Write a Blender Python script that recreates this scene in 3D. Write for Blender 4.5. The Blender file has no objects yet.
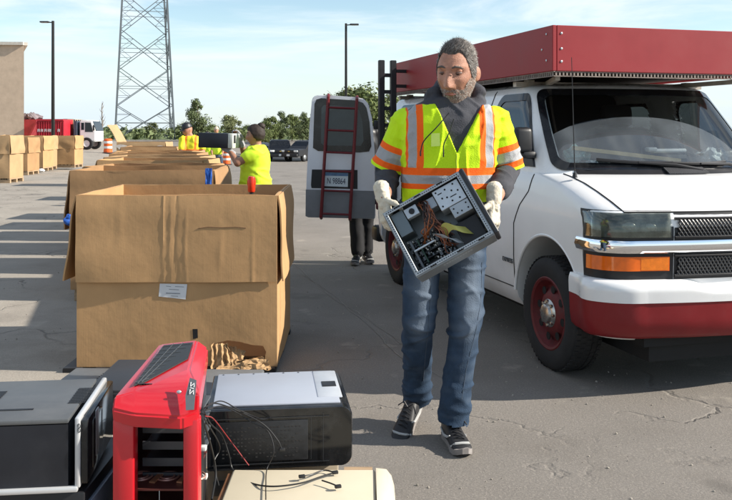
import bpy, bmesh, math, random
from mathutils import Vector, Matrix, noise, Euler
from mathutils.bvhtree import BVHTree
BVH = {}
random.seed(11)
SC = bpy.context.scene
COL = SC.collection
PI = math.pi
R = math.radians
F, CH, HZ, CX = 860.0, 1.45, 130.0, 366.0


def W(px, py, Y):
    """point seen at photo pixel (px, py) at distance Y"""
    return Vector(((px - CX) / F * Y, Y, CH + (HZ - py) / F * Y))


def lerp(a, b, t):
    return a + (b - a) * t


def sstep(a, b, x):
    t = min(1.0, max(0.0, (x - a) / (b - a)))
    return t * t * (3 - 2 * t)


def interp(table, x):
    """piecewise linear on rows (x, v1, v2...)"""
    if x <= table[0][0]:
        return table[0][1:]
    for a, b in zip(table, table[1:]):
        if x <= b[0]:
            t = (x - a[0]) / (b[0] - a[0])
            return tuple(lerp(p, q, t) for p, q in zip(a[1:], b[1:]))
    return table[-1][1:]


# ------------------------------------------------------------ materials
def nd(nt, kind, **kw):
    n = nt.nodes.new(kind)
    for k, v in kw.items():
        setattr(n, k, v)
    return n


def mat(name, col, rough=0.6, metal=0.0, var=0.12, scale=6.0, bump=0.0, bscale=60.0, stretch=(1, 1, 1),
        spec=0.5, coat=0.0, dirt=0.0, dirtcol=(0.12, 0.1, 0.08), dscale=3.0, trans=0.0, ior=1.45, emit=None, alpha=1.0):
    m = bpy.data.materials.new(name)
    m.use_nodes = True
    nt = m.node_tree
    b = nt.nodes['Principled BSDF']
    b.inputs['Roughness'].default_value = rough
    b.inputs['Metallic'].default_value = metal
    b.inputs['Specular IOR Level'].default_value = spec
    b.inputs['Coat Weight'].default_value = coat
    b.inputs['Coat Roughness'].default_value = 0.05
    b.inputs['Transmission Weight'].default_value = trans
    b.inputs['IOR'].default_value = ior
    b.inputs['Alpha'].default_value = alpha
    tc = nd(nt, 'ShaderNodeTexCoord')
    mp = nd(nt, 'ShaderNodeMapping')
    mp.inputs['Scale'].default_value = stretch
    nt.links.new(tc.outputs['Object'], mp.inputs['Vector'])
    nz = nd(nt, 'ShaderNodeTexNoise')
    nz.inputs['Scale'].default_value = scale
    nz.inputs['Detail'].default_value = 6
    nz.inputs['Roughness'].default_value = 0.62
    nt.links.new(mp.outputs[0], nz.inputs['Vector'])
    rp = nd(nt, 'ShaderNodeValToRGB')
    c0 = tuple(max(0, c * (1 - var)) for c in col[:3]) + (1,)
    c1 = tuple(min(1, c * (1 + var)) for c in col[:3]) + (1,)
    rp.color_ramp.elements[0].position = 0.3
    rp.color_ramp.elements[1].position = 0.7
    rp.color_ramp.elements[0].color = c0
    rp.color_ramp.elements[1].color = c1
    nt.links.new(nz.outputs['Fac'], rp.inputs[0])
    out = rp.outputs[0]
    if dirt > 0:
        n2 = nd(nt, 'ShaderNodeTexNoise')
        n2.inputs['Scale'].default_value = dscale
        n2.inputs['Detail'].default_value = 9
        n2.inputs['Roughness'].default_value = 0.7
        nt.links.new(tc.outputs['Object'], n2.inputs['Vector'])
        mr = nd(nt, 'ShaderNodeMapRange')
        mr.inputs[1].default_value = 0.48
        mr.inputs[2].default_value = 0.75
        mr.inputs[4].default_value = dirt
        nt.links.new(n2.outputs['Fac'], mr.inputs[0])
        mx = nd(nt, 'ShaderNodeMix', data_type='RGBA')
        mx.inputs[7].default_value = tuple(dirtcol) + (1,)
        nt.links.new(mr.outputs[0], mx.inputs[0])
        nt.links.new(out, mx.inputs[6])
        out = mx.outputs[2]
    nt.links.new(out, b.inputs['Base Color'])
    m['_out'] = 0
    if rough > 0.05:
        mr2 = nd(nt, 'ShaderNodeMapRange')
        mr2.inputs[3].default_value = max(0.02, rough * 0.82)
        mr2.inputs[4].default_value = min(1, rough * 1.18)
        nt.links.new(nz.outputs['Fac'], mr2.inputs[0])
        nt.links.new(mr2.outputs[0], b.inputs['Roughness'])
    if bump > 0:
        n3 = nd(nt, 'ShaderNodeTexNoise')
        n3.inputs['Scale'].default_value = bscale
        n3.inputs['Detail'].default_value = 5
        nt.links.new(mp.outputs[0], n3.inputs['Vector'])
        bp = nd(nt, 'ShaderNodeBump')
        bp.inputs['Strength'].default_value = bump
        bp.inputs['Distance'].default_value = 0.01
        nt.links.new(n3.outputs['Fac'], bp.inputs['Height'])
        nt.links.new(bp.outputs[0], b.inputs['Normal'])
    if emit:
        b.inputs['Emission Color'].default_value = tuple(emit[:3]) + (1,)
        b.inputs['Emission Strength'].default_value = emit[3]
    return m


def layer_attr(m, attr, col, lo=0.0, hi=0.002, rough=None):
    """where the vertex attribute is above lo the base colour becomes col (a printed or sewn-on pattern)"""
    nt = m.node_tree
    b = nt.nodes['Principled BSDF']
    src = b.inputs['Base Color'].links[0].from_socket
    a = nd(nt, 'ShaderNodeAttribute', attribute_name=attr)
    mr = nd(nt, 'ShaderNodeMapRange')
    mr.inputs[1].default_value = lo
    mr.inputs[2].default_value = hi
    nt.links.new(a.outputs['Fac'], mr.inputs[0])
    mx = nd(nt, 'ShaderNodeMix', data_type='RGBA')
    mx.inputs[7].default_value = tuple(col) + (1,)
    nt.links.new(mr.outputs[0], mx.inputs[0])
    nt.links.new(src, mx.inputs[6])
    nt.links.new(mx.outputs[2], b.inputs['Base Color'])
    return mr.outputs[0]


# ------------------------------------------------------------ mesh building
class MB:
    def __init__(self):
        self.bm = bmesh.new()

    def _take(self, bm2, M=None):
        if M is not None:
            bm2.transform(M)
        me = bpy.data.meshes.new('t')
        bm2.to_mesh(me)
        bm2.free()
        self.bm.from_mesh(me)
        bpy.data.meshes.remove(me)

    def box(self, c, s, rot=None, bev=0.0, seg=2, M=None, taper=None):
        b = bmesh.new()
        bmesh.ops.create_cube(b, size=1)
        for v in b.verts:
            v.co = Vector((v.co.x * s[0], v.co.y * s[1], v.co.z * s[2]))
            if taper and v.co.z > 0:
                v.co.x *= taper[0]
                v.co.y *= taper[1]
        if bev > 0:
            bmesh.ops.bevel(b, geom=b.edges[:], offset=bev, segments=seg, affect='EDGES', profile=0.5)
        T = Matrix.Translation(Vector(c))
        if rot is not None:
            T = T @ (rot if isinstance(rot, Matrix) else Euler(rot).to_matrix().to_4x4())
        if M is not None:
            T = M @ T
        self._take(b, T)
        return self

    def rings(self, rings, cap=True, closed=True):
        """loft through lists of points"""
        bm = self.bm
        vs = [[bm.verts.new(p) for p in r] for r in rings]
        n = len(vs[0])
        for a, b in zip(vs, vs[1:]):
            for i in range(n if closed else n - 1):
                j = (i + 1) % n
                try:
                    bm.faces.new((a[i], a[j], b[j], b[i]))
                except ValueError:
                    pass
        if cap and closed:
            bm.faces.new(list(reversed(vs[0])))
            bm.faces.new(vs[-1])
        return vs

    def tube(self, pts, r, n=10, cap=True):
        pts = [Vector(p) for p in pts]
        rr = r if isinstance(r, (list, tuple)) else [r] * len(pts)
        t0 = (pts[1] - pts[0]).normalized()
        a = t0.orthogonal().normalized()
        rings = []
        for i, p in enumerate(pts):
            t = (pts[min(i + 1, len(pts) - 1)] - pts[max(i - 1, 0)]).normalized()
            a = (a - t * a.dot(t)).normalized()
            b = t.cross(a)
            rings.append([p + (a * math.cos(2 * PI * k / n) + b * math.sin(2 * PI * k / n)) * rr[i] for k in range(n)])
        self.rings(rings, cap)
        return self

    def capsule(self, p0, r0, p1, r1, n=18, m=5):
        p0, p1 = Vector(p0), Vector(p1)
        t = (p1 - p0)
        if t.length < 1e-5:
            t = Vector((0, 0, 1e-4))
        t.normalize()
        pts, rr = [], []
        for k in range(m):
            a = PI / 2 * (1 - k / m)
            pts.append(p0 - t * r0 * math.sin(a))
            rr.append(max(r0 * math.cos(a), 0.0006))
        for k in range(m + 1):
            a = PI / 2 * k / m
            pts.append(p1 + t * r1 * math.sin(a))
            rr.append(max(r1 * math.cos(a), 0.0006))
        return self.tube(pts, rr, n)

    def chain(self, pts, rs, n=16):
        for i in range(len(pts) - 1):
            self.capsule(pts[i], rs[i], pts[i + 1], rs[i + 1], n)
        return self

    def ell(self, c, r, rot=None, u=24, v=16):
        b = bmesh.new()
        bmesh.ops.create_uvsphere(b, u_segments=u, v_segments=v, radius=1)
        T = Matrix.Translation(Vector(c))
        if rot is not None:
            T = T @ (rot if isinstance(rot, Matrix) else Euler(rot).to_matrix().to_4x4())
        T = T @ Matrix.Diagonal((r[0], r[1], r[2], 1))
        self._take(b, T)
        return self

    def loft(self, secs, n=28, sq=1.0):
        """secs: (centre, ax, ay) with ax/ay radius vectors; sq<1 squarer"""
        rings = []
        for c, ax, ay in secs:
            c, ax, ay = Vector(c), Vector(ax), Vector(ay)
            ring = []
            for k in range(n):
                a = 2 * PI * k / n
                cx, sx = math.cos(a), math.sin(a)
                cx = math.copysign(abs(cx) ** sq, cx)
                sx = math.copysign(abs(sx) ** sq, sx)
                ring.append(c + ax * cx + ay * sx)
            rings.append(ring)
        self.rings(rings)
        return self

    def lathe(self, prof, c, axis='x', n=40, cap=False):
        """prof: (radius, along) pairs"""
        rings = []
        c = Vector(c)
        for r, h in prof:
            ring = []
            for k in range(n):
                a = 2 * PI * k / n
                x, y = r * math.cos(a), r * math.sin(a)
                p = {'x': (h, x, y), 'y': (x, h, y), 'z': (x, y, h)}[axis]
                ring.append(c + Vector(p))
            rings.append(ring)
        self.rings(rings, cap)
        return self

    def poly(self, pts, thick=None):
        """flat polygon of 3-D points, optional extrusion vector"""
        bm = self.bm
        a = [bm.verts.new(p) for p in pts]
        if thick is None:
            bm.faces.new(a)
            return self
        t = Vector(thick)
        b = [bm.verts.new(Vector(p) + t) for p in pts]
        bm.faces.new(list(reversed(a)))
        bm.faces.new(b)
        n = len(a)
        for i in range(n):
            j = (i + 1) % n
            bm.faces.new((a[i], a[j], b[j], b[i]))
        return self

    def grid(self, fn, nu, nv, thick=None):
        bm = self.bm
        vs = [[bm.verts.new(fn(i / nu, j / nv)) for i in range(nu + 1)] for j in range(nv + 1)]
        fs = []
        for j in range(nv):
            for i in range(nu):
                fs.append(bm.faces.new((vs[j][i], vs[j][i + 1], vs[j + 1][i + 1], vs[j + 1][i])))
        if thick:
            bm.normal_update()
            nn = Vector((0, 0, 0))
            for f in fs:
                nn += f.normal
            nn.normalize()
            top = [[bm.verts.new(v.co + nn * thick) for v in r] for r in vs]
            for j in range(nv):
                for i in range(nu):
                    bm.faces.new((top[j + 1][i], top[j + 1][i + 1], top[j][i + 1], top[j][i]))
            rim = [(0, i) for i in range(nu)] + [(j, nu) for j in range(nv)] + [(nv, i) for i in range(nu, 0, -1)] + [(j, 0) for j in range(nv, 0, -1)]
            for a, b in zip(rim, rim[1:] + rim[:1]):
                bm.faces.new((vs[b[0]][b[1]], vs[a[0]][a[1]], top[a[0]][a[1]], top[b[0]][b[1]]))
        return self

    def bar(self, a, b, w, d=None):
        """square bar from a to b"""
        a, b = Vector(a), Vector(b)
        t = (b - a).normalized()
        up = Vector((0, 0, 1)) if abs(t.z) < 0.95 else Vector((0, 1, 0))
        s = t.cross(up).normalized()
        u = s.cross(t).normalized()
        d = d or w
        r = []
        for p in (a, b):
            r.append([p + s * w / 2 + u * d / 2, p - s * w / 2 + u * d / 2, p - s * w / 2 - u * d / 2, p + s * w / 2 - u * d / 2])
        self.rings(r)
        return self


ROOTM = {}


def finish(me, angle=35, smooth=True):
    if smooth:
        for p in me.polygons:
            p.use_smooth = True
        me.set_sharp_from_angle(angle=R(angle))


def link(name, me, m=None, parent=None, root=None, world=False):
    o = bpy.data.objects.new(name, me)
    if m is not None and not me.materials:
        for k in (m if isinstance(m, (list, tuple)) else [m]):
            me.materials.append(k)
    COL.objects.link(o)
    if parent is not None:
        o.parent = parent
        ROOTM[o.name] = ROOTM[parent.name]
        if world:
            me.transform(ROOTM[o.name].inverted())
    else:
        ROOTM[o.name] = Matrix.Identity(4)
    return o


def obj(name, mb, m=None, parent=None, world=False, angle=35, smooth=True, recalc=True):
    bm = mb.bm if isinstance(mb, MB) else mb
    if recalc:
        bmesh.ops.recalc_face_normals(bm, faces=bm.faces[:])
    me = bpy.data.meshes.new(name)
    bm.to_mesh(me)
    bm.free()
    finish(me, angle, smooth)
    return link(name, me, m, parent, world=world)


def tag(o, label, cat, group=None):
    o['label'] = label
    o['category'] = cat
    if group:
        o['group'] = group
    return o


def thing(name, label, cat, loc=(0, 0, 0), rotz=0.0, group=None, rot=None):
    o = bpy.data.objects.new(name, None)
    o.empty_display_size = 0.2
    COL.objects.link(o)
    o.location = loc
    o.rotation_euler = rot if rot is not None else (0, 0, rotz)
    ROOTM[o.name] = Matrix.Translation(Vector(loc)) @ Euler(o.rotation_euler).to_matrix().to_4x4()
    return tag(o, label, cat, group)


def struct(o):
    o['kind'] = 'structure'
    return o


def dup(root, loc, rotz=0.0, label=None, scale=None):
    r = root.copy()
    COL.objects.link(r)
    r.location = loc
    r.rotation_euler = (0, 0, rotz)
    if scale:
        r.scale = scale
    if label:
        r['label'] = label
    for ch in list(root.children):
        c = ch.copy()
        COL.objects.link(c)
        c.parent = r
        for g in ch.children:
            d = g.copy()
            COL.objects.link(d)
            d.parent = c
    return r


def evaluated(bm, mods):
    """run modifiers on a bmesh, give back a mesh"""
    me = bpy.data.meshes.new('tmp')
    bm.to_mesh(me)
    bm.free()
    o = bpy.data.objects.new('tmp', me)
    COL.objects.link(o)
    for kind, kw in mods:
        md = o.modifiers.new(kind, kind)
        for k, v in kw.items():
            setattr(md, k, v)
    dg = bpy.context.evaluated_depsgraph_get()
    dg.update()
    out = bpy.data.meshes.new_from_object(o.evaluated_get(dg))
    bpy.data.objects.remove(o)
    bpy.data.meshes.remove(me)
    return out


def remesh(mb, voxel, it=4, fac=0.5):
    bmesh.ops.recalc_face_normals(mb.bm, faces=mb.bm.faces[:])
    return evaluated(mb.bm, [('REMESH', dict(mode='VOXEL', voxel_size=voxel)), ('SMOOTH', dict(factor=fac, iterations=it))])


def displace(me, fn):
    """move vertices along their normals by fn(co, normal)"""
    ns = [v.normal.copy() for v in me.vertices]
    for v, n in zip(me.vertices, ns):
        v.co += n * fn(v.co, n)


def attr(me, name, fn):
    a = me.attributes.new(name, 'FLOAT', 'POINT')
    for v in me.vertices:
        a.data[v.index].value = fn(v.co, v.normal)


def merge(o, mb, m):
    """surface detail (holes, prints) kept inside the same part, in a second material"""
    me2 = bpy.data.meshes.new('t')
    bmesh.ops.recalc_face_normals(mb.bm, faces=mb.bm.faces[:])
    mb.bm.to_mesh(me2)
    mb.bm.free()
    k = len(o.data.materials)
    o.data.materials.append(m)
    for p in me2.polygons:
        p.material_index = 0
    bm = bmesh.new()
    bm.from_mesh(o.data)
    n = len(bm.faces)
    bm.from_mesh(me2)
    bm.faces.ensure_lookup_table()
    for i in range(n, len(bm.faces)):
        bm.faces[i].material_index = k
    bm.to_mesh(o.data)
    bm.free()
    bpy.data.meshes.remove(me2)


def pivot(root, p, ang):
    """turn a thing about the vertical through p"""
    Rm = Matrix.Rotation(ang, 3, 'Z')
    p = Vector(p)
    root.rotation_euler = (0, 0, ang)
    root.location = p - Rm @ (p - root.location)


def ray_plane(px, py, p0, n):
    d = Vector(((px - CX) / F, 1, (HZ - py) / F))
    c = Vector((0, 0, CH))
    return c + d * ((Vector(p0) - c).dot(n) / d.dot(n))


def on_surface(objs, px, py, off=.0015):
    """point on the given objects seen at a photo pixel, lifted a little off the surface"""
    c = Vector((0, 0, CH))
    d = Vector(((px - CX) / F, 1, (HZ - py) / F)).normalized()
    best = None
    for o in objs:
        k = o.name
        if k not in BVH:
            bm = bmesh.new()
            bm.from_mesh(o.data)
            bm.transform(ROOTM[o.name])
            BVH[k] = BVHTree.FromBMesh(bm)
            bm.free()
        hit, n, i, dist = BVH[k].ray_cast(c, d)
        if hit and (best is None or dist < best[1]):
            best = (hit, dist)
    return c + d * (best[1] - off) if best else None


def catmull(pts, k=8):
    pts = [Vector(p) for p in pts]
    P = [pts[0] * 2 - pts[1]] + pts + [pts[-1] * 2 - pts[-2]]
    out = []
    for i in range(1, len(P) - 2):
        for j in range(k):
            t = j / k
            a, b, c, d = P[i - 1], P[i], P[i + 1], P[i + 2]
            out.append(0.5 * ((2 * b) + (c - a) * t + (2 * a - 5 * b + 4 * c - d) * t * t + (3 * b - a - 3 * c + d) * t ** 3))
    out.append(pts[-1])
    return out


def text_mesh(s, size, depth=0.002, align='CENTER'):
    cu = bpy.data.curves.new('txt', 'FONT')
    cu.body = s
    cu.size = size
    cu.extrude = depth
    cu.align_x = align
    cu.align_y = 'CENTER'
    o = bpy.data.objects.new('txt', cu)
    COL.objects.link(o)
    dg = bpy.context.evaluated_depsgraph_get()
    dg.update()
    me = bpy.data.meshes.new_from_object(o.evaluated_get(dg))
    bpy.data.objects.remove(o)
    return me


M = {}
M['black'] = mat('black_plastic', (0.012, 0.012, 0.014), 0.45, var=0.2)
M['gloss_black'] = mat('gloss_black', (0.008, 0.009, 0.011), 0.12, var=0.2, dirt=0.25, dirtcol=(0.1, 0.1, 0.1), dscale=9)
M['rubber'] = mat('rubber', (0.016, 0.016, 0.017), 0.85, var=0.25, scale=20, dirt=0.35, dirtcol=(0.06, 0.055, 0.05))
M['steel'] = mat('steel', (0.42, 0.44, 0.46), 0.38, 0.8, var=0.1)
M['zinc'] = mat('zinc_plate', (0.5, 0.53, 0.55), 0.35, 0.6, var=0.12, scale=14)
M['dark_steel'] = mat('dark_steel', (0.1, 0.11, 0.12), 0.45, 0.4, var=0.15)
M['chrome'] = mat('chrome', (0.85, 0.86, 0.88), 0.06, 1.0, var=0.02)
M['white_paint'] = mat('white_paint', (0.78, 0.78, 0.78), 0.28, var=0.02, coat=0.5, dirt=0.08, dirtcol=(0.5, 0.46, 0.4), dscale=1.6)
M['red_paint'] = mat('red_board_paint', (0.25, 0.009, 0.014), 0.5, var=0.12, scale=3, dirt=0.4, dirtcol=(0.17, 0.03, 0.03), dscale=3, bump=.12, bscale=4)
M['dark_red'] = mat('dark_red_paint', (0.2, 0.008, 0.012), 0.4, var=0.14, dirt=0.25, dirtcol=(0.09, 0.03, 0.03), dscale=12)
M['wood'] = mat('pallet_wood', (0.36, 0.25, 0.15), 0.8, var=0.25, scale=5, stretch=(1, 8, 8), bump=0.3)
# ------------------------------------------------------------ world, sun, camera
SUN_EL, SUN_ROT = R(31), R(95.5)
wd = bpy.data.worlds.new('World')
SC.world = wd
wd.use_nodes = True
nt = wd.node_tree
bg = nt.nodes['Background']
bg.inputs['Strength'].default_value = 0.08
sky = nd(nt, 'ShaderNodeTexSky', sky_type='NISHITA')
sky.sun_disc = False
sky.sun_elevation = SUN_EL
sky.sun_rotation = SUN_ROT
sky.air_density = 1.0
sky.dust_density = 0.1
sky.ozone_density = 1.0
tc = nd(nt, 'ShaderNodeTexCoord')
mp = nd(nt, 'ShaderNodeMapping')
mp.inputs['Scale'].default_value = (1.0, 1.0, 7.0)
mp.inputs['Rotation'].default_value = (0, R(4), 0)
nt.links.new(tc.outputs['Generated'], mp.inputs['Vector'])
n1 = nd(nt, 'ShaderNodeTexNoise')
n1.inputs['Scale'].default_value = 2.6
n1.inputs['Detail'].default_value = 9
n1.inputs['Roughness'].default_value = 0.58
n1.inputs['Distortion'].default_value = 0.4
nt.links.new(mp.outputs[0], n1.inputs['Vector'])
r1 = nd(nt, 'ShaderNodeMapRange', interpolation_type='SMOOTHSTEP')
r1.inputs[1].default_value = 0.4
r1.inputs[2].default_value = 0.66
r1.inputs[3].default_value = 0.0
r1.inputs[4].default_value = 0.92
nt.links.new(n1.outputs['Fac'], r1.inputs[0])
mx = nd(nt, 'ShaderNodeMix', data_type='RGBA')
mx.inputs[7].default_value = (7.4, 8.0, 8.5, 1)
nt.links.new(r1.outputs[0], mx.inputs[0])
tint = nd(nt, 'ShaderNodeMix', data_type='RGBA', blend_type='MULTIPLY')
tint.inputs[0].default_value = 1
tint.inputs[7].default_value = (1.22, 1.25, 1.22, 1)
nt.links.new(sky.outputs[0], tint.inputs[6])
nt.links.new(tint.outputs[2], mx.inputs[6])
sz = nd(nt, 'ShaderNodeSeparateXYZ')
nt.links.new(tc.outputs['Generated'], sz.inputs[0])
hz_ = nd(nt, 'ShaderNodeMapRange', interpolation_type='SMOOTHSTEP')
hz_.inputs[1].default_value = -0.02
hz_.inputs[2].default_value = 0.13
hz_.inputs[3].default_value = 0.85
hz_.inputs[4].default_value = 0.0
nt.links.new(sz.outputs[2], hz_.inputs[0])
mh = nd(nt, 'ShaderNodeMix', data_type='RGBA')
mh.inputs[7].default_value = (5.4, 6.4, 7.1, 1)
nt.links.new(hz_.outputs[0], mh.inputs[0])
nt.links.new(mx.outputs[2], mh.inputs[6])
nt.links.new(mh.outputs[2], bg.inputs['Color'])

sl = bpy.data.lights.new('sun', 'SUN')
sl.energy = 5.0
sl.angle = R(0.5)
sl.color = (1.0, 0.93, 0.82)
so = bpy.data.objects.new('sun', sl)
COL.objects.link(so)
sdir = Vector((math.sin(SUN_ROT) * math.cos(SUN_EL), math.cos(SUN_ROT) * math.cos(SUN_EL), math.sin(SUN_EL)))
so.rotation_euler = sdir.to_track_quat('Z', 'Y').to_euler()

cam = bpy.data.cameras.new('camera')
co = bpy.data.objects.new('camera', cam)
COL.objects.link(co)
co.location = (0, 0, CH)
co.rotation_euler = (R(90), 0, 0)
cam.sensor_width = 36
cam.lens = 36 * F / 732
cam.shift_y = -(250 - HZ) / 732
cam.clip_start = 0.1
cam.clip_end = 3000
SC.camera = co
SC.view_settings.view_transform = 'Standard'
SC.view_settings.look = 'None'
SC.view_settings.exposure = 0.8
SC.view_settings.gamma = 1
SC.view_settings.use_curve_mapping = False


# ------------------------------------------------------------ ground
def ground_mat():
    m = mat('asphalt', (0.2, 0.19, 0.175), 0.9, var=0.0)
    nt = m.node_tree
    b = nt.nodes['Principled BSDF']
    b.inputs['Specular IOR Level'].default_value = 0.25
    tc = nd(nt, 'ShaderNodeTexCoord')
    P = tc.outputs['Object']

    def noi(s, d=5, r=0.6, vec=None):
        n = nd(nt, 'ShaderNodeTexNoise')
        n.inputs['Scale'].default_value = s
        n.inputs['Detail'].default_value = d
        n.inputs['Roughness'].default_value = r
        nt.links.new(vec or P, n.inputs['Vector'])
        return n.outputs['Fac']

    def mr(x, a, b_, c, d, sm='LINEAR'):
        n = nd(nt, 'ShaderNodeMapRange', interpolation_type=sm)
        for i, v in enumerate((a, b_, c, d)):
            n.inputs[i + 1].default_value = v
        nt.links.new(x, n.inputs[0])
        return n.outputs[0]

    def mth(op, x, y=None):
        n = nd(nt, 'ShaderNodeMath', operation=op)
        for i, v in enumerate((x, y)):
            if v is None:
                continue
            if isinstance(v, (int, float)):
                n.inputs[i].default_value = v
            else:
                nt.links.new(v, n.inputs[i])
        return n.outputs[0]

    def mix(f, a, b_):
        n = nd(nt, 'ShaderNodeMix', data_type='RGBA')
        nt.links.new(f, n.inputs[0])
        for i, v in ((6, a), (7, b_)):
            if isinstance(v, tuple):
                n.inputs[i].default_value = v + (1,)
            else:
                nt.links.new(v, n.inputs[i])
        return n.outputs[2]
    sep = nd(nt, 'ShaderNodeSeparateXYZ')
    nt.links.new(P, sep.inputs[0])
    # lane edge runs with the row of cartons: x + 0.24 y + 1.2
    e = mth('ADD', mth('ADD', sep.outputs[0], mth('MULTIPLY', sep.outputs[1], 0.25)), -0.1)
    e = mth('ADD', e, mth('MULTIPLY', mth('SUBTRACT', noi(1.3, 6), 0.5), 0.5))
    lane = mr(e, -0.15, 0.15, 0, 1)
    old = mix(mr(noi(0.5, 8), 0.3, 0.7, 0, 1), (0.25, 0.224, 0.192), (0.335, 0.3, 0.256))
    new = mix(mr(noi(0.6, 8), 0.3, 0.7, 0, 1), (0.165, 0.15, 0.134), (0.225, 0.204, 0.182))
    base = mix(lane, old, new)
    # aggregate
    agg = noi(95, 4, 0.85)
    base = mix(mr(agg, 0.52, 0.7, 0, 0.5), base, (0.48, 0.43, 0.37))
    base = mix(mr(agg, 0.5, 0.3, 0, 0.6), base, (0.15, 0.135, 0.12))
    # worn wheel tracks and stains
    base = mix(mr(noi(1.1, 7, 0.7), 0.5, 0.74, 0, 0.65), base, (0.15, 0.132, 0.113))
    base = mix(mr(noi(0.9, 3, 0.5), 0.66, 0.7, 0, 0.5), base, (0.1, 0.09, 0.08))
    base = mix(mr(noi(2.7, 5, 0.6), 0.62, 0.7, 0, 0.35), base, (0.42, 0.38, 0.32))
    # cracks
    wv = nd(nt, 'ShaderNodeTexNoise')
    wv.inputs['Scale'].default_value = 1.5
    wv.inputs['Detail'].default_value = 5
    nt.links.new(P, wv.inputs['Vector'])
    vm = nd(nt, 'ShaderNodeVectorMath', operation='MULTIPLY_ADD')
    vm.inputs[1].default_value = (1.3, 1.3, 0)
    nt.links.new(wv.outputs['Color'], vm.inputs[0])
    nt.links.new(P, vm.inputs[2])
    vo = nd(nt, 'ShaderNodeTexVoronoi', feature='DISTANCE_TO_EDGE')
    vo.inputs['Scale'].default_value = 0.55
    nt.links.new(vm.outputs[0], vo.inputs['Vector'])
    cr = mr(vo.outputs['Distance'], 0.0, 0.011, 1, 0)
    cr = mth('MULTIPLY', cr, mr(noi(0.7, 3), 0.42, 0.56, 0, 1))
    base = mix(mth('MULTIPLY', cr, mr(lane, 0, 1, 0.75, 0.16)), base, (0.06, 0.055, 0.05))
    nt.links.new(base, b.inputs['Base Color'])
    h = mth('ADD', mth('MULTIPLY', agg, 0.6), mth('MULTIPLY', cr, -1.5))
    h = mth('ADD', h, mth('MULTIPLY', noi(25, 4), 0.5))
    bp = nd(nt, 'ShaderNodeBump')
    bp.inputs['Strength'].default_value = 0.55
    bp.inputs['Distance'].default_value = 0.012
    nt.links.new(h, bp.inputs['Height'])
    nt.links.new(bp.outputs[0], b.inputs['Normal'])
    return m


g = MB()
GX = [-900, -300, -100, -60, -40, -30] + [-24 + 1.5 * i for i in range(36)] + [36, 60, 150, 400, 900]
GY = [-60, -20, 0, 10, 20] + [22 + 2 * i for i in range(47)] + [140, 200, 400, 800, 1500]


def gz_(x, y):
    """the car park dips a little towards the far right"""
    return -1.25 * sstep(26, 72, y) * sstep(114, 88, y) * sstep(-20, -9, x) * sstep(40, 20, x)


g.grid(lambda u, v: Vector((GX[round(u * (len(GX) - 1))], GY[round(v * (len(GY) - 1))], gz_(GX[round(u * (len(GX) - 1))], GY[round(v * (len(GY) - 1))]))), len(GX) - 1, len(GY) - 1)
struct(obj('ground', g, ground_mat(), smooth=True))

# rough grass beyond the car park, and a kerb along its edge
GR = mat('grass_ground', (0.1, 0.13, 0.045), 0.95, var=0.4, scale=0.6, bump=0.4, bscale=5)
g = MB()
g.grid(lambda u, v: Vector((lerp(-880, 880, u), lerp(112, 1490, v), 0.02 + 0.15 * noise.noise((u * 60, v * 40, 0)) * (0.3 if v == 0 else 1) * 0.3 + 0.12 * min(1, v * 10))), 80, 40)
struct(obj('grass_field', g, GR))
g = MB()
g.box((0, 111.8, 0.07), (500, 0.3, 0.16), bev=0.02)
struct(obj('kerb', g, mat('kerb_concrete', (0.42, 0.4, 0.36), 0.85, var=0.15, scale=2)))

# pale tar seams in the lane
sm = mat('seam_filler', (0.25, 0.228, 0.2), 0.9, var=0.35, scale=8)
g = MB()
for (x0, y0, x1, y1, w) in ((-0.93, 9.9, 0.35, 5.1, 0.009), (-0.62, 8.6, 0.5, 4.9, 0.008)):
    pts = []
    for i in range(41):
        t = i / 40
        wob = 0.05 * noise.noise((t * 5, x0, 0)) + 0.018 * noise.noise((t * 30, x0, 3))
        pts.append((lerp(x0, x1, t) + wob, lerp(y0, y1, t), w * (0.45 + 0.8 * abs(noise.noise((t * 16, 7, x0))))))
    a = [g.bm.verts.new((x - ww / 2, y, 0.004)) for x, y, ww in pts]
    b = [g.bm.verts.new((x + ww / 2, y, 0.004)) for x, y, ww in pts]
    for i in range(40):
        g.bm.faces.new((a[i], b[i], b[i + 1], a[i + 1]))
struct(obj('pavement_seam', g, sm, smooth=False))

# ------------------------------------------------------------ warehouse at the left
bt = thing('warehouse', 'plain tan block warehouse wall at the far left edge', 'building', (0, 0, 0))
wm = mat('tan_block', (0.5, 0.385, 0.285), 0.9, var=0.1, scale=2.5, bump=0.2, bscale=8, dirt=0.2, dirtcol=(0.38, 0.28, 0.2), dscale=0.4)
a, b = Vector((-26.6, 61.6, 0)), Vector((-24.4, 63.6, 0))
dirw = Vector((-1, -0.09, 0)).normalized()
p1 = Vector((24 - 366, 0, 0)) * (62 / F)
c1 = Vector((p1.x, 62, 0))
c0 = c1 + dirw * 60
back = Vector((-0.45, 1, 0)).normalized() * 45
g = MB()
g.poly([c0, c1, c1 + back, c0 + back], (0, 0, 7.55))
obj('wall', g, wm, bt)
g = MB()
off = Vector((0.09, -1, 0)).normalized()
for A, B in ((c0, c1), (c1, c1 + back)):
    g.bar(A + Vector((0, 0, 7.66)), B + Vector((0, 0, 7.66)), 0.5, 0.22)
obj('coping', g, mat('coping_metal', (0.5, 0.46, 0.4), 0.5), bt)
jm = mat('joint_sealant', (0.3, 0.23, 0.17), 0.9)
for i in range(1, 8):
    g = MB()
    p = c1 + dirw * (i * 7.5) + off * 0.012
    g.box((p.x, p.y, 3.7), (0.04, 0.03, 7.3), rot=(0, 0, math.atan2(dirw.y, dirw.x)))
    obj('control_joint', g, jm, bt)

# ------------------------------------------------------------ lamp posts
pm = mat('lamp_bronze', (0.035, 0.032, 0.03), 0.5, 0.3, var=0.1)


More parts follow.
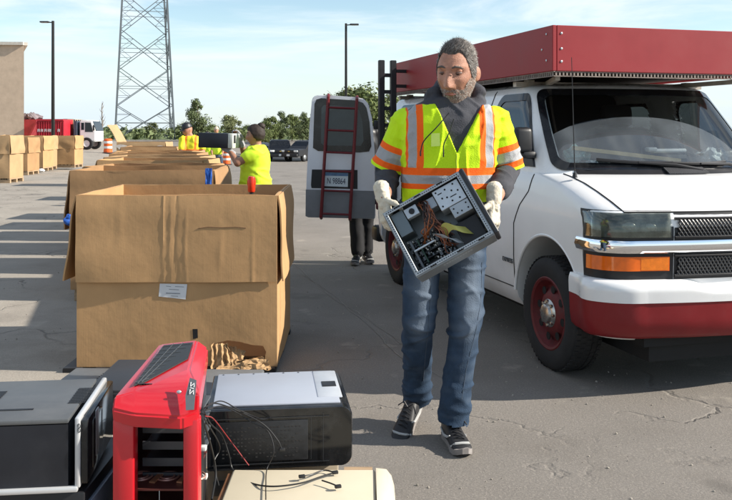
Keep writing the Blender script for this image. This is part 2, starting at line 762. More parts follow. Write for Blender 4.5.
def lamp_post(x, y, h, side, label):
    t = thing('lamp_post', label, 'lamp post', (x, y, 0), 0, 'lamp posts of the car park')
    g = MB()
    g.box((0, 0, h / 2 + 0.4), (0.2, 0.2, h - 0.8), taper=(0.8, 0.8), bev=0.02)
    obj('post', g, pm, t)
    g = MB()
    g.lathe([(0.0, 0), (0.34, 0), (0.34, 0.75), (0.3, 0.8), (0.0, 0.8)], (0, 0, 0), 'z', 24)
    obj('concrete_base', g, mat('lamp_base_concrete', (0.45, 0.43, 0.4), 0.85), t)
    g = MB()
    g.bar((0, 0, h - 0.12), (side * 0.3, 0, h - 0.1), 0.07)
    obj('arm', g, pm, t)
    g = MB()
    g.box((side * 0.58, 0, h - 0.08), (0.62, 0.34, 0.1), bev=0.03)
    hd = obj('lamp_head', g, pm, t)
    g = MB()
    g.box((side * 0.6, 0, h - 0.138), (0.45, 0.26, 0.012))
    obj('lens', g, mat('lamp_lens', (0.7, 0.7, 0.68), 0.3), hd)
    return t


lamp_post((53 - 366) / F * 60, 60, 1.45 + (130 - 21) / F * 60, -1, 'tall dark lamp post beside the warehouse, its head pointing left')
lamp_post((346 - 366) / F * 60, 60, 1.45 + (130 - 23.5) / F * 60, 1, 'tall dark lamp post behind the open van door, its head pointing right')

# ------------------------------------------------------------ lattice tower
tw = thing('lattice_tower', 'tall grey steel lattice power pylon with cross bracing', 'pylon', (-32.0, 124, 0), R(16.5))
tm = mat('galvanised', (0.12, 0.14, 0.155), 0.6, 0.2, var=0.1)
HB, HT, TH = 4.05, 2.95, 22.0


def leg_pt(sx, sy, z):
    w = HB + (HT - HB) * z / TH
    return Vector((sx * w, sy * w, z))


TOPZ = 46
cor = [(-1, -1), (1, -1), (1, 1), (-1, 1)]
for sx, sy in cor:
    g = MB()
    g.bar(leg_pt(sx, sy, 0), leg_pt(sx, sy, TOPZ), 0.25)
    obj('leg', g, tm, tw, smooth=False)
lv = [-0.4 + 5.3 * i for i in range(10)]
for k in range(4):
    g = MB()
    A, B = cor[k], cor[(k + 1) % 4]
    for z0, z1 in zip(lv, lv[1:]):
        z0 = max(0, z0)
        a0, a1, b0, b1 = leg_pt(*A, z0), leg_pt(*A, z1), leg_pt(*B, z0), leg_pt(*B, z1)
        g.bar(a0, b1, 0.1)
        g.bar(b0, a1, 0.1)
        zm = (z0 + z1) / 2
        am, bmid = leg_pt(*A, zm), leg_pt(*B, zm)
        g.bar(am, bmid, 0.075)
        for (p, q, r_) in ((a0, b1, am), (b1, a0, bmid), (b0, a1, bmid), (a1, b0, am)):
            m1 = p.lerp(q, 0.25)
            g.bar(m1, r_.lerp(p, 0.5), 0.05)
            g.bar(m1, r_, 0.05)
    obj('lattice_panel', g, tm, tw, smooth=False)
for z in (26, 33, 40):
    for s in (-1, 1):
        g = MB()
        tip = Vector((s * 9.5, 0, z + 0.3))
        for sy in (-1, 1):
            g.bar(leg_pt(s, sy, z), tip, 0.16)
            g.bar(leg_pt(s, sy, z + 2), tip, 0.14)
        g.box(tip, (.3, .3, .3))
        obj('cross_arm', g, tm, tw, smooth=False)

# ------------------------------------------------------------ trees
LEAF = []
for i, c in enumerate(((0.12, 0.15, 0.05), (0.11, 0.14, 0.06), (0.16, 0.18, 0.08))):
    m = mat('foliage', c, 0.65, var=0.5, scale=1.3, spec=0.3)
    LEAF.append(m)
BARK = mat('bark', (0.12, 0.09, 0.065), 0.9, var=0.3, scale=6)


def crown_mesh(seed, h, w, base, n=2600, leaf=0.24):
    rnd = random.Random(seed)
    bm = bmesh.new()
    lobes = []
    for i in range(30):
        z = base + (h - base) * (0.08 + 0.88 * rnd.random())
        k = math.sin(PI * min(1, max(0.14, (z - base) / (h - base) * 0.86 + 0.1)))
        a = rnd.random() * 6.283
        d = w * 0.42 * k * rnd.random() ** 0.6
        lobes.append((Vector((d * math.cos(a), d * math.sin(a), z)), w * (0.07 + 0.11 * rnd.random()) * (0.55 + 0.6 * k)))
    for i in range(n):
        c, r = rnd.choice(lobes)
        d = Vector((rnd.gauss(0, 1), rnd.gauss(0, 1), rnd.gauss(0, 0.8))).normalized()
        p = c + d * r * (0.25 + 1.0 * rnd.random() ** 0.8)
        s = leaf * (0.5 + rnd.random())
        nrm = (d + Vector((rnd.gauss(0, .6), rnd.gauss(0, .6), rnd.gauss(0.3, .6)))).normalized()
        a = nrm.orthogonal().normalized()
        b = nrm.cross(a)
        t = rnd.random() * 6.28
        a, b = a * math.cos(t) + b * math.sin(t), b * math.cos(t) - a * math.sin(t)
        bm.faces.new([bm.verts.new(q) for q in (p - a * s, p + b * s * 0.5, p + a * s, p - b * s * 0.5)])
    me = bpy.data.meshes.new('crown')
    bm.to_mesh(me)
    bm.free()
    return me


def make_tree(seed, h, w, base, m, name='leafy_tree', n=2600, leaf=0.24):
    rnd = random.Random(seed)
    t = thing(name, 'tree', 'tree', (0, 0, 0))
    link('crown', crown_mesh(seed, h, w, base, n, leaf), m, t)
    g = MB()
    pts = [Vector((0, 0, 0)), Vector((0.05, 0, base)), Vector((0.1, 0.1, h * 0.75)), Vector((0.1, 0.1, h * 0.93))]
    g.tube(pts, [0.02 * h, 0.016 * h, 0.008 * h, 0.003 * h], 8)
    for i in range(7):
        z = lerp(base * 0.8, h * 0.75, i / 7)
        a = rnd.random() * 6.28
        L = w * (0.3 + 0.15 * rnd.random())
        g.tube([Vector((0.05, 0, z)), Vector((L * .5 * math.cos(a), L * .5 * math.sin(a), z + L * 0.3)), Vector((L * math.cos(a), L * math.sin(a), z + L * 0.75))], [0.008 * h, 0.005 * h, 0.002 * h], 6)
    obj('trunk', g, BARK, t)
    return t


protos = [make_tree(3, 6.4, 6.4, 0.7, LEAF[0], n=6500, leaf=0.17), make_tree(5, 6.0, 7.6, 0.4, LEAF[2], n=6500, leaf=0.17), make_tree(8, 7.5, 6.0, 0.9, LEAF[1], n=6500, leaf=0.17), make_tree(9, 5.2, 8.0, 0.2, LEAF[0], n=6500, leaf=0.17)]
used = set()
# px, top py, distance, proto, label
TREES = [
    (197, 100, 108, 2, 'tall slender tree rising over the man in the black cap'),
    (186, 122, 120, 3, 'low bushy tree left of the tall slender tree'),
    (229, 116, 112, 1, 'rounded pale tree above the carried black computer'),
    (213, 124, 125, 3, 'small tree between the slender tree and the rounded pale tree'),
    (153, 123, 122, 1, 'pale round bush tree behind the foot of the pylon'),
    (136, 132, 128, 3, 'small bush left of the pylon middle'),
    (171, 129, 126, 0, 'small bush at the right leg of the pylon'),
    (249, 125, 118, 3, 'low tree just left of the hair bun of the woman'),
    (271, 117, 104, 0, 'dark leafy tree directly right of the hair bun of the woman'),
    (281, 112, 106, 2, 'tallest dark tree behind the black pickup'),
    (292, 115, 108, 0, 'leafy tree behind the right side of the black pickup'),
    (303, 113, 98, 2, 'leafy tree next to the left edge of the open van door'),
    (263, 128, 96, 3, 'low green bush behind the black pickup'),
    (312, 118, 100, 1, 'leafy tree mostly hidden behind the open van door'),
    (350, 89, 80, 1, 'pale leafy tree showing above the open van door beside the lamp post'),
    (371, 87, 78, 3, 'pale leafy tree showing between the open van door and the black ladder'),
    (330, 96, 84, 0, 'leafy tree behind the glass of the open van door'),
    (392, 95, 90, 0, 'leafy tree seen through the rungs of the black ladder'),
    (112, 133, 130, 3, 'low bush behind the striped barrel'),
    (124, 134, 124, 1, 'low bush at the left leg of the pylon'),
    (240, 131, 100, 3, 'low green bush behind the worker in blue jeans'),
]
for px, py, Y, k, lab in TREES:
    hh = protos[k].children[0].data
    ph = {0: 6.4, 1: 6.0, 2: 7.5, 3: 5.2}[k]
    h = 1.45 + (130 - py) / F * Y
    loc = ((px - 366) / F * Y, Y, 0)
    s = h / ph
    if k in used:
        r = dup(protos[k], loc, random.random() * 6, lab, (s, s, s))
    else:
        r = protos[k]
        used.add(k)
        r.location = loc
        r.scale = (s, s, s)
        r['label'] = lab
    r['group'] = 'trees along the edge of the car park'
# bare dead tree right of the truck
t = thing('bare_tree', 'thin bare grey tree between the white truck and the pylon', 'tree', W(102, 130, 112) * Vector((1, 1, 0)).length if False else ((102 - 366) / F * 112, 112, 0))
g = MB()
rnd = random.Random(4)
g.tube([(0, 0, 0), (0.05, 0, 2.5), (-0.05, 0, 4.3), (0.05, 0, 5.2)], [0.13, 0.1, 0.05, 0.015], 7)
for i in range(16):
    z = 1.6 + i * 0.21
    a = rnd.random() * 6.28
    L = 0.9 - i * 0.035
    g.tube([(0, 0, z), (L * .4 * math.cos(a), L * .4 * math.sin(a), z + L * .5), (L * .6 * math.cos(a), L * .6 * math.sin(a), z + L)], [0.045, 0.03, 0.01], 5)
obj('trunk', g, mat('dead_bark', (0.2, 0.18, 0.16), 0.9), t)

# hedge of weeds and far scrub that reads as one mass
rnd = random.Random(21)
bm = bmesh.new()
for i in range(15000):
    x = rnd.uniform(-95, 40)
    y = rnd.uniform(113, 165)
    hgt = (0.8 + 1.5 * max(0, noise.noise((x * 0.13, y * 0.1, 1)) + 0.35)) * rnd.random() ** 0.6
    p = Vector((x, y, 0.1 + hgt))
    s = 0.28 * (0.5 + rnd.random())
    n = Vector((rnd.gauss(0, .7), rnd.gauss(-.3, .7), rnd.gauss(0.5, .6))).normalized()
    a = n.orthogonal().normalized()
    b = n.cross(a)
    bm.faces.new([bm.verts.new(q) for q in (p - a * s, p + b * s * 0.6, p + a * s, p - b * s * 0.6)])
o = obj('far_scrub', bm, mat('scrub_leaves', (0.11, 0.14, 0.055), 0.8, var=0.5, scale=0.25), smooth=False, recalc=False)
o['kind'] = 'stuff'
tag(o, 'low green scrub along the far edge of the car park', 'scrub')

# grit and small stones lying on the paving
rnd = random.Random(77)
bm = bmesh.new()
for i in range(900):
    Y = 2.6 + 6.5 * rnd.random() ** 1.6
    x = rnd.uniform(-.46, .46) * Y
    r = .002 + .005 * rnd.random() ** 3
    b = bmesh.ops.create_icosphere(bm, subdivisions=1, radius=r, matrix=Matrix.Translation((x, Y, r * .5)) @ Euler((rnd.random() * 6, rnd.random() * 6, 0)).to_matrix().to_4x4() @ Matrix.Diagonal((1.3, 1, .7, 1)))
o = obj('grit', bm, mat('grit_stone', (0.3, 0.27, 0.23), 0.9, var=.5, scale=3), smooth=False, recalc=False)
o['kind'] = 'stuff'
tag(o, 'small stones and grit scattered over the paving', 'grit')
# ------------------------------------------------------------ truck with red container
def wheel(mbt, mbr, c, r, w):
    mbt.lathe([(r * .55, -w / 2), (r * .9, -w / 2), (r, -w * .35), (r, w * .35), (r * .9, w / 2), (r * .55, w / 2)], c, 'x' if False else 'y', 28)
    mbr.lathe([(0.0, -w * .3), (r * .5, -w * .42), (r * .58, -w * .46), (r * .58, w * .46), (r * .5, w * .42), (0.0, w * .3)], c, 'y', 24)


TY = 64.0
sc = TY / F
tx = lambda px: (px - 366) * sc
tz = lambda py: 1.45 + (130 - py) * sc
tr = thing('truck', 'white cab-over flatbed truck parked behind the red container', 'truck', (0, 0, 0))
cabm = mat('truck_white', (0.78, 0.78, 0.76), 0.35, var=0.05)
g = MB()
x0, x1 = tx(84), tx(99)
g.poly([(x0, TY - 1, 0.6), (x1 + .05, TY - 1, 0.6), (x1 + .05, TY - 1, 1.35), (x1 - 0.22, TY - 1, 2.15), (x0 + 0.1, TY - 1, 2.2), (x0, TY - 1, 2.1)], (0, 2, 0))
bmesh.ops.bevel(g.bm, geom=g.bm.edges[:], offset=0.07, segments=2, affect='EDGES')
cab = obj('cab', g, cabm, tr)
gm = mat('truck_glass', (0.015, 0.02, 0.025), 0.08)
g = MB()
g.poly([(x1 - .72, TY - 1.006, 1.3), (x1 - 0.12, TY - 1.006, 1.3), (x1 - 0.3, TY - 1.006, 1.98), (x1 - .72, TY - 1.006, 2.0)], (0, 0.02, 0))
g.poly([(x0 + 0.12, TY - 1.006, 1.45), (x0 + .34, TY - 1.006, 1.45), (x0 + .34, TY - 1.006, 1.98), (x0 + .12, TY - 1.006, 1.98)], (0, 0.02, 0))
obj('window', g, gm, cab)
g = MB()
g.poly([(x1 + .075, TY - .88, 1.38), (x1 + .075, TY + .88, 1.38), (x1 - .19, TY + .88, 2.1), (x1 - .19, TY - .88, 2.1)], (0.012, 0, 0.006))
obj('windshield', g, gm, cab)
g = MB()
g.box((x1 - 0.02, TY - 1.2, 1.6), (0.09, 0.2, 0.42), bev=0.03)
obj('mirror', g, M['black'], cab)
g = MB()
g.box(((x0 + tx(40)) / 2, TY, 0.72), (x0 - tx(40), 0.85, 0.22))
g.box(((x0 + tx(40)) / 2, TY, 0.93), (x0 - tx(40) - 0.1, 2.2, 0.12))
for i in range(4):
    g.box((tx(67 + i * 4), TY - 0.9, 0.65), (0.14, 0.3, 0.4))
obj('bed', g, mat('truck_frame', (0.03, 0.035, 0.04), 0.6), tr)
g = MB()
g.box((tx(81), TY, 1.5), (0.1, 2.2, 1.2))
for i in range(6):
    g.box((tx(79.5), TY - 1.1 + i * 0.44, 1.5), (0.1, 0.06, 1.4))
obj('headboard', g, mat('truck_headboard', (0.05, 0.07, 0.1), 0.6), tr)
for wx in (tx(91), tx(66), tx(50)):
    for s in (-0.95, 0.95):
        gt, gr = MB(), MB()
        wheel(gt, gr, (wx, TY + s, 0.45), 0.45, 0.26)
        w_ = obj('wheel', gt, M['rubber'], tr)
        obj('rim', gr, mat('truck_rim', (0.7, 0.7, 0.68), 0.4) if s < 0 else M['steel'], w_)
for i, (px0, px1, py0, py1, cc) in enumerate(((65.5, 70, 119, 128, (0.12, 0.1, 0.09)), (70.2, 78, 119.5, 129, (0.45, 0.34, 0.22)), (67, 75, 129.3, 138, (0.2, 0.22, 0.23)))):
    g = MB()
    zt, zb = tz(py0), tz(py1)
    g.box(((tx(px0) + tx(px1)) / 2, TY + 0.2 - (i == 2) * .2, (zt + zb) / 2), (tx(px1) - tx(px0), 1.5, zt - zb), bev=0.03)
    if i == 2:
        g.box(((tx(px0) + tx(px1)) / 2, TY, (0.99 + zb) / 2), (tx(px1) - tx(px0) - .1, 1.2, max(0.05, zb - 0.99)))
    o = obj('cargo_crate', g, mat('cargo', cc, 0.8, var=0.25, scale=3))
    tag(o, ('dark wrapped crate next to the red container on the truck bed', 'tan crate of cardboard highest on the truck bed', 'grey crate under the tan crate on the truck bed')[i], 'crate', 'crates on the flatbed truck')

# red roll-off container with white marks
ct = thing('roll_off_container', 'bright red open-top roll-off container with white marks on its ribs', 'container', (0, 0, 0))
rc = mat('container_red', (0.5, 0.02, 0.035), 0.45, var=0.15, scale=2, dirt=0.2, dirtcol=(0.2, 0.03, 0.02))
CY = 61.6
sc2 = CY / F
cx_ = lambda px: (px - 366) * sc2
cz_ = lambda py: 1.45 + (130 - py) * sc2
g = MB()
g.poly([(cx_(37), CY, 0.35), (cx_(64), CY, 0.35), (cx_(64), CY, cz_(119.5)), (cx_(37), CY, cz_(119.5))], (0, 2.2, 0))
obj('body', g, rc, ct)
g = MB()
n = 12
for i in range(n):
    x = lerp(cx_(37.3), cx_(63.7), i / (n - 1))
    g.box((x, CY - 0.05, 1.2), (0.08, 0.1, 1.7))
for z in (0.42, cz_(120)):
    g.box(((cx_(37) + cx_(64)) / 2, CY - 0.07, z), (cx_(64) - cx_(37), 0.13, 0.12))
obj('rib', g, rc, ct)
g = MB()
wmk = 0
rnd = random.Random(2)
for px in (39.2, 42.4, 46, 49.4, 52, 59.2):
    x = cx_(px)
    for (dx, dz, w_, h_) in ((-0.055, 0, 0.035, 0.2), (0.055, 0, 0.035, 0.2), (0, 0.085, 0.11, 0.035), (0, -0.02 if px != 46 else 0.0, 0.11, 0.035)):
        g.box((x + dx, CY - 0.112, cz_(130.5) + dz), (w_, 0.01, h_))
for px in (39.2, 50.5, 59.5):
    g.box((cx_(px), CY - 0.112, cz_(137)), (0.12, 0.01, 0.12))
obj('lettering', g, mat('white_letters', (0.8, 0.78, 0.78), 0.5), ct, smooth=False)
g = MB()
for px in (42, 48, 55, 61):
    g.lathe([(0, -.08), (0.18, -.08), (0.18, .08), (0, .08)], (cx_(px), CY + .4, 0.18), 'y', 16)
    g.box((cx_(px), CY + .4, 0.29), (0.1, 0.2, 0.16))
obj('roller', g, M['black'], ct)

# second dark-red container with a sloped end, half hidden by the warehouse
c2 = thing('skip_container', 'darker red sloped skip half hidden behind the warehouse corner', 'container', (0, 0, 0))
g = MB()
YY = 65.5
k = YY / F
X = lambda px: (px - 366) * k
g.poly([(X(10), YY, 0.4), (X(25), YY, 0.4), (X(36.5), YY, 2.05), (X(36), YY, 2.25), (X(10), YY, 2.25)], (0, 2.2, 0))
obj('body', g, mat('skip_red', (0.3, 0.025, 0.035), 0.6, var=0.25, scale=2), c2)
g = MB()
rnd = random.Random(5)
for i in range(26):
    g.box((X(rnd.uniform(12, 35)), YY + 0.3 + rnd.random() * 1.5, 2.28 + rnd.random() * .25), (rnd.uniform(.2, .6), .4, .25), rot=(rnd.random(), rnd.random(), rnd.random()))
obj('scrap_load', g, mat('scrap', (0.16, 0.13, 0.14), 0.7, var=0.6, scale=1.5), c2)
g = MB()
g.poly([(X(24), YY - .1, 0.25), (X(26), YY - .1, 0.25), (X(38), YY - .1, 2.1), (X(36.4), YY - .1, 2.1)], (0, .12, 0))
obj('end_beam', g, mat('skip_beam', (0.33, 0.03, 0.04), 0.6), c2)

# ------------------------------------------------------------ striped traffic barrels
om = mat('barrel_orange', (0.75, 0.12, 0.02), 0.55, var=0.08)
wm2 = mat('barrel_white', (0.75, 0.74, 0.7), 0.5, var=0.05)


def barrel():
    t = thing('traffic_barrel', 'barrel', 'traffic barrel', (0, 0, 0))
    g = MB()
    g.lathe([(0.0, 0.06), (0.29, 0.06), (0.29, 0.2), (0.275, 0.21), (0.265, 0.95), (0.2, 1.0), (0.0, 1.0)], (0, 0, 0), 'z', 24)
    obj('drum', g, om, t)
    g = MB()
    for z in (0.34, 0.68):
        g.lathe([(0.276, z), (0.279, z + .01), (0.276, z + .15), (0.274, z + .15)], (0, 0, 0), 'z', 24)
    obj('white_band', g, wm2, t)
    g = MB()
    g.lathe([(0, 0), (0.4, 0), (0.4, 0.05), (0.3, 0.08), (0, 0.08)], (0, 0, 0), 'z', 24)
    obj('base_ring', g, M['rubber'], t)
    return t


b0 = barrel()
for i, (px, Y, lab) in enumerate(((108, 58, 'orange and white barrel standing just right of the white truck'),
                                  (226.5, 62, 'orange and white barrel right of the worker in blue jeans'),
                                  (168, 48, 'orange and white barrel beside the farthest carton'))):
    loc = ((px - 366) / F * Y, Y, gz_((px - 366) / F * Y, Y))
    b = b0 if i == 0 else dup(b0, loc)
    b.location = loc
    b['label'] = lab
    b['group'] = 'striped traffic barrels'


# ------------------------------------------------------------ parked vehicles
def car(name, label, cat, loc, rotz, paint, h=1.75, L=4.9, w=1.95, pickup=False):
    """front looks along local -y"""
    t = thing(name, label, cat, loc, rotz)
    g = MB()
    hw = w / 2
    prof = [(-L / 2, 0.45), (-L / 2 + .02, 0.85), (-L / 2 + 0.15, 1.02), (-L / 2 + 1.2, 1.1), (L / 2 - .05, 1.1), (L / 2, 0.5)]
    ring = []
    for s in (-1, -0.94, 0.94, 1):
        k = 0.035 if abs(s) == 1 else 0
        ring.append([Vector((s * hw, y * (1 - k * .6), z - k * (1 if z > .8 else -1))) for y, z in prof])
    g.rings(ring)
    body = obj('body', g, paint, t)
    y0, y1 = -L / 2 + 1.15, (L / 2 - 1.9 if pickup else L / 2 - .1)
    g = MB()
    lv = []
    for z, a, ins in ((1.09, 0, 0.03), (1.2, .12, .06), (h - .12, .75, .17), (h, .98, .3)):
        lv.append([Vector((-hw + ins, y0 + a, z)), Vector((hw - ins, y0 + a, z)), Vector((hw - ins, y1 - a * .25, z)), Vector((-hw + ins, y1 - a * .25, z))])
    g.rings(lv)
    cabn = obj('cabin', g, paint, t)
    gl = M['gloss_black']
    g = MB()
    e = 0.012
    g.poly([(-hw + .16, y0 + .14 - e, 1.2), (hw - .16, y0 + .14 - e, 1.2), (hw - .25, y0 + .72 - e, h - .13), (-hw + .25, y0 + .72 - e, h - .13)])
    obj('windshield', g, gl, cabn, recalc=False)
    for s in (-1, 1):
        g = MB()
        g.poly([(s * (hw - .06 + e), y0 + .35, 1.2), (s * (hw - .06 + e), y1 - .25, 1.2), (s * (hw - .165 + e), y1 - .4, h - .14), (s * (hw - .165 + e), y0 + .85, h - .14)])
        obj('side_window', g, gl, cabn, recalc=False)
        g = MB()
        g.box((s * (hw + .1), y0 + .45, 1.22), (.2, .12, .16), bev=.03)
        obj('mirror', g, M['black'], t)
        g = MB()
        g.box((s * (hw - .28), -L / 2 - .005, 0.9), (.42, .05, .15), bev=.02)
        obj('headlight', g, mat('car_lamp', (0.85, 0.85, 0.82), 0.15), t)
        g = MB()
        g.box((s * (hw - .4), -L / 2 - .03, 0.5), (.2, .04, .09), bev=.02)
        obj('fog_lamp', g, mat('fog_lamp', (0.8, 0.7, 0.6), 0.2), t)
        for y in (-L / 2 + .95, L / 2 - 1.0):
            gt, gr = MB(), MB()
            r, ww, c = .38, .26, (s * (hw - .12), y, .38)
            gt.lathe([(r * .55, -ww / 2), (r * .9, -ww / 2), (r, -ww * .35), (r, ww * .35), (r * .9, ww / 2), (r * .55, ww / 2)], c, 'x', 28)
            gr.lathe([(0, -ww * .5), (r * .5, -ww * .46), (r * .58, -ww * .4), (r * .58, ww * .4), (r * .5, ww * .46), (0, ww * .5)], c, 'x', 20)
            wh = obj('wheel', gt, M['rubber'], t)
            obj('rim', gr, M['steel'], wh)
    g = MB()
    g.box((0, -L / 2 - .012, 0.86), (w - .95, .05, .22), bev=.02)
    gr_ = obj('grille', g, M['black'], t)
    g = MB()
    g.box((0, -L / 2 - .04, 0.88), (.22, .02, .04))
    g.box((0, -L / 2 - .041, 0.88), (.09, .025, .08))
    obj('emblem', g, mat('emblem_gold', (0.6, 0.45, 0.15), 0.3, 0.6), gr_)
    g = MB()
    g.box((0, -L / 2 - .05, 0.52), (w - .1, .2, .26), bev=.05)
    bp = obj('bumper', g, M['black'], t)
    g = MB()
    g.box((0, -L / 2 - .155, 0.56), (.32, .01, .16))
    obj('licence_plate', g, mat('plate_white', (0.7, 0.7, 0.7), 0.4), bp)
    return t


def px_at(px, Y):
    x = (px - 366) / F * Y
    return (x, Y, gz_(x, Y))


car('pickup', 'black pickup facing the camera beyond the woman', 'pickup', px_at(279.5, 76), R(8), mat('pickup_black', (0.006, 0.007, 0.01), 0.3, var=0.2), 1.85, 5.2, 2.0, True)
car('suv', 'dark grey suv parked at the left edge of the open van door', 'suv', px_at(305.5, 75), R(-32), mat('suv_grey', (0.02, 0.021, 0.025), 0.35, var=0.15), 1.8, 4.7, 1.95)
car('sedan', 'grey car half hidden between the woman and the black pickup', 'car', px_at(262, 80), R(10), mat('sedan_grey', (0.16, 0.165, 0.17), 0.35), 1.5, 4.6, 1.75)
# ------------------------------------------------------------ the van. local x = v (across), local y = u (front to rear)
VA = math.atan2(0.272, 0.962)
van = thing('cargo_van', 'white cargo van with red board roof rack and dark red wheels, facing the camera', 'van', (1.09, 5.22, 0), VA)
VC = 0.88
# z, uf, ur, vin, rf, bow
LOW = [(0.30, -.66, 3.50, .07, .22, .06), (0.36, -.70, 3.53, .03, .2, .06), (0.42, -.72, 3.55, .012, .2, .06), (0.62, -.74, 3.56, 0.0, .2, .07),
       (0.90, -.755, 3.56, 0.0, .2, .08), (0.96, -.75, 3.56, 0.004, .2, .08), (1.005, -.725, 3.56, 0.012, .21, .085), (1.05, -.62, 3.555, .02, .22, .09),
       (1.095, -.49, 3.55, .028, .23, .1), (1.135, -.36, 3.55, .036, .24, .11), (1.165, -.23, 3.55, .046, .25, .13), (1.18, -.12, 3.55, .055, .25, .14)]
UPP = [(1.18, -.12, 3.55, .055, .25, .14), (1.30, .005, 3.545, .075, .23, .125), (1.45, .15, 3.535, .105, .21, .11), (1.60, .29, 3.52, .14, .2, .1),
       (1.71, .39, 3.5, .172, .19, .09), (1.742, .435, 3.48, .195, .19, .09), (1.765, .52, 3.44, .25, .2, .1), (1.778, .64, 3.38, .34, .22, .1), (1.785, .85, 3.2, .5, .25, .1)]


def outline(z, s, tab, off=0.0):
    """s: 0 front centre .. 0.3 corner start .. 0.45 corner end .. 1 rear corner; negative on the far side"""
    uf, ur, v0, rf, bow = interp(tab, z)
    sg = 1 if s >= 0 else -1
    a = abs(s)
    uc = uf + bow
    vs = v0 + rf
    if a <= 0.3:
        v = lerp(VC, vs, a / 0.3)
        u = uf + bow * (a / 0.3) ** 2
        n = Vector((-2 * bow * (a / 0.3) / max(0.1, VC - vs), -1, 0))
    elif a <= 0.45:
        t = (a - 0.3) / 0.15 * PI / 2
        v = vs - rf * math.sin(t)
        u = uc + rf - rf * math.cos(t)
        n = Vector((-math.sin(t), -math.cos(t), 0))
    elif a <= 1.0:
        v = v0
        u = lerp(uc + rf, ur, (a - 0.45) / 0.55)
        n = Vector((-1, 0, 0))
    else:
        v = lerp(v0, VC, (a - 1) / 0.2)
        u = ur
        n = Vector((0, 1, 0))
    n.normalize()
    p = Vector((v, u, z)) + n * off
    if sg < 0:
        p.x = 2 * VC - p.x
    return p


def s_of_u(u, z, tab):
    uf, ur, v0, rf, bow = interp(tab, z)
    return 0.45 + 0.55 * (u - uf - bow - rf) / (ur - uf - bow - rf)


def s_of_v(v, z, tab):
    uf, ur, v0, rf, bow = interp(tab, z)
    if v >= v0 + rf:
        return 0.3 * (VC - v) / (VC - v0 - rf)
    return 0.3 + 0.15 / (PI / 2) * math.asin(min(1, (v0 + rf - v) / rf))


SV = [i / 40 * 0.3 for i in range(20)] and [0.3 * i / 10 for i in range(10)] + [0.3 + 0.15 * i / 8 for i in range(8)] + [0.45 + 0.55 * i / 48 for i in range(48)] + [1 + 0.2 * i / 4 for i in range(5)]
SFULL = SV + [-s for s in reversed(SV[1:-1])]

# lower body: closed solid, wheel wells cut out
g = MB()
rings = []
zs = []
for a, b in zip(LOW, LOW[1:]):
    k = max(1, int((b[0] - a[0]) / 0.05))
    zs += [lerp(a[0], b[0], i / k) for i in range(k)]
zs.append(1.18)
for z in zs:
    rings.append([outline(z, s, LOW) for s in SFULL])
g.rings(rings)
bmesh.ops.recalc_face_normals(g.bm, faces=g.bm.faces[:])
cut = MB()
WH = [(0.0, 0.0), (3.02, 0.0)]
for u, z in WH:
    for v in (0.08, 2 * VC - 0.08):
        cut.lathe([(0.0, -0.35), (0.43, -0.35), (0.43, 0.35), (0.0, 0.35)], (v, u, 0.375), 'x', 48)
bmesh.ops.recalc_face_normals(cut.bm, faces=cut.bm.faces[:])
cme = bpy.data.meshes.new('cut')
cut.bm.to_mesh(cme)
co_ = bpy.data.objects.new('cut', cme)
COL.objects.link(co_)
bme = evaluated(g.bm, [('BOOLEAN', dict(operation='DIFFERENCE', object=co_, solver='EXACT'))])
bpy.data.objects.remove(co_)
WP = M['white_paint']
INNER = mat('wheel_well', (0.01, 0.01, 0.01), 0.9)
bme.materials.clear()
for m in (WP, INNER):
    bme.materials.append(m)
for p in bme.polygons:
    c = p.center
    p.material_index = 0
    for u, z in WH:
        if math.hypot(c.y - u, c.z - 0.375) < 0.428 and (0.0 <= c.x < 0.46 or c.x > 2 * VC - 0.46) and abs(p.normal.x) < 2 and not (abs(p.normal.x) > 0.8 and (c.x < 0.06 or c.x > 1.7)):
            p.material_index = 1
    if c.z < 0.31 or (p.normal.z > 0.95 and c.z > 1.175):
        p.material_index = 1
finish(bme, 30)
attr(bme, 'grime', lambda p, n: sstep(.95, .3, p.z) * (.12 + .5 * max(0, noise.noise(p * 3.1) + .45 * noise.noise(p * 11) + .15)))
GRIME = mat('white_paint_grimy', (0.78, 0.78, 0.78), 0.3, var=0.02, coat=0.4, dirt=0.1, dirtcol=(0.5, 0.46, 0.4), dscale=1.6)
layer_attr(GRIME, 'grime', (0.3, 0.26, 0.21), 0, 1)
bme.materials[0] = GRIME
body = link('body', bme, None, van)

# greenhouse shell with window openings
NZ = 30
gz = [lerp(1.18, 1.742, i / 24) for i in range(25)] + [1.753, 1.765, 1.778, 1.785]
WIN = []   # (kind, side sign, s0, s1, z0, z1)
for sg in (1, -1):
    WIN.append(('side', sg, (0.2, 0.40), (1.05, 1.0), 1.215, 1.70))
    WIN.append(('side', sg, (1.28, 1.28), (2.2, 2.16), 1.24, 1.69))
    WIN.append(('side', sg, (2.36, 2.34), (3.34, 3.3), 1.24, 1.69))


def win_s(w, x, z):
    """x in 0..1 along the window -> s at height z"""
    kind, sg, a, b, z0, z1 = w
    t = (z - z0) / (z1 - z0)
    u = lerp(lerp(a[0], a[1], t), lerp(b[0], b[1], t), x)
    return sg * s_of_u(u, z, UPP)


def in_rr(x, y, w, h, r):
    """inside a rounded rectangle centred on 0"""
    dx, dy = abs(x) - (w / 2 - r), abs(y) - (h / 2 - r)
    return math.hypot(max(dx, 0), max(dy, 0)) - r < 0 and dx < r and dy < r


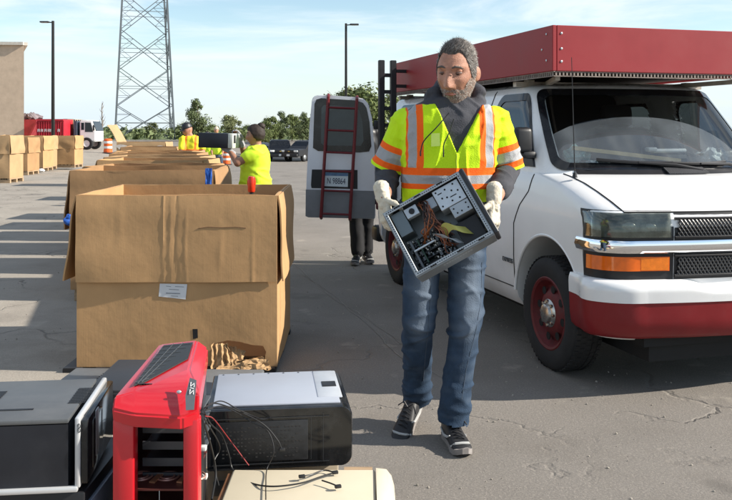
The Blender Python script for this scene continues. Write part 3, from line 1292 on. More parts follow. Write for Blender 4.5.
SU = [0.3 * i / 12 for i in range(12)] + [0.3 + 0.15 * i / 8 for i in range(8)] + [0.45 + 0.55 * i / 110 for i in range(110)] + [1 + 0.2 * i / 8 for i in range(9)]
SUF = SU + [-s for s in reversed(SU[1:-1])]
bm = bmesh.new()
grid = [[bm.verts.new(outline(z, s, UPP)) for s in SUF] for z in gz]
n = len(SUF)
WS0, WS1, WZ0, WZ1 = -0.38, 0.38, 1.2, 1.728
for j in range(len(gz) - 1):
    for i in range(n):
        k = (i + 1) % n
        s = (SUF[i] + SUF[k]) / 2 if abs(SUF[i] - SUF[k]) < 0.5 else SUF[i]
        z = (gz[j] + gz[j + 1]) / 2
        hole = False
        if abs(s) < 0.36 and WZ0 + .02 < z < WZ1 - .015:
            hole = True
        u = outline(z, s, UPP).y
        if 0.46 < abs(s) < 1:
            for w in WIN:
                if (s > 0) != (w[1] > 0):
                    continue
                t = (z - w[4]) / (w[5] - w[4])
                if 0.06 < t < 0.94:
                    a, b = lerp(w[2][0], w[2][1], t), lerp(w[3][0], w[3][1], t)
                    if a + .03 < u < b - .03 and in_rr(u - (a + b) / 2, (t - .5) * .48, b - a, .48, .1):
                        hole = True
        if not hole:
            bm.faces.new((grid[j][i], grid[j][k], grid[j + 1][k], grid[j + 1][i]))
bm.faces.new(grid[-1])
bmesh.ops.recalc_face_normals(bm, faces=bm.faces[:])
bmesh.ops.solidify(bm, geom=bm.faces[:], thickness=0.025)
obj('cabin_shell', bm, WP, van, angle=30)


def panel(name, fn, w, h, r, m, parent, frame=None, fm=None, nseg=8, thick=None, rings_=6):
    """rounded panel over parameters (x, y) in metres mapped by fn; optional frame ring of width `frame` round it"""
    def rr(d):
        pts = []
        W2, H2, rad = w / 2 - d, h / 2 - d, max(0.004, r - d * .6)
        for cx, cy, a0 in ((W2 - rad, H2 - rad, 0), (-W2 + rad, H2 - rad, 90), (-W2 + rad, -H2 + rad, 180), (W2 - rad, -H2 + rad, 270)):
            for k in range(nseg + 1):
                a = R(a0 + 90 * k / nseg)
                pts.append((cx + rad * math.cos(a), cy + rad * math.sin(a)))
        out = []
        for (p, q) in zip(pts, pts[1:] + pts[:1]):
            L = math.hypot(q[0] - p[0], q[1] - p[1])
            kk = max(1, int(L / 0.07))
            for i in range(kk):
                out.append((lerp(p[0], q[0], i / kk), lerp(p[1], q[1], i / kk)))
        return out
    # same number of points at every inset
    base = rr(0)
    d0 = frame or 0.0
    sx, sy = (w - 2 * d0) / w, (h - 2 * d0) / h
    fr = None
    if frame:
        g = MB()
        g.rings([[fn(x, y, 0.0) for x, y in base], [fn(x, y, 0.006) for x, y in base], [fn(x * sx, y * sy, 0.006) for x, y in base], [fn(x * sx, y * sy, -0.004) for x, y in base]], cap=False)
        fr = obj(name, g, fm, parent, angle=50)
    g = MB()
    rg = []
    for k in range(rings_):
        f = 1 - k / rings_
        rg.append([fn(x * sx * f, y * sy * f, 0.001) for x, y in base])
    vs = g.rings(rg, cap=False)
    c = g.bm.verts.new(fn(0, 0, 0.001))
    L = vs[-1]
    for i in range(len(L)):
        g.bm.faces.new((L[i], L[(i + 1) % len(L)], c))
    o = obj('glass' if fr else name, g, m, parent if fr is None else fr, angle=50)
    return fr, o


def glass_mat(name, tint, painted_glare=0.0, refl=0.06):
    m = bpy.data.materials.new(name)
    m.use_nodes = True
    nt = m.node_tree
    nt.nodes.clear()
    out = nd(nt, 'ShaderNodeOutputMaterial')
    tr = nd(nt, 'ShaderNodeBsdfTransparent')
    tr.inputs[0].default_value = tuple(tint) + (1,)
    gl = nd(nt, 'ShaderNodeBsdfGlossy')
    gl.inputs['Roughness'].default_value = 0.02
    lw = nd(nt, 'ShaderNodeLayerWeight')
    lw.inputs[0].default_value = 0.35
    mr = nd(nt, 'ShaderNodeMapRange')
    mr.inputs[3].default_value = refl
    mr.inputs[4].default_value = 0.75
    nt.links.new(lw.outputs['Fresnel'], mr.inputs[0])
    mx = nd(nt, 'ShaderNodeMixShader')
    nt.links.new(mr.outputs[0], mx.inputs[0])
    nt.links.new(tr.outputs[0], mx.inputs[1])
    nt.links.new(gl.outputs[0], mx.inputs[2])
    last = mx.outputs[0]
    if painted_glare:
        at = nd(nt, 'ShaderNodeAttribute', attribute_name='painted_glare')
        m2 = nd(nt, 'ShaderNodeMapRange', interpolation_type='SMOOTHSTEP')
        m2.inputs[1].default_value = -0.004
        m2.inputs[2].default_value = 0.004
        m2.inputs[4].default_value = painted_glare
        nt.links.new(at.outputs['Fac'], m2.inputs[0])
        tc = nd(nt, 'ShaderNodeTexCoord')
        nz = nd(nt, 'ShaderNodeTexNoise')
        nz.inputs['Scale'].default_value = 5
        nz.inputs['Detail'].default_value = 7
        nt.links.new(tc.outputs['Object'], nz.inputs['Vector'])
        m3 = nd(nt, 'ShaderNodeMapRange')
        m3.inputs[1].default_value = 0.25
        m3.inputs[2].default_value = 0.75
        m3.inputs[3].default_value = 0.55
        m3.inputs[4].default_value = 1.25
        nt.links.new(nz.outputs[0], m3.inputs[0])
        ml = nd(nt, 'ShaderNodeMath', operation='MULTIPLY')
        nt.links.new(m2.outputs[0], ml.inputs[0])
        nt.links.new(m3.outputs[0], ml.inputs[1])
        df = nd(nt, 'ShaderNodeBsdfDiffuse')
        df.inputs[0].default_value = (0.3, 0.34, 0.38, 1)  # blue-grey colour standing in for reflected sky
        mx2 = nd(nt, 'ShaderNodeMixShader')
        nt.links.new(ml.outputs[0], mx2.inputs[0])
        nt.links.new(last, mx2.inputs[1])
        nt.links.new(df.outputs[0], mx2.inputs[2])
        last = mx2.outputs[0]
    nt.links.new(last, out.inputs[0])
    return m


SIDE_GLASS = glass_mat('tinted_side_glass', (0.16, 0.19, 0.2), 0, 0.08)
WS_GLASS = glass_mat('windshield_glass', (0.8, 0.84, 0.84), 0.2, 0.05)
# side windows
for w in WIN:
    kind, sg, a, b, z0, z1 = w
    wl, hl = (b[0] + b[1] - a[0] - a[1]) / 2, (z1 - z0)

    def fn(x, y, off, w=w, wl=wl, hl=hl):
        z = lerp(w[4], w[5], y / hl + .5)
        return outline(z, win_s(w, x / wl + .5, z), UPP, 0.002 + off)
    panel('window', fn, wl, hl, 0.11, SIDE_GLASS, van, 0.05, M['gloss_black'])
# windshield with black surround
WH_ = WZ1 - WZ0


def wfn(x, y, off):
    z = lerp(WZ0, WZ1, y / WH_ + .5)
    return outline(z, 0.382 * x / 0.75, UPP, 0.003 + off)


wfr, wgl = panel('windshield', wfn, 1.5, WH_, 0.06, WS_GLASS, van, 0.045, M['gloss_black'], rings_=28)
# pale arc painted on the glass in place of a sky reflection
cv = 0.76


def painted_glare(co, n):
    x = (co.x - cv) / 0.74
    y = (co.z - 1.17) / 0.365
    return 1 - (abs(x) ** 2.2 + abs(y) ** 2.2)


attr(wgl.data, 'painted_glare', painted_glare)

# ---- cabin furniture seen through the glass
g = MB()
dm = mat('dash', (0.035, 0.036, 0.038), 0.7)
dash = [outline(1.185, s * 0.34, UPP) for s in [i / 10 - 1 for i in range(21)]]
front = [Vector((VC + (p.x - VC) * 0.97, p.y + 0.03, 1.19)) for p in dash]
rear = [Vector((VC + (p.x - VC) * 0.97, 0.62, 1.22)) for p in dash]
for i in range(20):
    g.bm.faces.new([g.bm.verts.new(q) for q in (front[i], front[i + 1], rear[i + 1], rear[i])])
obj('dashboard', g, dm, van)
sm_ = mat('seat_cloth', (0.05, 0.05, 0.055), 0.9)
for v in (0.45, 1.31):
    g = MB()
    g.box((v, 1.25, 1.22), (0.5, 0.16, 0.5), rot=(R(-12), 0, 0), bev=0.05)
    g.box((v, 1.32, 1.56), (0.26, 0.1, 0.18), rot=(R(-8), 0, 0), bev=0.04)
    obj('seat', g, sm_, van)
g = MB()
g.lathe([(0.17, 0), (0.185, 0.012), (0.2, 0), (0.185, -0.012), (0.17, 0)], (0, 0, 0), 'z', 32)
g.bar((-.18, 0, 0), (.18, 0, 0), .03)
g.bm.transform(Matrix.Translation((1.3, 0.68, 1.25)) @ Euler((R(62), 0, 0)).to_matrix().to_4x4())
obj('steering_wheel', g, M['black'], van)
g = MB()
g.box((VC, 1.75, 1.45), (1.4, 0.03, 0.6))
obj('bulkhead', g, mat('bulkhead', (0.02, 0.02, 0.022), 0.8), van)


def vw(v, u, z):
    return ROOTM[van.name] @ Vector((v, u, z))


def vthing(name, mb, m, label, cat, group=None, angle=40):
    mb.bm.transform(ROOTM[van.name])
    o = obj(name, mb, m, None, angle=angle)
    return tag(o, label, cat, group)


rnd = random.Random(7)


def crumple(c, r, seed, squash=0.7):
    g = MB()
    b = bmesh.new()
    bmesh.ops.create_icosphere(b, subdivisions=3, radius=1)
    for v in b.verts:
        d = v.co.normalized()
        k = 0.75 + 0.5 * noise.noise(d * 1.7 + Vector((seed, 0, 0))) + 0.35 * abs(noise.noise(d * 4 + Vector((0, seed, 0))))
        v.co = Vector((d.x * r * k, d.y * r * k, d.z * r * k * squash))
    g._take(b, Matrix.Translation(Vector(c)))
    return g


teal = mat('teal_paper', (0.3, 0.5, 0.48), 0.7, var=0.45, scale=30)
vthing('crumpled_rag', crumple((0.36, 0.27, 1.29), 0.09, 1), teal, 'crumpled pale teal rag at the left corner of the dashboard behind the windshield', 'rag', 'clutter on the dashboard', 8)
vthing('crumpled_paper', crumple((0.42, 0.17, 1.23), 0.05, 2), mat('blue_grey_paper', (0.4, 0.5, 0.55), 0.7, var=0.4, scale=40), 'small crumpled grey-blue paper in front of the teal rag on the dashboard', 'paper', 'clutter on the dashboard', 8)
vthing('crumpled_paper', crumple((0.52, 0.1, 1.22), 0.05, 5, .5), mat('white_paper', (0.7, 0.72, 0.66), 0.7, var=0.2, scale=40), 'small white crumpled paper at the middle of the left wiper behind the windshield', 'paper', 'clutter on the dashboard', 8)
vthing('plastic_bag', crumple((1.32, 0.2, 1.27), 0.09, 3), mat('clear_bag', (0.6, 0.66, 0.64), 0.35, var=0.4, scale=30), 'crumpled clear plastic bag on the right part of the dashboard', 'bag', 'clutter on the dashboard', 8)
vthing('crumpled_rag', crumple((1.5, 0.3, 1.27), 0.08, 4), mat('grey_rag', (0.35, 0.36, 0.33), 0.8, var=0.5, scale=30), 'crumpled grey rag at the right end of the dashboard', 'rag', 'clutter on the dashboard', 8)
g = MB()
g.bar((0.3, 0.2, 1.335), (1.12, 0.25, 1.245), 0.035, 0.025)
vthing('wooden_stick', g, mat('tan_stick', (0.5, 0.4, 0.2), 0.6, var=0.2, scale=10), 'long tan stick lying slanted across the dashboard behind the windshield', 'stick')
g = MB()
g.bar((0.7, 0.05, 1.215), (0.98, 0.06, 1.215), 0.05, 0.02)
vthing('yellow_notebook', g, mat('yellow_card', (0.6, 0.5, 0.12), 0.6), 'small yellow notebook between the two wipers on the dashboard', 'notebook')
g = MB()
g.tube([(0.92, 0.26, 1.31), (1.2, 0.3, 1.31)], 0.016, 10)
g.box((0.91, 0.26, 1.32), (0.07, 0.05, 0.03), bev=.01)
vthing('white_tube', g, mat('white_plastic', (0.7, 0.74, 0.74), 0.4), 'white plastic tube with a square end on the dashboard above the tan stick', 'tube')

# ---- nose: black surround, lamps, chrome strip, grille


def fpan(name, v0, v1, z0, z1, off, m, parent, thick=0.015, nx=16, nz=4, sg=1):
    """panel on the nose between v0..v1 (v < 0.2 wraps round the corner) ; s interpolated"""
    zc = (z0 + z1) / 2

    def S(v):
        return 0.45 if v <= -1 else s_of_v(v, zc, LOW)
    sa, sb = (S(v0) if not isinstance(v0, tuple) else v0[0]), (S(v1) if not isinstance(v1, tuple) else v1[0])
    g = MB()
    rings_ = []
    for t in range(nx + 1):
        s = sg * lerp(sa, sb, t / nx)
        ring = [outline(lerp(z0, z1, j / nz), s, LOW, off) for j in range(nz + 1)] + [outline(lerp(z1, z0, j / nz), s, LOW, off - thick) for j in range(nz + 1)]
        rings_.append(ring)
    g.rings(rings_)
    return obj(name, g, m, parent, angle=40)


amber = mat('amber_lens', (0.72, 0.13, 0.008), 0.15, var=0.12, scale=22, coat=0.7)
HSG = mat('lamp_housing', (0.3, 0.31, 0.29), 0.35, .4, var=0.45, scale=16)
LENS = glass_mat('lamp_lens', (0.75, 0.77, 0.75), 0, 0.015)
REF = mat('lamp_reflector', (0.62, 0.62, 0.58), 0.25, .5, var=.3, scale=60)
for sg in (1, -1):
    k = lambda v: (sg * 1, v)
    hb = fpan('lamp_surround', (0.452,), 0.39, 0.645, 1.012, 0.004, M['black'], van, sg=sg)
    hl = fpan('headlight', (0.445,), 0.37, 0.872, 1.0, 0.012, HSG, van, sg=sg)
    for (va, vb, za, zb) in ((0.115, 0.17, 0.905, 0.955), (0.225, 0.285, 0.9, 0.948)):
        g = MB()
        zc = (za + zb) / 2
        p = outline(zc, sg * s_of_v((va + vb) / 2, zc, LOW), LOW, 0.006)
        g.ell(p, (0.04, 0.009, 0.026), rot=(0, 0, -sg * 0.35))
        obj('bulb', g, REF, hl)
    fpan('lens', (0.445,), 0.37, 0.87, 1.002, 0.022, LENS, hl, sg=sg, thick=.004)
    al = fpan('turn_signal', (0.44,), 0.365, 0.692, 0.768, 0.013, amber, van, sg=sg)
    fpan('reflector', 0.21, 0.36, 0.697, 0.763, 0.0145, mat('amber_ribbed', (0.78, 0.19, 0.012), 0.2, var=0.15, scale=40, coat=0.7), al, sg=sg)
cs = MB()
ring = []
for i in range(49):
    s = lerp(-0.46, 0.46, i / 48)
    ring.append([outline(z, s, LOW, o) for z, o in ((0.785, 0.0), (0.788, 0.02), (0.82, 0.032), (0.855, 0.02), (0.858, 0.0))])
cs.rings(ring)
obj('chrome_strip', cs, M['chrome'], van, angle=60)
fpan('grille_backing', 0.395, VC, 0.645, 1.0, 0.003, M['black'], van)
fpan('grille_backing', 0.395, VC, 0.645, 1.0, 0.003, M['black'], van, sg=-1)
for (z0, z1) in ((0.872, 0.972), (0.665, 0.772)):
    g = MB()
    for sg in (1, -1):
        N = 22
        for i in range(-4, N + 4):
            for d in (-1, 1):
                pa = i / N
                pb = (i + d * 3.2) / N
                pts = []
                for t in (0, .25, .5, .75, 1):
                    q = lerp(pa, pb, t)
                    if 0 <= q <= 1:
                        pts.append(outline(lerp(z0, z1, t), sg * 0.21 * q, LOW, 0.012))
                if len(pts) > 1:
                    g.tube(pts, 0.0045, 5)
    obj('grille', g, mat('grille_plastic', (0.02, 0.02, 0.022), 0.35), van)
    fr = MB()
    for z in (z0, z1):
        fr.tube([outline(z, lerp(-.215, .215, i / 24), LOW, 0.012) for i in range(25)], 0.008, 6)
    obj('grille_bar', fr, M['black'], van)
# bumper: white upper, red lower


def bumper(z0, z1, name, m, bulge, parent=None):
    g = MB()
    rr = []
    for i in range(81):
        s = lerp(-0.468, 0.468, i / 80)
        k = sstep(0.468, 0.40, abs(s)) * 0.06 + 0.03
        dip = 0.0
        if abs(s) < 0.2 and z1 > 0.6:
            dip = 0.035 * sstep(0.2, 0.12, abs(s))
        prof = []
        for t in range(9):
            z = lerp(z0, z1 - dip, t / 8)
            o = k + bulge(t / 8) * (k / .095)
            prof.append(outline(z, s, LOW, o))
        prof += [outline(z1 - dip, s, LOW, -0.03), outline(z0, s, LOW, -0.03)]
        rr.append(prof)
    g.rings(rr)
    return obj(name, g, m, van, angle=50)


bu = bumper(0.535, 0.645, 'bumper', WP, lambda t: 0.012 - 0.035 * max(0, t - .55) ** 2 * 5)
bumper(0.335, 0.5335, 'bumper_skirt', M['dark_red'], lambda t: 0.006 - 0.03 * max(0, .3 - t))
g = MB()
g.box((VC, 0.9, 0.27), (1.2, 3.1, 0.16))
g.box((VC, -0.62, 0.31), (1.3, 0.12, 0.06))
for u in (0.0, 3.02):
    g.tube([(0.2, u, 0.34), (2 * VC - .2, u, 0.34)], 0.05, 10)
obj('underbody', g, mat('underbody', (0.012, 0.012, 0.012), 0.9), van)

# ---- wheels
HUBM = mat('hub_metal', (0.45, 0.44, 0.42), 0.28, .9, var=.2, scale=30, dirt=.4, dirtcol=(.15, .12, .1), dscale=25)
WRED = mat('wheel_red', (0.11, 0.009, 0.011), 0.6, var=0.3, scale=20, dirt=0.6, dirtcol=(0.05, 0.03, 0.026), dscale=14)
for u in (0.0, 3.02):
    for sd, v in ((-1, 0.105), (1, 2 * VC - 0.105)):
        r, w = 0.342, 0.2
        g = MB()
        g.lathe([(.205, -w * .42), (.23, -w * .5), (.29, -w * .53), (.322, -w * .47), (.336, -w * .4), (r, -w * .25), (r, w * .25), (.336, w * .4), (.322, w * .47), (.29, w * .53), (.23, w * .5), (.205, w * .42)], (v, u, r - .004), 'x', 64)
        for q in (-.07, -.035, 0, .035, .07):
            for k in range(60):
                a = 2 * PI * (k + .5 * (abs(q) == .035)) / 60
                g.box((v + q, u + r * math.cos(a), r - .004 + r * math.sin(a)), (.027, .027, .006), rot=Euler((a - PI / 2, 0, .25 if q > 0 else -.25)).to_matrix().to_4x4())
        tyre = obj('wheel', g, M['rubber'], van)
        g = MB()
        o = sd
        g.lathe([(.21, o * w * .44), (.222, o * w * .47), (.214, o * w * .49), (.2, o * w * .45), (.19, o * w * .3), (.172, o * w * .2), (.155, o * w * .22), (.13, o * w * .34), (.1, o * w * .4), (.07, o * w * .42), (.0, o * w * .42)], (v, u, r - .004), 'x', 56)
        rim = obj('rim', g, WRED, tyre)
        for k in range(8):
            g = MB()
            a = 2 * PI * k / 8 + .2
            g.lathe([(0.0, o * (w * .3)), (.024, o * (w * .3)), (.024, o * (w * .335 - .01)), (0.0, o * (w * .335 - .01))], (v + o * .012, u + .148 * math.cos(a), r - .004 + .148 * math.sin(a)), 'x', 14)
            obj('vent_hole', g, INNER, tyre)
        g = MB()
        g.lathe([(.085, o * w * .36), (.085, o * w * .42), (.072, o * w * .47), (.06, o * w * .49), (.055, o * w * .56), (.04, o * w * .6), (.0, o * w * .61)], (v, u, r - .004), 'x', 32)
        for k in range(8):
            a = 2 * PI * k / 8
            g.lathe([(0.011, o * w * .4), (.011, o * w * .5), (.0, o * w * .52)], (v, u + .072 * math.cos(a), r - .004 + .072 * math.sin(a)), 'x', 8)
        obj('hub_cap', g, HUBM, tyre)
# wheel arch lips
for u in (0.0, 3.02):
    for v in (-0.004, 2 * VC + 0.004):
        g = MB()
        g.tube([(v + (0.012 if v < 0 else -.012), u + .437 * math.cos(a), .375 + .437 * math.sin(a)) for a in [R(4 + 172 * i / 40) for i in range(41)]], .011, 8)
        obj('wheel_arch', g, WP, van)

# ---- doors, seams, handles, mirror
sl_ = mat('panel_gap', (0.03, 0.03, 0.03), 0.8)


def seam(pts, r=0.004):
    g = MB()
    g.tube(pts, r, 6)
    return obj('panel_gap', g, sl_, van)


def sp(u, z):
    return outline(z, s_of_u(u, z, LOW if z < 1.18 else UPP), LOW if z < 1.18 else UPP, 0.001)


def spline_uz(pts):
    out = []
    for (a, z0), (b, z1) in zip(pts, pts[1:]):
        for i in range(12):
            out.append(sp(lerp(a, b, i / 12), lerp(z0, z1, i / 12)))
    return out + [sp(*pts[-1])]


seam(spline_uz([(.44, .42), (.44, .84), (.36, .97), (.27, 1.06), (.24, 1.17)]))
seam(spline_uz([(1.16, .42), (1.16, 1.17), (1.15, 1.3), (1.13, 1.6), (1.1, 1.73)]))
seam([sp(.44, .42), sp(.8, .42), sp(1.16, .42)])
seam(spline_uz([(2.26, .42), (2.26, 1.17), (2.24, 1.6), (2.24, 1.73)]))
for s in (1, -1):   # bonnet edges
    pts = [outline(z, s * q, LOW, 0.001) for z, q in ((1.0, .335), (1.02, .34), (1.05, .345), (1.095, .35), (1.135, .355), (1.165, .36), (1.178, .362))]
    seam(pts, .005)
seam([outline(1.004, lerp(-.335, .335, i / 30), LOW, 0.001) for i in range(31)], .005)
for u in (1.05, 1.38):
    g = MB()
    g.box((-.012, u, 1.0), (.03, .13, .045), bev=.012)
    obj('door_handle', g, M['black'], van)
g = MB()
g.box((-.002, 1.9, .74), (.012, 3.0 - 1.1, .012), bev=.004)
obj('side_crease', g, WP, van)
tm_ = text_mesh('EXPRESS', 0.042, 0.002)
tm_.transform(Matrix.Translation((-0.0035, .53, .585)) @ Euler((R(90), 0, R(-90))).to_matrix().to_4x4())
link('badge', tm_, M['dark_steel'], van)
g = MB()
g.box((-.01, .3, 1.385), (.125, .08, .165), bev=.03, seg=3)
mir = obj('mirror', g, M['black'], van)
g = MB()
g.box((-.01, .343, 1.385), (.1, .006, .13))
obj('mirror_glass', g, M['chrome'], mir)
g = MB()
g.box((.03, .29, 1.29), (.1, .06, .05), bev=.02)
g.poly([(.068, .26, 1.215), (.068, .48, 1.215), (.085, .47, 1.33), (.1, .38, 1.42)], (-.018, 0, 0))
obj('mirror_arm', g, M['black'], mir)
g = MB()
g.box((2 * VC + .15, .44, 1.38), (.2, .1, .26), bev=.035, seg=3)
g.box((2 * VC + .03, .42, 1.29), (.12, .08, .07), bev=.02)
obj('mirror', g, M['black'], van)
# antenna, wipers, cowl grille
g = MB()
pb = Vector((.13, -.12, 1.165))
g.tube([pb, pb + Vector((0, 0, .03))], [.016, .01], 10)
g.tube([pb + Vector((0, 0, .02)), pb + Vector((-.01, .02, .72))], [.0035, .002], 6)
obj('antenna', g, M['black'], van)
for (s0, s1, zz) in ((.26, .02, (1.275, 1.235)), (.04, -.2, (1.255, 1.225))):
    g = MB()
    pts = []
    for i in range(9):
        t = i / 8
        pts.append(outline(lerp(zz[0] - .01, 1.245, t) - .008 * math.sin(t * PI), lerp(s0, s1, t), UPP, .022))
    g.tube(pts, .011, 6)
    a = outline(1.2, s1 - .09, UPP, .03)
    g.tube([a, outline(1.232, s1 - .0, UPP, .04), pts[4] + Vector((0, -.012, 0))], [.012, .011, .007], 6)
    obj('wiper', g, M['black'], van)
g = MB()
for i in range(24):
    s = lerp(.06, -.08, i / 23)
    p, q = outline(1.182, s, UPP, .05), outline(1.215, s, UPP, .015)
    g.bar(p, q, .007)
obj('cowl_grille', g, mat('cowl_plastic', (0.07, 0.07, 0.075), 0.6), van)
g = MB()
rr = []
for i in range(41):
    s = lerp(-.33, .33, i / 40)
    rr.append([outline(1.178, s, LOW, .012), outline(1.186, s, LOW, .012), outline(1.212, s, UPP, .004), outline(1.2, s, UPP, -.02)])
g.rings(rr)
obj('cowl', g, M['black'], van)

# ---- roof rack of red boards
rk = MB()
z0, z1, u0, u1, v0, v1, th = 1.815, 2.1, .08, 3.46, .09, 1.68, .028
rk.box((v0 + th / 2, (u0 + u1) / 2, (z0 + z1) / 2), (th, u1 - u0, z1 - z0), bev=.004, seg=1)
rk.box((v1 - th / 2, (u0 + u1) / 2, (z0 + z1) / 2), (th, u1 - u0, z1 - z0), bev=.004, seg=1)
rk.box(((v0 + v1) / 2, u0 + th / 2, (z0 + z1) / 2), (v1 - v0 - 2 * th - .002, th, z1 - z0), bev=.004, seg=1)
rk.box(((v0 + v1) / 2, u1 - th / 2, (z0 + z1) / 2), (v1 - v0 - 2 * th - .002, th, z1 - z0), bev=.004, seg=1)
rack = obj('roof_rack', rk, M['red_paint'], van)
g = MB()
g.box(((v0 + v1) / 2, (u0 + u1) / 2, z0 + .02), (v1 - v0 - 2 * th - .004, u1 - u0 - 2 * th - .004, .012))
obj('rack_floor', g, mat('rack_floor_board', (0.05, 0.035, 0.03), 0.8, var=0.4, scale=5), rack, smooth=False)
g = MB()
for i in range(130):   # perforated edge strip: teeth of bright metal
    u = lerp(u0 + .02, u1 - .02, i / 129)
    g.box((v0 + .012, u, z0 - .016), (.006, .011, .022))
for i in range(62):
    v = lerp(v0 + .03, v1 - .03, i / 61)
    g.box((v, u0 + .012, z0 - .016), (.011, .006, .022))
for z in (z0 - .003, z0 - .03):
    g.box((v0 + .012, (u0 + u1) / 2, z), (.008, u1 - u0, .006))
    g.box(((v0 + v1) / 2, u0 + .014, z), (v1 - v0 - .03, .008, .006))
obj('perforated_strip', g, mat('perforated_metal', (0.2, 0.165, 0.145), 0.6, 0.4, var=0.4, scale=20), rack, smooth=False)
g = MB()
for u in (.72, 1.65, 2.55, 3.3):
    g.box(((v0 + v1) / 2, u, z0 - .05), (v1 - v0 - .1, .05, .035))
    for v in (v0 + .16, v1 - .16):
        g.box((v, u, 1.77), (.05, .06, .05))
g.bar((v0 + .1, .2, z0 - .035), (v0 + .3, .75, z0 - .05), .03)
g.bar((v1 - .1, .2, z0 - .035), (v1 - .3, .75, z0 - .05), .03)
obj('cross_bar', g, mat('rack_bar', (0.42, 0.38, 0.33), 0.5, 0.5, var=0.3, scale=12), rack)
g = MB()
bo = []
for p in ((v0 - .002, .16, z1 - .05), (v0 - .002, .16, z0 + .07), (v0 - .002, .22, (z0 + z1) / 2)):
    g.ell(p, (.004, .008, .008), u=10, v=8)
for p in ((v0 + .06, u0 - .002, z1 - .05), (v0 + .06, u0 - .002, z0 + .06), (v0 + .06, u0 - .002, z0 + .14)):
    g.ell(p, (.008, .004, .008), u=10, v=8)
obj('bolt', g, M['zinc'], rack)
# black ladder frame at the rear corner of the rack
g = MB()
for v in (-.035, -.15):
    g.box((v, 2.95, 1.4), (.055, .05, 1.4), bev=.006, seg=1)
for z in (2.0, 1.86):
    g.box((.03, 2.95, z), (.13, .04, .03))
for i in range(9):
    z = .72 + i * .155
    g.box((-.092, 2.95, z), (.1, .03, .035))
obj('rear_ladder', g, M['black'], rack)
# tail lamp and rear bumper
g = MB()
g.box((.0, 3.52, .95), (.05, .1, .6), bev=.015)
obj('tail_lamp', g, mat('tail_red', (0.12, 0.006, 0.006), 0.2), van)
g = MB()
g.box((VC, 3.66, .4), (1.8, .2, .16), bev=.04)
obj('rear_bumper', g, M['black'], van)

# ---- open rear door, swung flat along the view
DZ = 8.7
dx0, dx1 = (305 - 366) / F * DZ, (375.5 - 366) / F * DZ
zb, zt = 1.45 + (130 - 217.5) / F * DZ, 1.45 + (130 - 95.5) / F * DZ


def dP(px, py, off=0.0):
    return Vector(((px - 366) / F * DZ, DZ - off, 1.45 + (130 - py) / F * DZ))


g = MB()
outl = [(305.5, 216), (308, 217.5), (374.5, 219), (375.6, 217), (374.6, 150), (372, 118), (368.5, 104), (364, 99), (356, 97.2), (330, 95.4), (318, 95), (313.5, 96.5), (311.8, 100), (309.5, 125), (306.5, 180)]
g.poly([dP(*p) for p in outl], (0, .07, 0))
bmesh.ops.bevel(g.bm, geom=[e for e in g.bm.edges], offset=.008, segments=2, affect='EDGES')
door = obj('rear_door', g, mat('door_white', (0.7, 0.71, 0.74), 0.3, var=0.03, coat=0.4, dirt=0.2, dirtcol=(0.45, 0.42, 0.38), dscale=2), van, world=True)
# dirty grey lower panel
g = MB()
g.poly([dP(305.8, 189.5, .003), dP(305.5, 216, .003), dP(308, 217.3, .003), dP(374.5, 218.7, .003), dP(375.4, 191, .003)], (0, .003, 0))
obj('lower_panel', g, mat('grey_primer', (0.2, 0.205, 0.21), 0.6, var=0.15, scale=4), door, world=True)
g = MB()
g.poly([dP(*p, .006) for p in [(313, 148), (314.5, 104), (316.5, 99.5), (321, 98.3), (356, 100.5), (363, 103), (366.5, 108), (369.5, 122), (371.3, 146), (369, 151.5), (360, 152.5), (318, 151)]], (0, .005, 0))
wi = obj('rear_window', g, M['gloss_black'], door, world=True)
g = MB()
g.poly([dP(*p, .009) for p in [(321, 143), (321.5, 108), (324, 105), (354, 107), (359, 110), (362.5, 122), (363.5, 141), (361, 146), (324, 145.5)]], (0, .004, 0))
obj('glass', g, mat('door_glass', (0.035, 0.05, 0.055), 0.06, var=0.3, scale=3), door, world=True)
g = MB()
g.poly([dP(*p, .004) for p in [(312, 169.5), (357.5, 170), (357.5, 189), (311.5, 188), (311, 185)]], (0, .006, 0))
pr = obj('plate_recess', g, M['black'], door, world=True)
g = MB()
g.poly([dP(*p, .012) for p in [(324.5, 172.2), (348.2, 173), (347.8, 187), (324, 186)]], (0, .006, 0))
pl = mat('plate_blue_white', (0.62, 0.68, 0.7), 0.4, var=0.12, scale=8)
obj('licence_plate', g, pl, door, world=True)
g = MB()
g.poly([dP(*p, .0135) for p in [(324.7, 172.3), (348.1, 173.1), (348.0, 176.2), (324.6, 175.6)]], (0, .001, 0))
obj('plate_band', g, mat('plate_blue', (0.1, 0.2, 0.35), 0.4, var=0.3, scale=30), door, world=True)
tm_ = text_mesh('N 98864', 0.085, 0.001)
tm_.transform(Matrix.Translation(dP(336.2, 181.3, .0137)) @ Euler((R(90), R(2), 0)).to_matrix().to_4x4() @ Matrix.Diagonal((.62, 1, 1, 1)))
link('plate_number', tm_, mat('plate_ink', (0.02, 0.025, 0.06), 0.5), door, world=True)
g = MB()
for a, b in (((328.5, 97), (321.3, 217)), ((357, 99), (350, 218.5))):
    p, q = dP(*a, .055), dP(*b, .055)
    g.tube([p + Vector((0, .06, .02)), p, q, q + Vector((0, .05, -.01))], .0165, 10)
for y in (107.5, 130, 152, 170.5, 190, 213):
    t = (y - 97) / 120
    g.tube([dP(328.5 - 7.2 * t, y, .055), dP(357 - 7.0 * t, y + 1.2, .055)], .0105, 8)
for y in (112, 205):
    t = (y - 97) / 120
    for x0 in (328.5, 357):
        g.tube([dP(x0 - 7.1 * t, y, .055), dP(x0 - 7.1 * t, y, -.0)], .014, 8)
obj('door_ladder', g, mat('ladder_red', (0.14, 0.008, 0.011), 0.45, var=.2, dirt=.3, dirtcol=(.08, .03, .03), dscale=12), door, world=True)
g = MB()
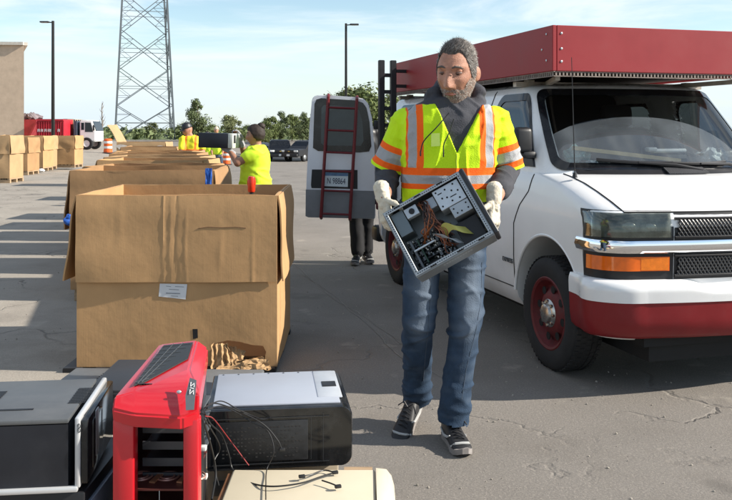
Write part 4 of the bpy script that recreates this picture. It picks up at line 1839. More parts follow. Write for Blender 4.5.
for y in (125, 200):
    g.box(dP(376.2, y, -.03), (.05, .06, .09), bev=.01)
obj('hinge', g, M['black'], door, world=True)
# ------------------------------------------------------------ cardboard gaylord cartons


def card_mat(name, col):
    m = mat(name, col, 0.75, var=0.1, scale=3.0, spec=0.25, dirt=0.16, dirtcol=tuple(c * 0.72 for c in col), dscale=2.2)
    nt = m.node_tree
    b = nt.nodes['Principled BSDF']
    tc = nd(nt, 'ShaderNodeTexCoord')
    mp = nd(nt, 'ShaderNodeMapping')
    mp.inputs['Scale'].default_value = (170, 170, 1.5)
    nt.links.new(tc.outputs['Object'], mp.inputs['Vector'])
    n1 = nd(nt, 'ShaderNodeTexNoise')
    n1.inputs['Scale'].default_value = 1.0
    n1.inputs['Detail'].default_value = 3
    nt.links.new(mp.outputs[0], n1.inputs['Vector'])
    n2 = nd(nt, 'ShaderNodeTexNoise')
    n2.inputs['Scale'].default_value = 5
    n2.inputs['Detail'].default_value = 6
    nt.links.new(tc.outputs['Object'], n2.inputs['Vector'])
    ad = nd(nt, 'ShaderNodeMath', operation='MULTIPLY_ADD')
    ad.inputs[1].default_value = 0.05
    nt.links.new(n1.outputs[0], ad.inputs[0])
    nt.links.new(n2.outputs[0], ad.inputs[2])
    bp = nd(nt, 'ShaderNodeBump')
    bp.inputs['Strength'].default_value = 0.22
    bp.inputs['Distance'].default_value = 0.03
    nt.links.new(ad.outputs[0], bp.inputs['Height'])
    nt.links.new(bp.outputs[0], b.inputs['Normal'])
    return m


CARD = card_mat('cardboard', (0.44, 0.262, 0.125))
CARDS = [CARD, card_mat('cardboard_brown', (0.35, 0.205, 0.1)), card_mat('cardboard_pale', (0.41, 0.265, 0.14))]
EDGE = mat('cardboard_edge', (0.55, 0.41, 0.25), 0.85, var=0.15, scale=40)


def carton_body(w, d, h, seed, wav=0.02, nseg=22, nz=16):
    t = 0.014

    def ring(z, ins, k):
        out = []
        hw, hd = w / 2 - ins, d / 2 - ins
        cs = [(-hw, -hd), (hw, -hd), (hw, hd), (-hw, hd)]
        for (x0, y0), (x1, y1) in zip(cs, cs[1:] + cs[:1]):
            for i in range(nseg):
                f = i / nseg
                x, y = lerp(x0, x1, f), lerp(y0, y1, f)
                e = math.sin(PI * f) ** 0.6 * (wav if seed > 1 else .009) * k
                q = Vector((x * 2.2, y * 2.2, z * 2.2 + seed * 3.7))
                dx, dy = noise.noise(q), noise.noise(q + Vector((9, 5, 1)))
                nx, ny = (0, -1) if y0 == y1 and y0 < 0 else (1, 0) if x0 == x1 and x0 > 0 else (0, 1) if y0 == y1 else (-1, 0)
                bul = 0.012 * math.sin(PI * f) * math.sin(PI * min(1, z / h))
                o = e * (dx + dy) + bul
                rag = (0.005 * noise.noise(Vector((x * 6, y * 6, seed))) + (.022 if seed > 1 else .008) * noise.noise(Vector((x * 1.9, y * 1.9, seed + 30)))) * sstep(h * .6, h, z)
                out.append(Vector((x + nx * o, y + ny * o, z + rag)))
        return out
    R_ = [ring(h * i / nz, 0, 1) for i in range(nz + 1)]
    R_ += [ring(h * i / nz, t, 1) for i in range(nz, 0, -1)]
    R_.append(ring(0.012, t, 1))
    g = MB()
    g.rings(R_)
    return g


def flap(hinge0, hinge1, out, L, ang, seed, t=0.009, curl=0.02, n=24, skew=0.0, rid=()):
    """board hinged on the line hinge0-hinge1; ang 0 lies flat outwards, 90 hangs straight down"""
    h0, h1, out = Vector(hinge0), Vector(hinge1), Vector(out).normalized()
    dn = Vector((0, 0, -1))
    a = R(ang)
    d = out * math.cos(a) + dn * math.sin(a)
    nrm = out * math.sin(a) - dn * math.cos(a)
    g = MB()

    def fn(u, v, o=0):
        p = h0.lerp(h1, u) + d * (L + skew * (u - .5)) * v
        k = noise.noise(Vector((u * 2.3, v * 2.0, seed))) * curl * (0.25 + v)
        for (u0, wd, am, v0, v1) in rid:
            uu = u - u0 - .012 * noise.noise(Vector((v * 5, u0 * 9, 2)))
            k += am * max(0, 1 - abs(uu) / wd) * (.5 + .5 * noise.noise(Vector((v * 7, u0 * 30, 0)))) * sstep(v0 - .1, v0 + .1, v) * sstep(v1 + .1, v1 - .1, v)
        return p + nrm * (k + o + 0.012 * min(1, v * 6))
    A = [[fn(i / n, j / 10) for i in range(n + 1)] for j in range(11)]
    B = [[fn(i / n, j / 10, t) for i in range(n + 1)] for j in range(11)]
    rings = []
    for j in range(11):
        rings.append(A[j] + list(reversed(B[j])))
    g.rings(rings)
    return g


def carton(name, label, front_x0, front_x1, Yf, h, d=1.02, seed=1, rot=0.0, zb=0.02, flaps=('f', 'b', 'l', 'r'), mi=0, angs=None, group='open cartons in the loading row', fl=0.5, rid=()):
    w = front_x1 - front_x0
    c = Vector(((front_x0 + front_x1) / 2, Yf, zb)) + Euler((0, 0, rot)).to_matrix() @ Vector((0, d / 2, 0))
    t = thing(name, label, 'carton', c, rot, group)
    t['w'] = w
    m = CARDS[mi]
    bd = obj('body', carton_body(w, d, h, seed), m, t, angle=40)
    angs = angs or {}
    W2, D2 = w / 2, d / 2
    hz = h - .004
    spec = {'f': ((-W2, -D2, hz), (W2, -D2, hz), (0, -1, 0)), 'b': ((W2, D2, hz), (-W2, D2, hz), (0, 1, 0)),
            'l': ((-W2, D2, hz), (-W2, -D2, hz), (-1, 0, 0)), 'r': ((W2, -D2, hz), (W2, D2, hz), (1, 0, 0))}
    for k in flaps:
        a, b, o = spec[k]
        obj('flap', flap(a, b, o, fl, angs.get(k, 88), seed + ord(k), curl=.02 if rid else .035, n=140 if rid and k == 'f' else 24, rid=rid if k == 'f' else ()), m, t, angle=25 if rid else 40)
    del t['w']
    return t, bd


def sheet(x0, x1, y0, y1, z0, z1, name, m, lab, cat='pallet', group=None):
    g = MB()
    cx, cy = (x0 + x1) / 2, (y0 + y1) / 2
    for i in range(3):
        g.box((cx, lerp(y0 + .05, y1 - .05, i / 2), lerp(z0, z1, .35)), (x1 - x0, .09, (z1 - z0) * .7))
    n = 7
    for i in range(n):
        g.box((lerp(x0 + .06, x1 - .06, i / (n - 1)), cy, lerp(z0, z1, .86)), (.11, y1 - y0, (z1 - z0) * .26))
    t = obj(name, g, m, None, smooth=False)
    return tag(t, lab, cat, group)


X = lambda px, Y: (px - 366) / F * Y
# nearest carton
BY = 5.16
b1, b1body = carton('carton', 'large open cardboard carton nearest the camera, torn at its lower right corner', X(77, BY), X(277, BY), BY, 1.03, 1.0, 1, R(0.6), .03,
                    angs={'f': 90, 'r': 88, 'l': 84, 'b': 80}, fl=.515,
                    rid=((.435, .006, .006, -1, 2), (.472, .005, .008, .1, 2), (.5, .006, -.006, -1, 2), (.548, .005, .007, .25, 2), (.72, .02, .004, .3, .8), (.22, .03, .004, -1, .6), (.88, .01, .004, .4, 2)))
# torn hole, cut through the front board
cut = MB()
Minv = ROOTM[b1.name].inverted()
hp = [(214, 371), (212, 352), (217, 343), (228, 340.5), (240, 342), (252, 345), (263, 346), (266, 352), (264, 362), (270, 366), (268, 372)]
cut.poly([Minv @ (W(px, py, BY) + Vector((0, -.15, 0))) for px, py in hp], Minv.to_3x3() @ Vector((0, .35, 0)))
bmesh.ops.recalc_face_normals(cut.bm, faces=cut.bm.faces[:])
cme = bpy.data.meshes.new('cut')
cut.bm.to_mesh(cme)
cob = bpy.data.objects.new('cut', cme)
COL.objects.link(cob)
tmpb = bmesh.new()
tmpb.from_mesh(b1body.data)
nm = evaluated(tmpb, [('BOOLEAN', dict(operation='DIFFERENCE', object=cob, solver='EXACT'))])
bpy.data.objects.remove(cob)
nm.materials.clear()
nm.materials.append(CARD)
finish(nm, 40)
b1body.data = nm
# crumpled torn board filling the hole
torn = mat('torn_board', (0.38, 0.24, 0.12), 0.85, var=0.3, scale=25, bump=0.5, bscale=40)


def crush(quad, dep, seed, fx, fy, amp, nu=26, nv=18):
    """crumpled board: a sheet over four photo corners at depth dep, folded by sharp ridges"""
    q = [W(px, py, BY + d) for (px, py), d in zip(quad, dep)]

    def fn(u, v):
        p = q[0].lerp(q[1], u).lerp(q[3].lerp(q[2], u), v)
        r = 1 - abs(noise.noise(Vector((u * fx, v * fy, seed)))) * 3.2
        r += .5 * (1 - abs(noise.noise(Vector((u * fx * 2.1, v * fy * 2.1, seed + 4)))) * 3)
        e = noise.noise(Vector((u * 5, v * 5, seed + 9)))
        return p + Vector((.012 * e, -amp * r, .012 * noise.noise(Vector((u * 6, v * 6, seed + 2)))))
    g = MB()
    g.grid(fn, nu, nv, .004)
    return obj('torn_board', g, torn, b1, world=True, angle=20)


crush([(213, 343), (229, 343), (231, 368), (212, 368)], (.0, .02, -.02, -.03), 1, 3.5, .7, .02)
crush([(228, 345), (246, 350), (242, 362), (228, 367)], (.04, .06, -.01, -.03), 5, 1.8, 1.2, .02)
crush([(222, 362), (262, 356), (271, 367), (214, 371)], (.0, .0, -.07, -.08), 8, 1.7, 1.2, .022)
crush([(243, 360), (268, 358), (271, 369), (240, 371)], (-.03, -.02, -.09, -.09), 12, 1.6, 1.3, .02)
# label below the flap, tape and marks
FL = b1.children[1]


FR = [o for o in b1.children if o.name.startswith(('flap', 'body'))]


def onface(px, py, off):
    return on_surface(FR, px, py, off)


def decal(name, pts, off, m, parent, t=.0008):
    g = MB()
    g.poly([onface(px, py, off) for px, py in pts], (0, t, 0))
    return obj(name, g, m, parent, world=True, smooth=False)


lb = decal('shipping_label', ((159.8, 283.5), (187.2, 284.2), (185.6, 299.4), (158.6, 296.5)), .004, mat('label_paper', (0.62, 0.62, 0.63), 0.6, var=0.06), b1)
g = MB()
for (x0, y0, x1, y1) in ((166, 285.9, 171, 286.4), (175, 286.2, 184, 286.8), (169, 289, 179, 289.6), (166, 292.6, 180, 293.6), (171, 295.5, 178, 296.2)):
    g.poly([W(x, y, (W(0, 0, 1).y * 0 + onface(x, y, .0052).y)) for x, y in ((x0, y0), (x1, y0 + .5), (x1, y1 + .5), (x0, y1))], (0, .0004, 0))
obj('label_print', g, mat('grey_print', (0.25, 0.26, 0.28), 0.6), lb, world=True, smooth=False)
decal('black_tape', ((192.5, 329), (197.5, 329), (197.8, 338), (193, 339)), .002, M['black'], b1)
g = MB()
cp = [onface(px, py, .0005) for px, py in ((198, 228.5), (208, 227), (222, 227.6), (236, 227), (246, 228))]
g.tube(cp, .0028, 5)
obj('crease', g, mat('dark_crease', (0.16, 0.09, 0.045), 0.9), b1, world=True)
sheet(X(64, BY), X(276, BY), BY - .03, BY + 1.03, 0, .03, 'slip_pallet', M['black'], 'thin black plastic pallet under the nearest carton')
# red handled tool standing in the nearest carton
t = thing('long_handled_tool', 'tool with a bright red grip sticking up out of the nearest carton', 'tool', (X(251.5, 5.9), 5.9, .045))
g = MB()
g.tube([(0, 0, 0), (0, 0, .98)], .014, 10)
g.box((0, 0, .03), (.16, .03, .06), bev=.01)
obj('shaft', g, M['black'], t)
g = MB()
g.tube([(0, 0, .98), (0, 0, .99), (0, 0, 1.07), (.002, 0, 1.085)], [.022, .026, .027, .022], 14)
g.box((0.0, 0, 1.045), (.058, .03, .045), bev=.01)
obj('grip', g, mat('red_grip', (0.6, 0.035, 0.01), 0.35), t)

# the rest of the row, each further one a little further left
ROW = [(7.28, 71, 213, 1.13, 1, 'open brown carton second in the row with blue tarpaulin at its right side'),
       (8.6, 83, 206, 1.1, 1, 'open carton third in the row behind the one with blue tarpaulin'),
       (9.9, 97, 203, 1.12, 0, 'open carton fourth in the row, beside the woman'),
       (11.15, 104, 200, 1.12, 2, 'open carton fifth in the row, just beyond the woman'),
       (12.4, 110, 196, 1.13, 1, 'open carton sixth in the row, two beyond the woman'),
       (13.8, 114, 192, 1.12, 0, 'open carton seventh in the row, in front of the man in the black cap')]
for i, (Y, p0, p1, h, mi, lab) in enumerate(ROW):
    carton('carton', lab, X(p0, Y), X(p1, Y), Y, h - .12, .96, 2 + i, R(random.uniform(-1.5, 1.5)), .1, mi=mi,
           angs={'f': 89, 'b': 86, 'l': random.uniform(83, 89), 'r': random.uniform(86, 89)}, flaps=('f', 'b', 'l', 'r') if i != 1 else ('b', 'l', 'r'))
    sheet(X(p0, Y) + .02, X(p1, Y) - .02, Y + .02, Y + .94, 0, .098, 'pallet', M['wood'], 'wooden pallet under the ' + lab.split(' carton ')[1].split(',')[0].split(' with')[0].split(' behind')[0] + ' carton', group='pallets under the cartons')
FAR = [(22, 117, 165, 1.12, 2, 'pale farthest carton in the row with torn white marks, its left flap sticking up'),
       (17.6, 121, 176, 1.08, 1, 'open carton eighth in the row, left of the man in the black cap')]
for i, (Y, p0, p1, h, mi, lab) in enumerate(FAR):
    t, _ = carton('carton', lab, X(p0, Y), X(p1, Y), Y, h, .98, 20 + i, R(2), .02, mi=mi, angs={'l': -60 if i == 0 else 85, 'f': 88})
# white torn-label patches on the farthest carton
fc = [o for o in COL.objects if o.get('label') == FAR[0][5]][0]
g = MB()
for px, py, r in ((121, 147, .13), (126, 154.5, .2), (160, 147, .08)):
    g.poly([W(px, py, 21.95) + Vector((r * math.cos(a) * (1 + .4 * math.sin(3 * a)), 0, .5 * r * math.sin(a))) for a in [i * PI / 6 for i in range(12)]], (0, .003, 0))
obj('torn_label', g, mat('torn_white', (0.66, 0.58, 0.5), 0.7, var=0.2, scale=8), fc, world=True)

# blue tarpaulin bits on the second carton
bl = mat('blue_tarp', (0.02, 0.1, 0.42), 0.5, var=0.3, scale=12)
g = MB()
g.grid(lambda u, v: Vector((X(lerp(206.5, 213, u), 7.24) + .015 * noise.noise((v * 5, u * 3, 1)), 7.195 - .018 * abs(noise.noise((v * 7, u * 4, 2))), lerp(1.13, .72, v))), 8, 20, .003)
tag(obj('blue_sheet', g, bl, None), 'blue plastic sheet hanging at the right edge of the second carton', 'plastic sheet')
c = crumple((X(67.5, 7.1), 7.15, .7), .055, 12, 1.0)
tag(obj('blue_rag', c, bl, None, angle=50), 'small blue rag stuck at the left side of the second carton', 'rag')

# cartons standing at the left in front of the warehouse
LEFT = [(23.4, -9, 9.5, 15.8, 1.19, 2, 'left row carton nearest the camera with its bright right side in the sun'),
        (27.6, 5, 27.5, 0, 1.1, 1, 'second carton of the left row, a dark band under its flap'),
        (30.2, 23, 43, 0, 1.13, 0, 'third carton of the left row with a flap sticking out left'),
        (31.2, 39, 47.3, 0, 1.13, 2, 'narrow fourth carton of the left row, mostly hidden'),
        (33.0, 49, 74.5, 0, 1.12, 0, 'widest carton at the right end of the left row')]
for i, (Y, p0, p1, p2, h, mi, lab) in enumerate(LEFT):
    x0, x1 = X(p0, Y), X(p1, Y)
    if i == 3:
        x0 = x1 - 1.0
    t, _ = carton('carton', lab, x0, x1, Y, h - .02, 1.0 if i else 1.02, 40 + i, R(0 if i else 2), .13, mi=mi, group='cartons standing by the warehouse',
                  angs={'f': 89, 'r': 88, 'l': 60 if i == 2 else 87, 'b': 86})
    sheet(x0, x1, Y + .02, Y + .98, 0, .13, 'pallet', M['wood'], 'wooden pallet under the ' + ('nearest', 'second', 'third', 'narrow fourth', 'widest')[i] + ' carton of the left row', group='pallets under the left row')
# litter by the left row
rnd = random.Random(3)
for i, (px, py, lab) in enumerate(((2, 181, 'white crumpled bag beside the nearest carton of the left row'), (34, 172.5, 'white plastic scrap on the ground by the third left carton'), (41, 172, 'small white paper scrap on the ground by the fourth left carton'))):
    Y = 1247 / (py - 130)
    c = crumple((X(px, Y), Y, .05 + (.05 if i == 0 else 0)), .16 if i == 0 else .14, 30 + i, .5)
    tag(obj('plastic_scrap', c, mat('white_scrap', (0.7, 0.7, 0.7), 0.5, var=.15), None, angle=50), lab, 'litter', 'white litter by the left row')
# ------------------------------------------------------------ scrap electronics in the foreground
def stack_pallet():
    sheet(-1.25, .03, 1.75, 3.35, 0, .14, 'pallet', M['wood'], 'wide wooden pallet carrying the scrapped computers in the foreground')


stack_pallet()


def vents(g, x0, x1, y0, y1, z, n, w=.004, h=.002, along='x'):
    for i in range(n):
        if along == 'x':
            g.box(((x0 + x1) / 2, lerp(y0, y1, i / (n - 1)), z), (x1 - x0, w, h))
        else:
            g.box((lerp(x0, x1, i / (n - 1)), (y0 + y1) / 2, z), (w, y1 - y0, h))


# --- black desktop computer lying on its side at the left
YF, YB = 2.2, 2.56
xR = X(78, YF)
zt = 1.45 + (130 - 418.5) / F * YF
zbm = 1.45 + (130 - 487) / F * YF
t = thing('desktop_computer', 'black desktop computer lying on its side with a silver rim and front at right', 'computer', (0, 0, 0))
grey = mat('grey_lid', (0.085, 0.09, 0.095), 0.45, 0.2, var=0.08, scale=3, dirt=0.3, dirtcol=(0.17, 0.17, 0.17), dscale=6)
g = MB()
g.box(((xR - 1.2) / 2 - .012, (YF + YB) / 2, zt - .006), (xR + 1.2 - .024, YB - YF, .012), bev=.003)
lid = obj('lid', g, grey, t)
g = MB()
g.box(((xR - 1.2) / 2 - .012, (YF + YB) / 2, (zt + zbm) / 2 - .006), (xR + 1.2 - .026, YB - YF - .004, zt - zbm - .016))
obj('side_panel', g, mat('navy_black', (0.012, 0.014, 0.02), 0.35, var=0.2, dirt=.25, dirtcol=(.05, .05, .055), dscale=8), t)
g = MB()
dots = []
for (cx0, cx1, cy0, cy1) in ((-.79, -.745, 2.33, 2.47), (-1.02, -.985, 2.35, 2.46)):
    for i in range(12):
        for j in range(16):
            g.box((lerp(cx0, cx1, (i + .5 * (j % 2)) / 12), lerp(cy0, cy1, j / 16), zt + .0012), (.0026, .005, .001))
vents(g, -1.06, -.87, 2.285, 2.29, zt + .001, 2)
obj('vent', g, M['black'], lid, smooth=False)
silver = mat('silver_plastic', (0.5, 0.51, 0.52), 0.3, 0.3, var=0.05)
g = MB()
xr2 = xR + .009
g.box(((xR + xr2) / 2 - .006, (YF + YB) / 2, (zt + zbm) / 2), (xr2 - xR + .005, YB - YF + .004, zt - zbm + .006), bev=.005, seg=3)
fb = obj('front_rim', g, silver, t)
g = MB()
g.box(((xR - 1.2) / 2, YF + .001, zbm - .004), (xR + 1.2, .018, .014), bev=.004)
obj('lower_rim', g, silver, t)
g = MB()
g.box((xr2 + .006, (YF + YB) / 2, (zt + zbm) / 2), (.018, YB - YF - .006, zt - zbm - .012), bev=.004)
g.box((xr2 + .014, YF + .12, (zt + zbm) / 2), (.01, .12, zt - zbm - .05), bev=.004)
ff = obj('front_face', g, M['gloss_black'], t)
g = MB()
g.box((xr2 + .019, YF + .1, (zt + zbm) / 2 + .02), (.004, .035, .12), bev=.001)
obj('drive_door', g, mat('drive_grey', (0.2, 0.2, 0.21), 0.35), ff)
g = MB()
for i in range(2):
    rr = [(xR + .0, YF - .0025, zt - .025 - i * .012)]
    a = [Vector((xR + .003 + .0034 * math.cos(q), YF - .003, zt - .018 - i * .011 + .0052 * math.sin(q))) for q in [k * PI / 8 for k in range(17)]]
    g.tube(a, .0013, 6)
obj('emblem', g, M['dark_steel'], fb)

pivot(t, (xR, YF, 0), R(6.3))
t = thing('desktop_computer', 'dark computer lying under the black one with the silver rim', 'computer', (0, 0, 0))
g = MB()
g.box((-.97, 2.4, lerp(.34, zbm - .013, .5)), (.5, .4, zbm - .013 - .34), bev=.006)
obj('case', g, M['black'], t)
g = MB()
g.box((-.715, 2.4, lerp(.34, zbm, .5) - .006), (.012, .37, .12), bev=.003)
obj('front_face', g, mat('blue_grey_plastic', (0.14, 0.17, 0.21), 0.4), t)
t = thing('printer', 'pale grey printer at the bottom of the left stack', 'printer', (0, 0, 0))
g = MB()
g.box((-.96, 2.42, .24), (.52, .44, .198), bev=.015)
obj('case', g, mat('pale_grey', (0.5, 0.51, 0.5), 0.5), t)
g = MB()
g.box((-.96, 2.19, .22), (.36, .02, .03), bev=.004)
obj('paper_slot', g, M['black'], t)

# narrow devices seen in the gap between the left stack and the red case
for i, (cx, cy, z0, z1, sx, sy, cc, lab) in enumerate(((-.71, 3.0, .14, .52, .1, .4, (0.42, 0.5, 0.58), 'blue-grey slim tower in the gap left of the red case'),
                                                         (-.86, 3.0, .14, .60, .12, .38, (0.02, 0.02, 0.022), 'black slim tower behind the black computer with the silver rim'),
                                                         (-.79, 2.72, .14, .47, .09, .1, (0.55, 0.5, 0.42), 'short beige box in the gap left of the red case'))):
    t = thing('slim_tower', lab, 'computer', (cx, cy, 0))
    g = MB()
    g.box((0, 0, (z0 + z1) / 2), (sx, sy, z1 - z0), bev=.006)
    obj('case', g, mat('slim_case', cc, 0.45, var=.08), t)
    g = MB()
    g.box((0, -sy / 2 - .004, (z0 + z1) / 2), (sx * .92, .01, (z1 - z0) * .96), bev=.004)
    obj('front_panel', g, mat('slim_front', tuple(c * .8 for c in cc), 0.4), t)
    g = MB()
    for k in range(2):
        g.box((0, -sy / 2 - .011, z1 - .06 - k * .06), (sx * .75, .006, .04), bev=.002)
    obj('drive_bay', g, M['dark_steel'], t)
# flat grey tower lying behind
t = thing('flat_computer', 'flat dark grey computer lying in front of the nearest carton', 'computer', (-1.06, 4.32, -.135), R(-2))
g = MB()
g.box((0.02, 0, .235), (1.0, .42, .19), bev=.008)
obj('case', g, mat('grey_case', (0.13, 0.135, 0.14), 0.5, var=.1, dirt=.3, dirtcol=(.25, .24, .23), dscale=5), t)
g = MB()
vents(g, -.3, .0, -.1, .1, .3312, 8)
g.box((.06, -.212, .22), (.8, .01, .12), bev=.004)
obj('vent', g, M['black'], t)

# --- silver-topped black tower lying on its side, right of the red case
YF2 = 2.82
zt2 = 1.45 + (130 - 408) / F * YF2
zb2 = 1.45 + (130 - 468.5) / F * YF2
cx2, cy2 = (-.514 - .036) / 2 - .03, YF2 + .2
t = thing('tower_computer', 'glossy black tower computer with a silver top lying on its side, cables over it', 'computer', (cx2, cy2, 0), R(7))
Lx, Ly = .475, .40
g = MB()
prof = []
hh = zt2 - zb2
for y0 in (-Ly / 2, Ly / 2):
    pass


def rrect(L, H, r, n=8):
    pts = []
    for cx, cz, a0 in ((L / 2 - r, H / 2 - r, 0), (-L / 2 + .006, H / 2 - .006, 90), (-L / 2 + .006, -H / 2 + .006, 180), (L / 2 - r, -H / 2 + r, 270)):
        rad = r if cx > 0 else .006
        for k in range(n + 1):
            a = R(a0 + 90 * k / n)
            pts.append((cx + rad * math.cos(a), cz + rad * math.sin(a)))
    return pts


pr = rrect(Lx, hh, .035)
zc2 = (zt2 + zb2) / 2
g.rings([[Vector((x * .985, -Ly / 2 - .004, zc2 + z * .97)) for x, z in pr], [Vector((x, -Ly / 2 + .006, zc2 + z)) for x, z in pr], [Vector((x, Ly / 2, zc2 + z)) for x, z in pr]])
obj('case', g, M['gloss_black'], t, angle=40)
silv = mat('silver_sheet', (0.43, 0.455, 0.51), 0.45, 0.35, var=0.04, scale=4, dirt=.12, dirtcol=(.35, .35, .36), dscale=7)
g = MB()
g.box((-.01, .01, zt2 + .003), (Lx - .055, Ly - .03, .008), bev=.003)
top = obj('side_panel', g, silv, t)
g = MB()
g.box((Lx / 2 - .068, .03, zt2 + .0055), (.085, Ly - .09, .008), bev=.004)
tr2 = obj('panel_trim', g, mat('trim_silver', (0.5, 0.52, 0.55), 0.4, .3), t)
g = MB()
g.box((Lx / 2 - .062, .015, zt2 + .0095), (.05, .06, .004), bev=.0015)
obj('latch', g, M['black'], tr2)
g = MB()
for i in range(7):
    g.ell((lerp(-.2, .13, i / 6), Ly / 2 - .02, zt2 + .008), (.004, .004, .0015), u=8, v=6)
obj('rivet', g, M['dark_steel'], top)
g = MB()
y_ = -Ly / 2 - .006
g.box((-.06, y_, zc2 - .005), (.3, .004, hh * .66), bev=.002)
sp_ = obj('front_grille', g, mat('grille_black', (0.014, 0.015, 0.017), 0.5, var=.3, scale=60), t)
g = MB()
rnd = random.Random(9)
for i in range(22):
    for j in range(9):
        if rnd.random() < .55:
            g.box((lerp(-.185, .065, i / 21), y_ - .002, zc2 - .055 + j * .012), (.007, .001, .004))
obj('vent', g, mat('grille_slots', (0.026, 0.025, 0.025), 0.6, var=.4, scale=40), sp_, smooth=False)
g = MB()
for z in (zc2 + .07, zc2 - .078):
    g.box((-.03, y_ - .001, z), (.38, .002, .0018))
g.box((.1, y_ - .001, zc2), (.0018, .002, hh * .7))
g.box((.14, y_ - .001, zc2), (.0018, .002, hh * .8))
obj('panel_line', g, mat('line_grey', (0.03, 0.032, 0.035), 0.4), t, smooth=False)
# support under it
t = thing('beige_monitor_base', 'dusty beige desktop computer under the silver-topped tower', 'computer', (-.33, 3.1, 0), R(5))
g = MB()
g.box((0, 0, (.141 + zb2) / 2), (.44, .4, zb2 - .143), bev=.008)
obj('case', g, mat('dusty_beige', (0.36, 0.3, 0.22), 0.6, var=.15), t)
g = MB()
g.box((-.02, -.205, .25), (.36, .012, .05), bev=.004)
obj('drive_bay', g, M['dark_steel'], t)

# --- beige desktop computer lowest right
zt3 = 1.45 + (130 - 469) / F * 2.74
t = thing('beige_computer', 'cream beige desktop computer with a rounded right end, cable plugs lying on it', 'computer', (0, 0, 0))
beige = mat('cream_metal', (0.58, 0.515, 0.385), 0.5, var=0.05, scale=3, dirt=.15, dirtcol=(.45, .37, .24), dscale=5)
g = MB()
x0, x1 = X(233, 2.74), X(380, 2.74)
g.box(((x0 + x1 - .015) / 2, 2.5, (zt3 + .143) / 2), (x1 - x0 - .015, .48, zt3 - .143), bev=.008, seg=3)
obj('case', g, beige, t)
g = MB()
ring = []
for y in (2.245, 2.26, 2.5, 2.735, 2.75):
    k = .012 if y in (2.245, 2.75) else 0
    ring.append([Vector((x, y, z)) for x, z in ((x1 - .013, .15), (x1 + .03 - k, .16), (x1 + .045 - k, .2), (x1 + .045 - k, zt3 - .05), (x1 + .036 - k, zt3 - .018 - k), (x1 + .02, zt3 + .002 - k), (x1 - .013, zt3 + .006 - k))])
g.rings(ring)
obj('front_bezel', g, mat('cream_plastic', (0.61, 0.55, 0.42), 0.4, var=.04), t, angle=50)
g = MB()
g.box((x0 - .008, 2.5, (zt3 + .143) / 2), (.014, .46, zt3 - .16), bev=.003)
obj('back_plate', g, mat('rusty_plate', (0.3, 0.14, 0.07), 0.5, .3, var=.3, scale=12), t)

# --- red gaming tower, front open
t = thing('red_gaming_case', 'empty red angular gaming computer case with an open front and black mesh top', 'computer case', (0, 0, 0))
red = mat('red_plastic', (0.5, 0.009, 0.017), 0.3, var=0.06, scale=4, coat=0.4, dirt=.1, dirtcol=(.45, .05, .05), dscale=8)
YR = 2.2


def Q(px, py, Y):
    return W(px, py, Y)


YK = 2.74
# top cover as facets: front edge, crease line, back edge
fA, fB, fC, fD = Q(112, 409, YR), Q(134, 414, YR - .02), Q(182, 417, YR - .02), Q(199, 411, YR)
mA, mB, mC, mD = Q(113.5, 397, YR + .03), Q(136, 391, YR + .05), Q(183, 393, YR + .05), Q(199.5, 394, YR + .03)
kA, kB, kC, kD = Q(158, 346, YK), Q(161, 344, YK), Q(197, 340, YK), Q(208, 348, YK)
tn = (kB - mB).cross(kC - mB).normalized()
n2_ = ray_plane(189, 369, mB, tn)
g = MB()
bm = g.bm
V_ = {k: bm.verts.new(v) for k, v in dict(fA=fA, fB=fB, fC=fC, fD=fD, mA=mA, mB=mB, mC=mC, mD=mD, kA=kA, kB=kB, kC=kC, kD=kD, n2=n2_).items()}
dz = Vector((0, 0, -.035))
V_['lA'] = bm.verts.new(fA + dz + Vector((.002, 0, 0)))
V_['lB'] = bm.verts.new(fB + dz)
V_['lC'] = bm.verts.new(fC + dz)
V_['lD'] = bm.verts.new(fD + dz)
V_['lkA'] = bm.verts.new(kA + Vector((0, 0, -.05)))
V_['lkD'] = bm.verts.new(kD + Vector((0, 0, -.05)))
for f in (('fA', 'fB', 'mB', 'mA'), ('fB', 'fC', 'mC', 'mB'), ('fC', 'fD', 'mD', 'mC'),
          ('mA', 'mB', 'kB', 'kA'), ('mB', 'mC', 'n2'), ('mB', 'n2', 'kC', 'kB'), ('mC', 'mD', 'n2'), ('mD', 'kD', 'n2'), ('n2', 'kD', 'kC'),
          ('lA', 'lB', 'fB', 'fA'), ('lB', 'lC', 'fC', 'fB'), ('lC', 'lD', 'fD', 'fC'),
          ('lA', 'fA', 'mA', 'kA', 'lkA'), ('lD', 'lkD', 'kD', 'mD', 'fD'), ('lkA', 'kA', 'kB', 'kC', 'kD', 'lkD'), ('lA', 'lkA', 'lkD', 'lD', 'lC', 'lB')):
    bm.faces.new([V_[k] for k in f])
bmesh.ops.recalc_face_normals(bm, faces=bm.faces[:])
bmesh.ops.bevel(bm, geom=bm.edges[:], offset=.005, segments=2, affect='EDGES')
tc_ = obj('top_cover', g, red, t, angle=25)


def on_top(u, v, off):
    """u across, v depth on the top facet mB-kB-kC-n2"""
    a = mB.lerp(kB, v)
    b = n2_.lerp(kC, v) if False else mC.lerp(kC, v)
    nn = (kB - mB).cross(mC - mB).normalized()
    if nn.z < 0:
        nn = -nn
    return a.lerp(b, u) + nn * off


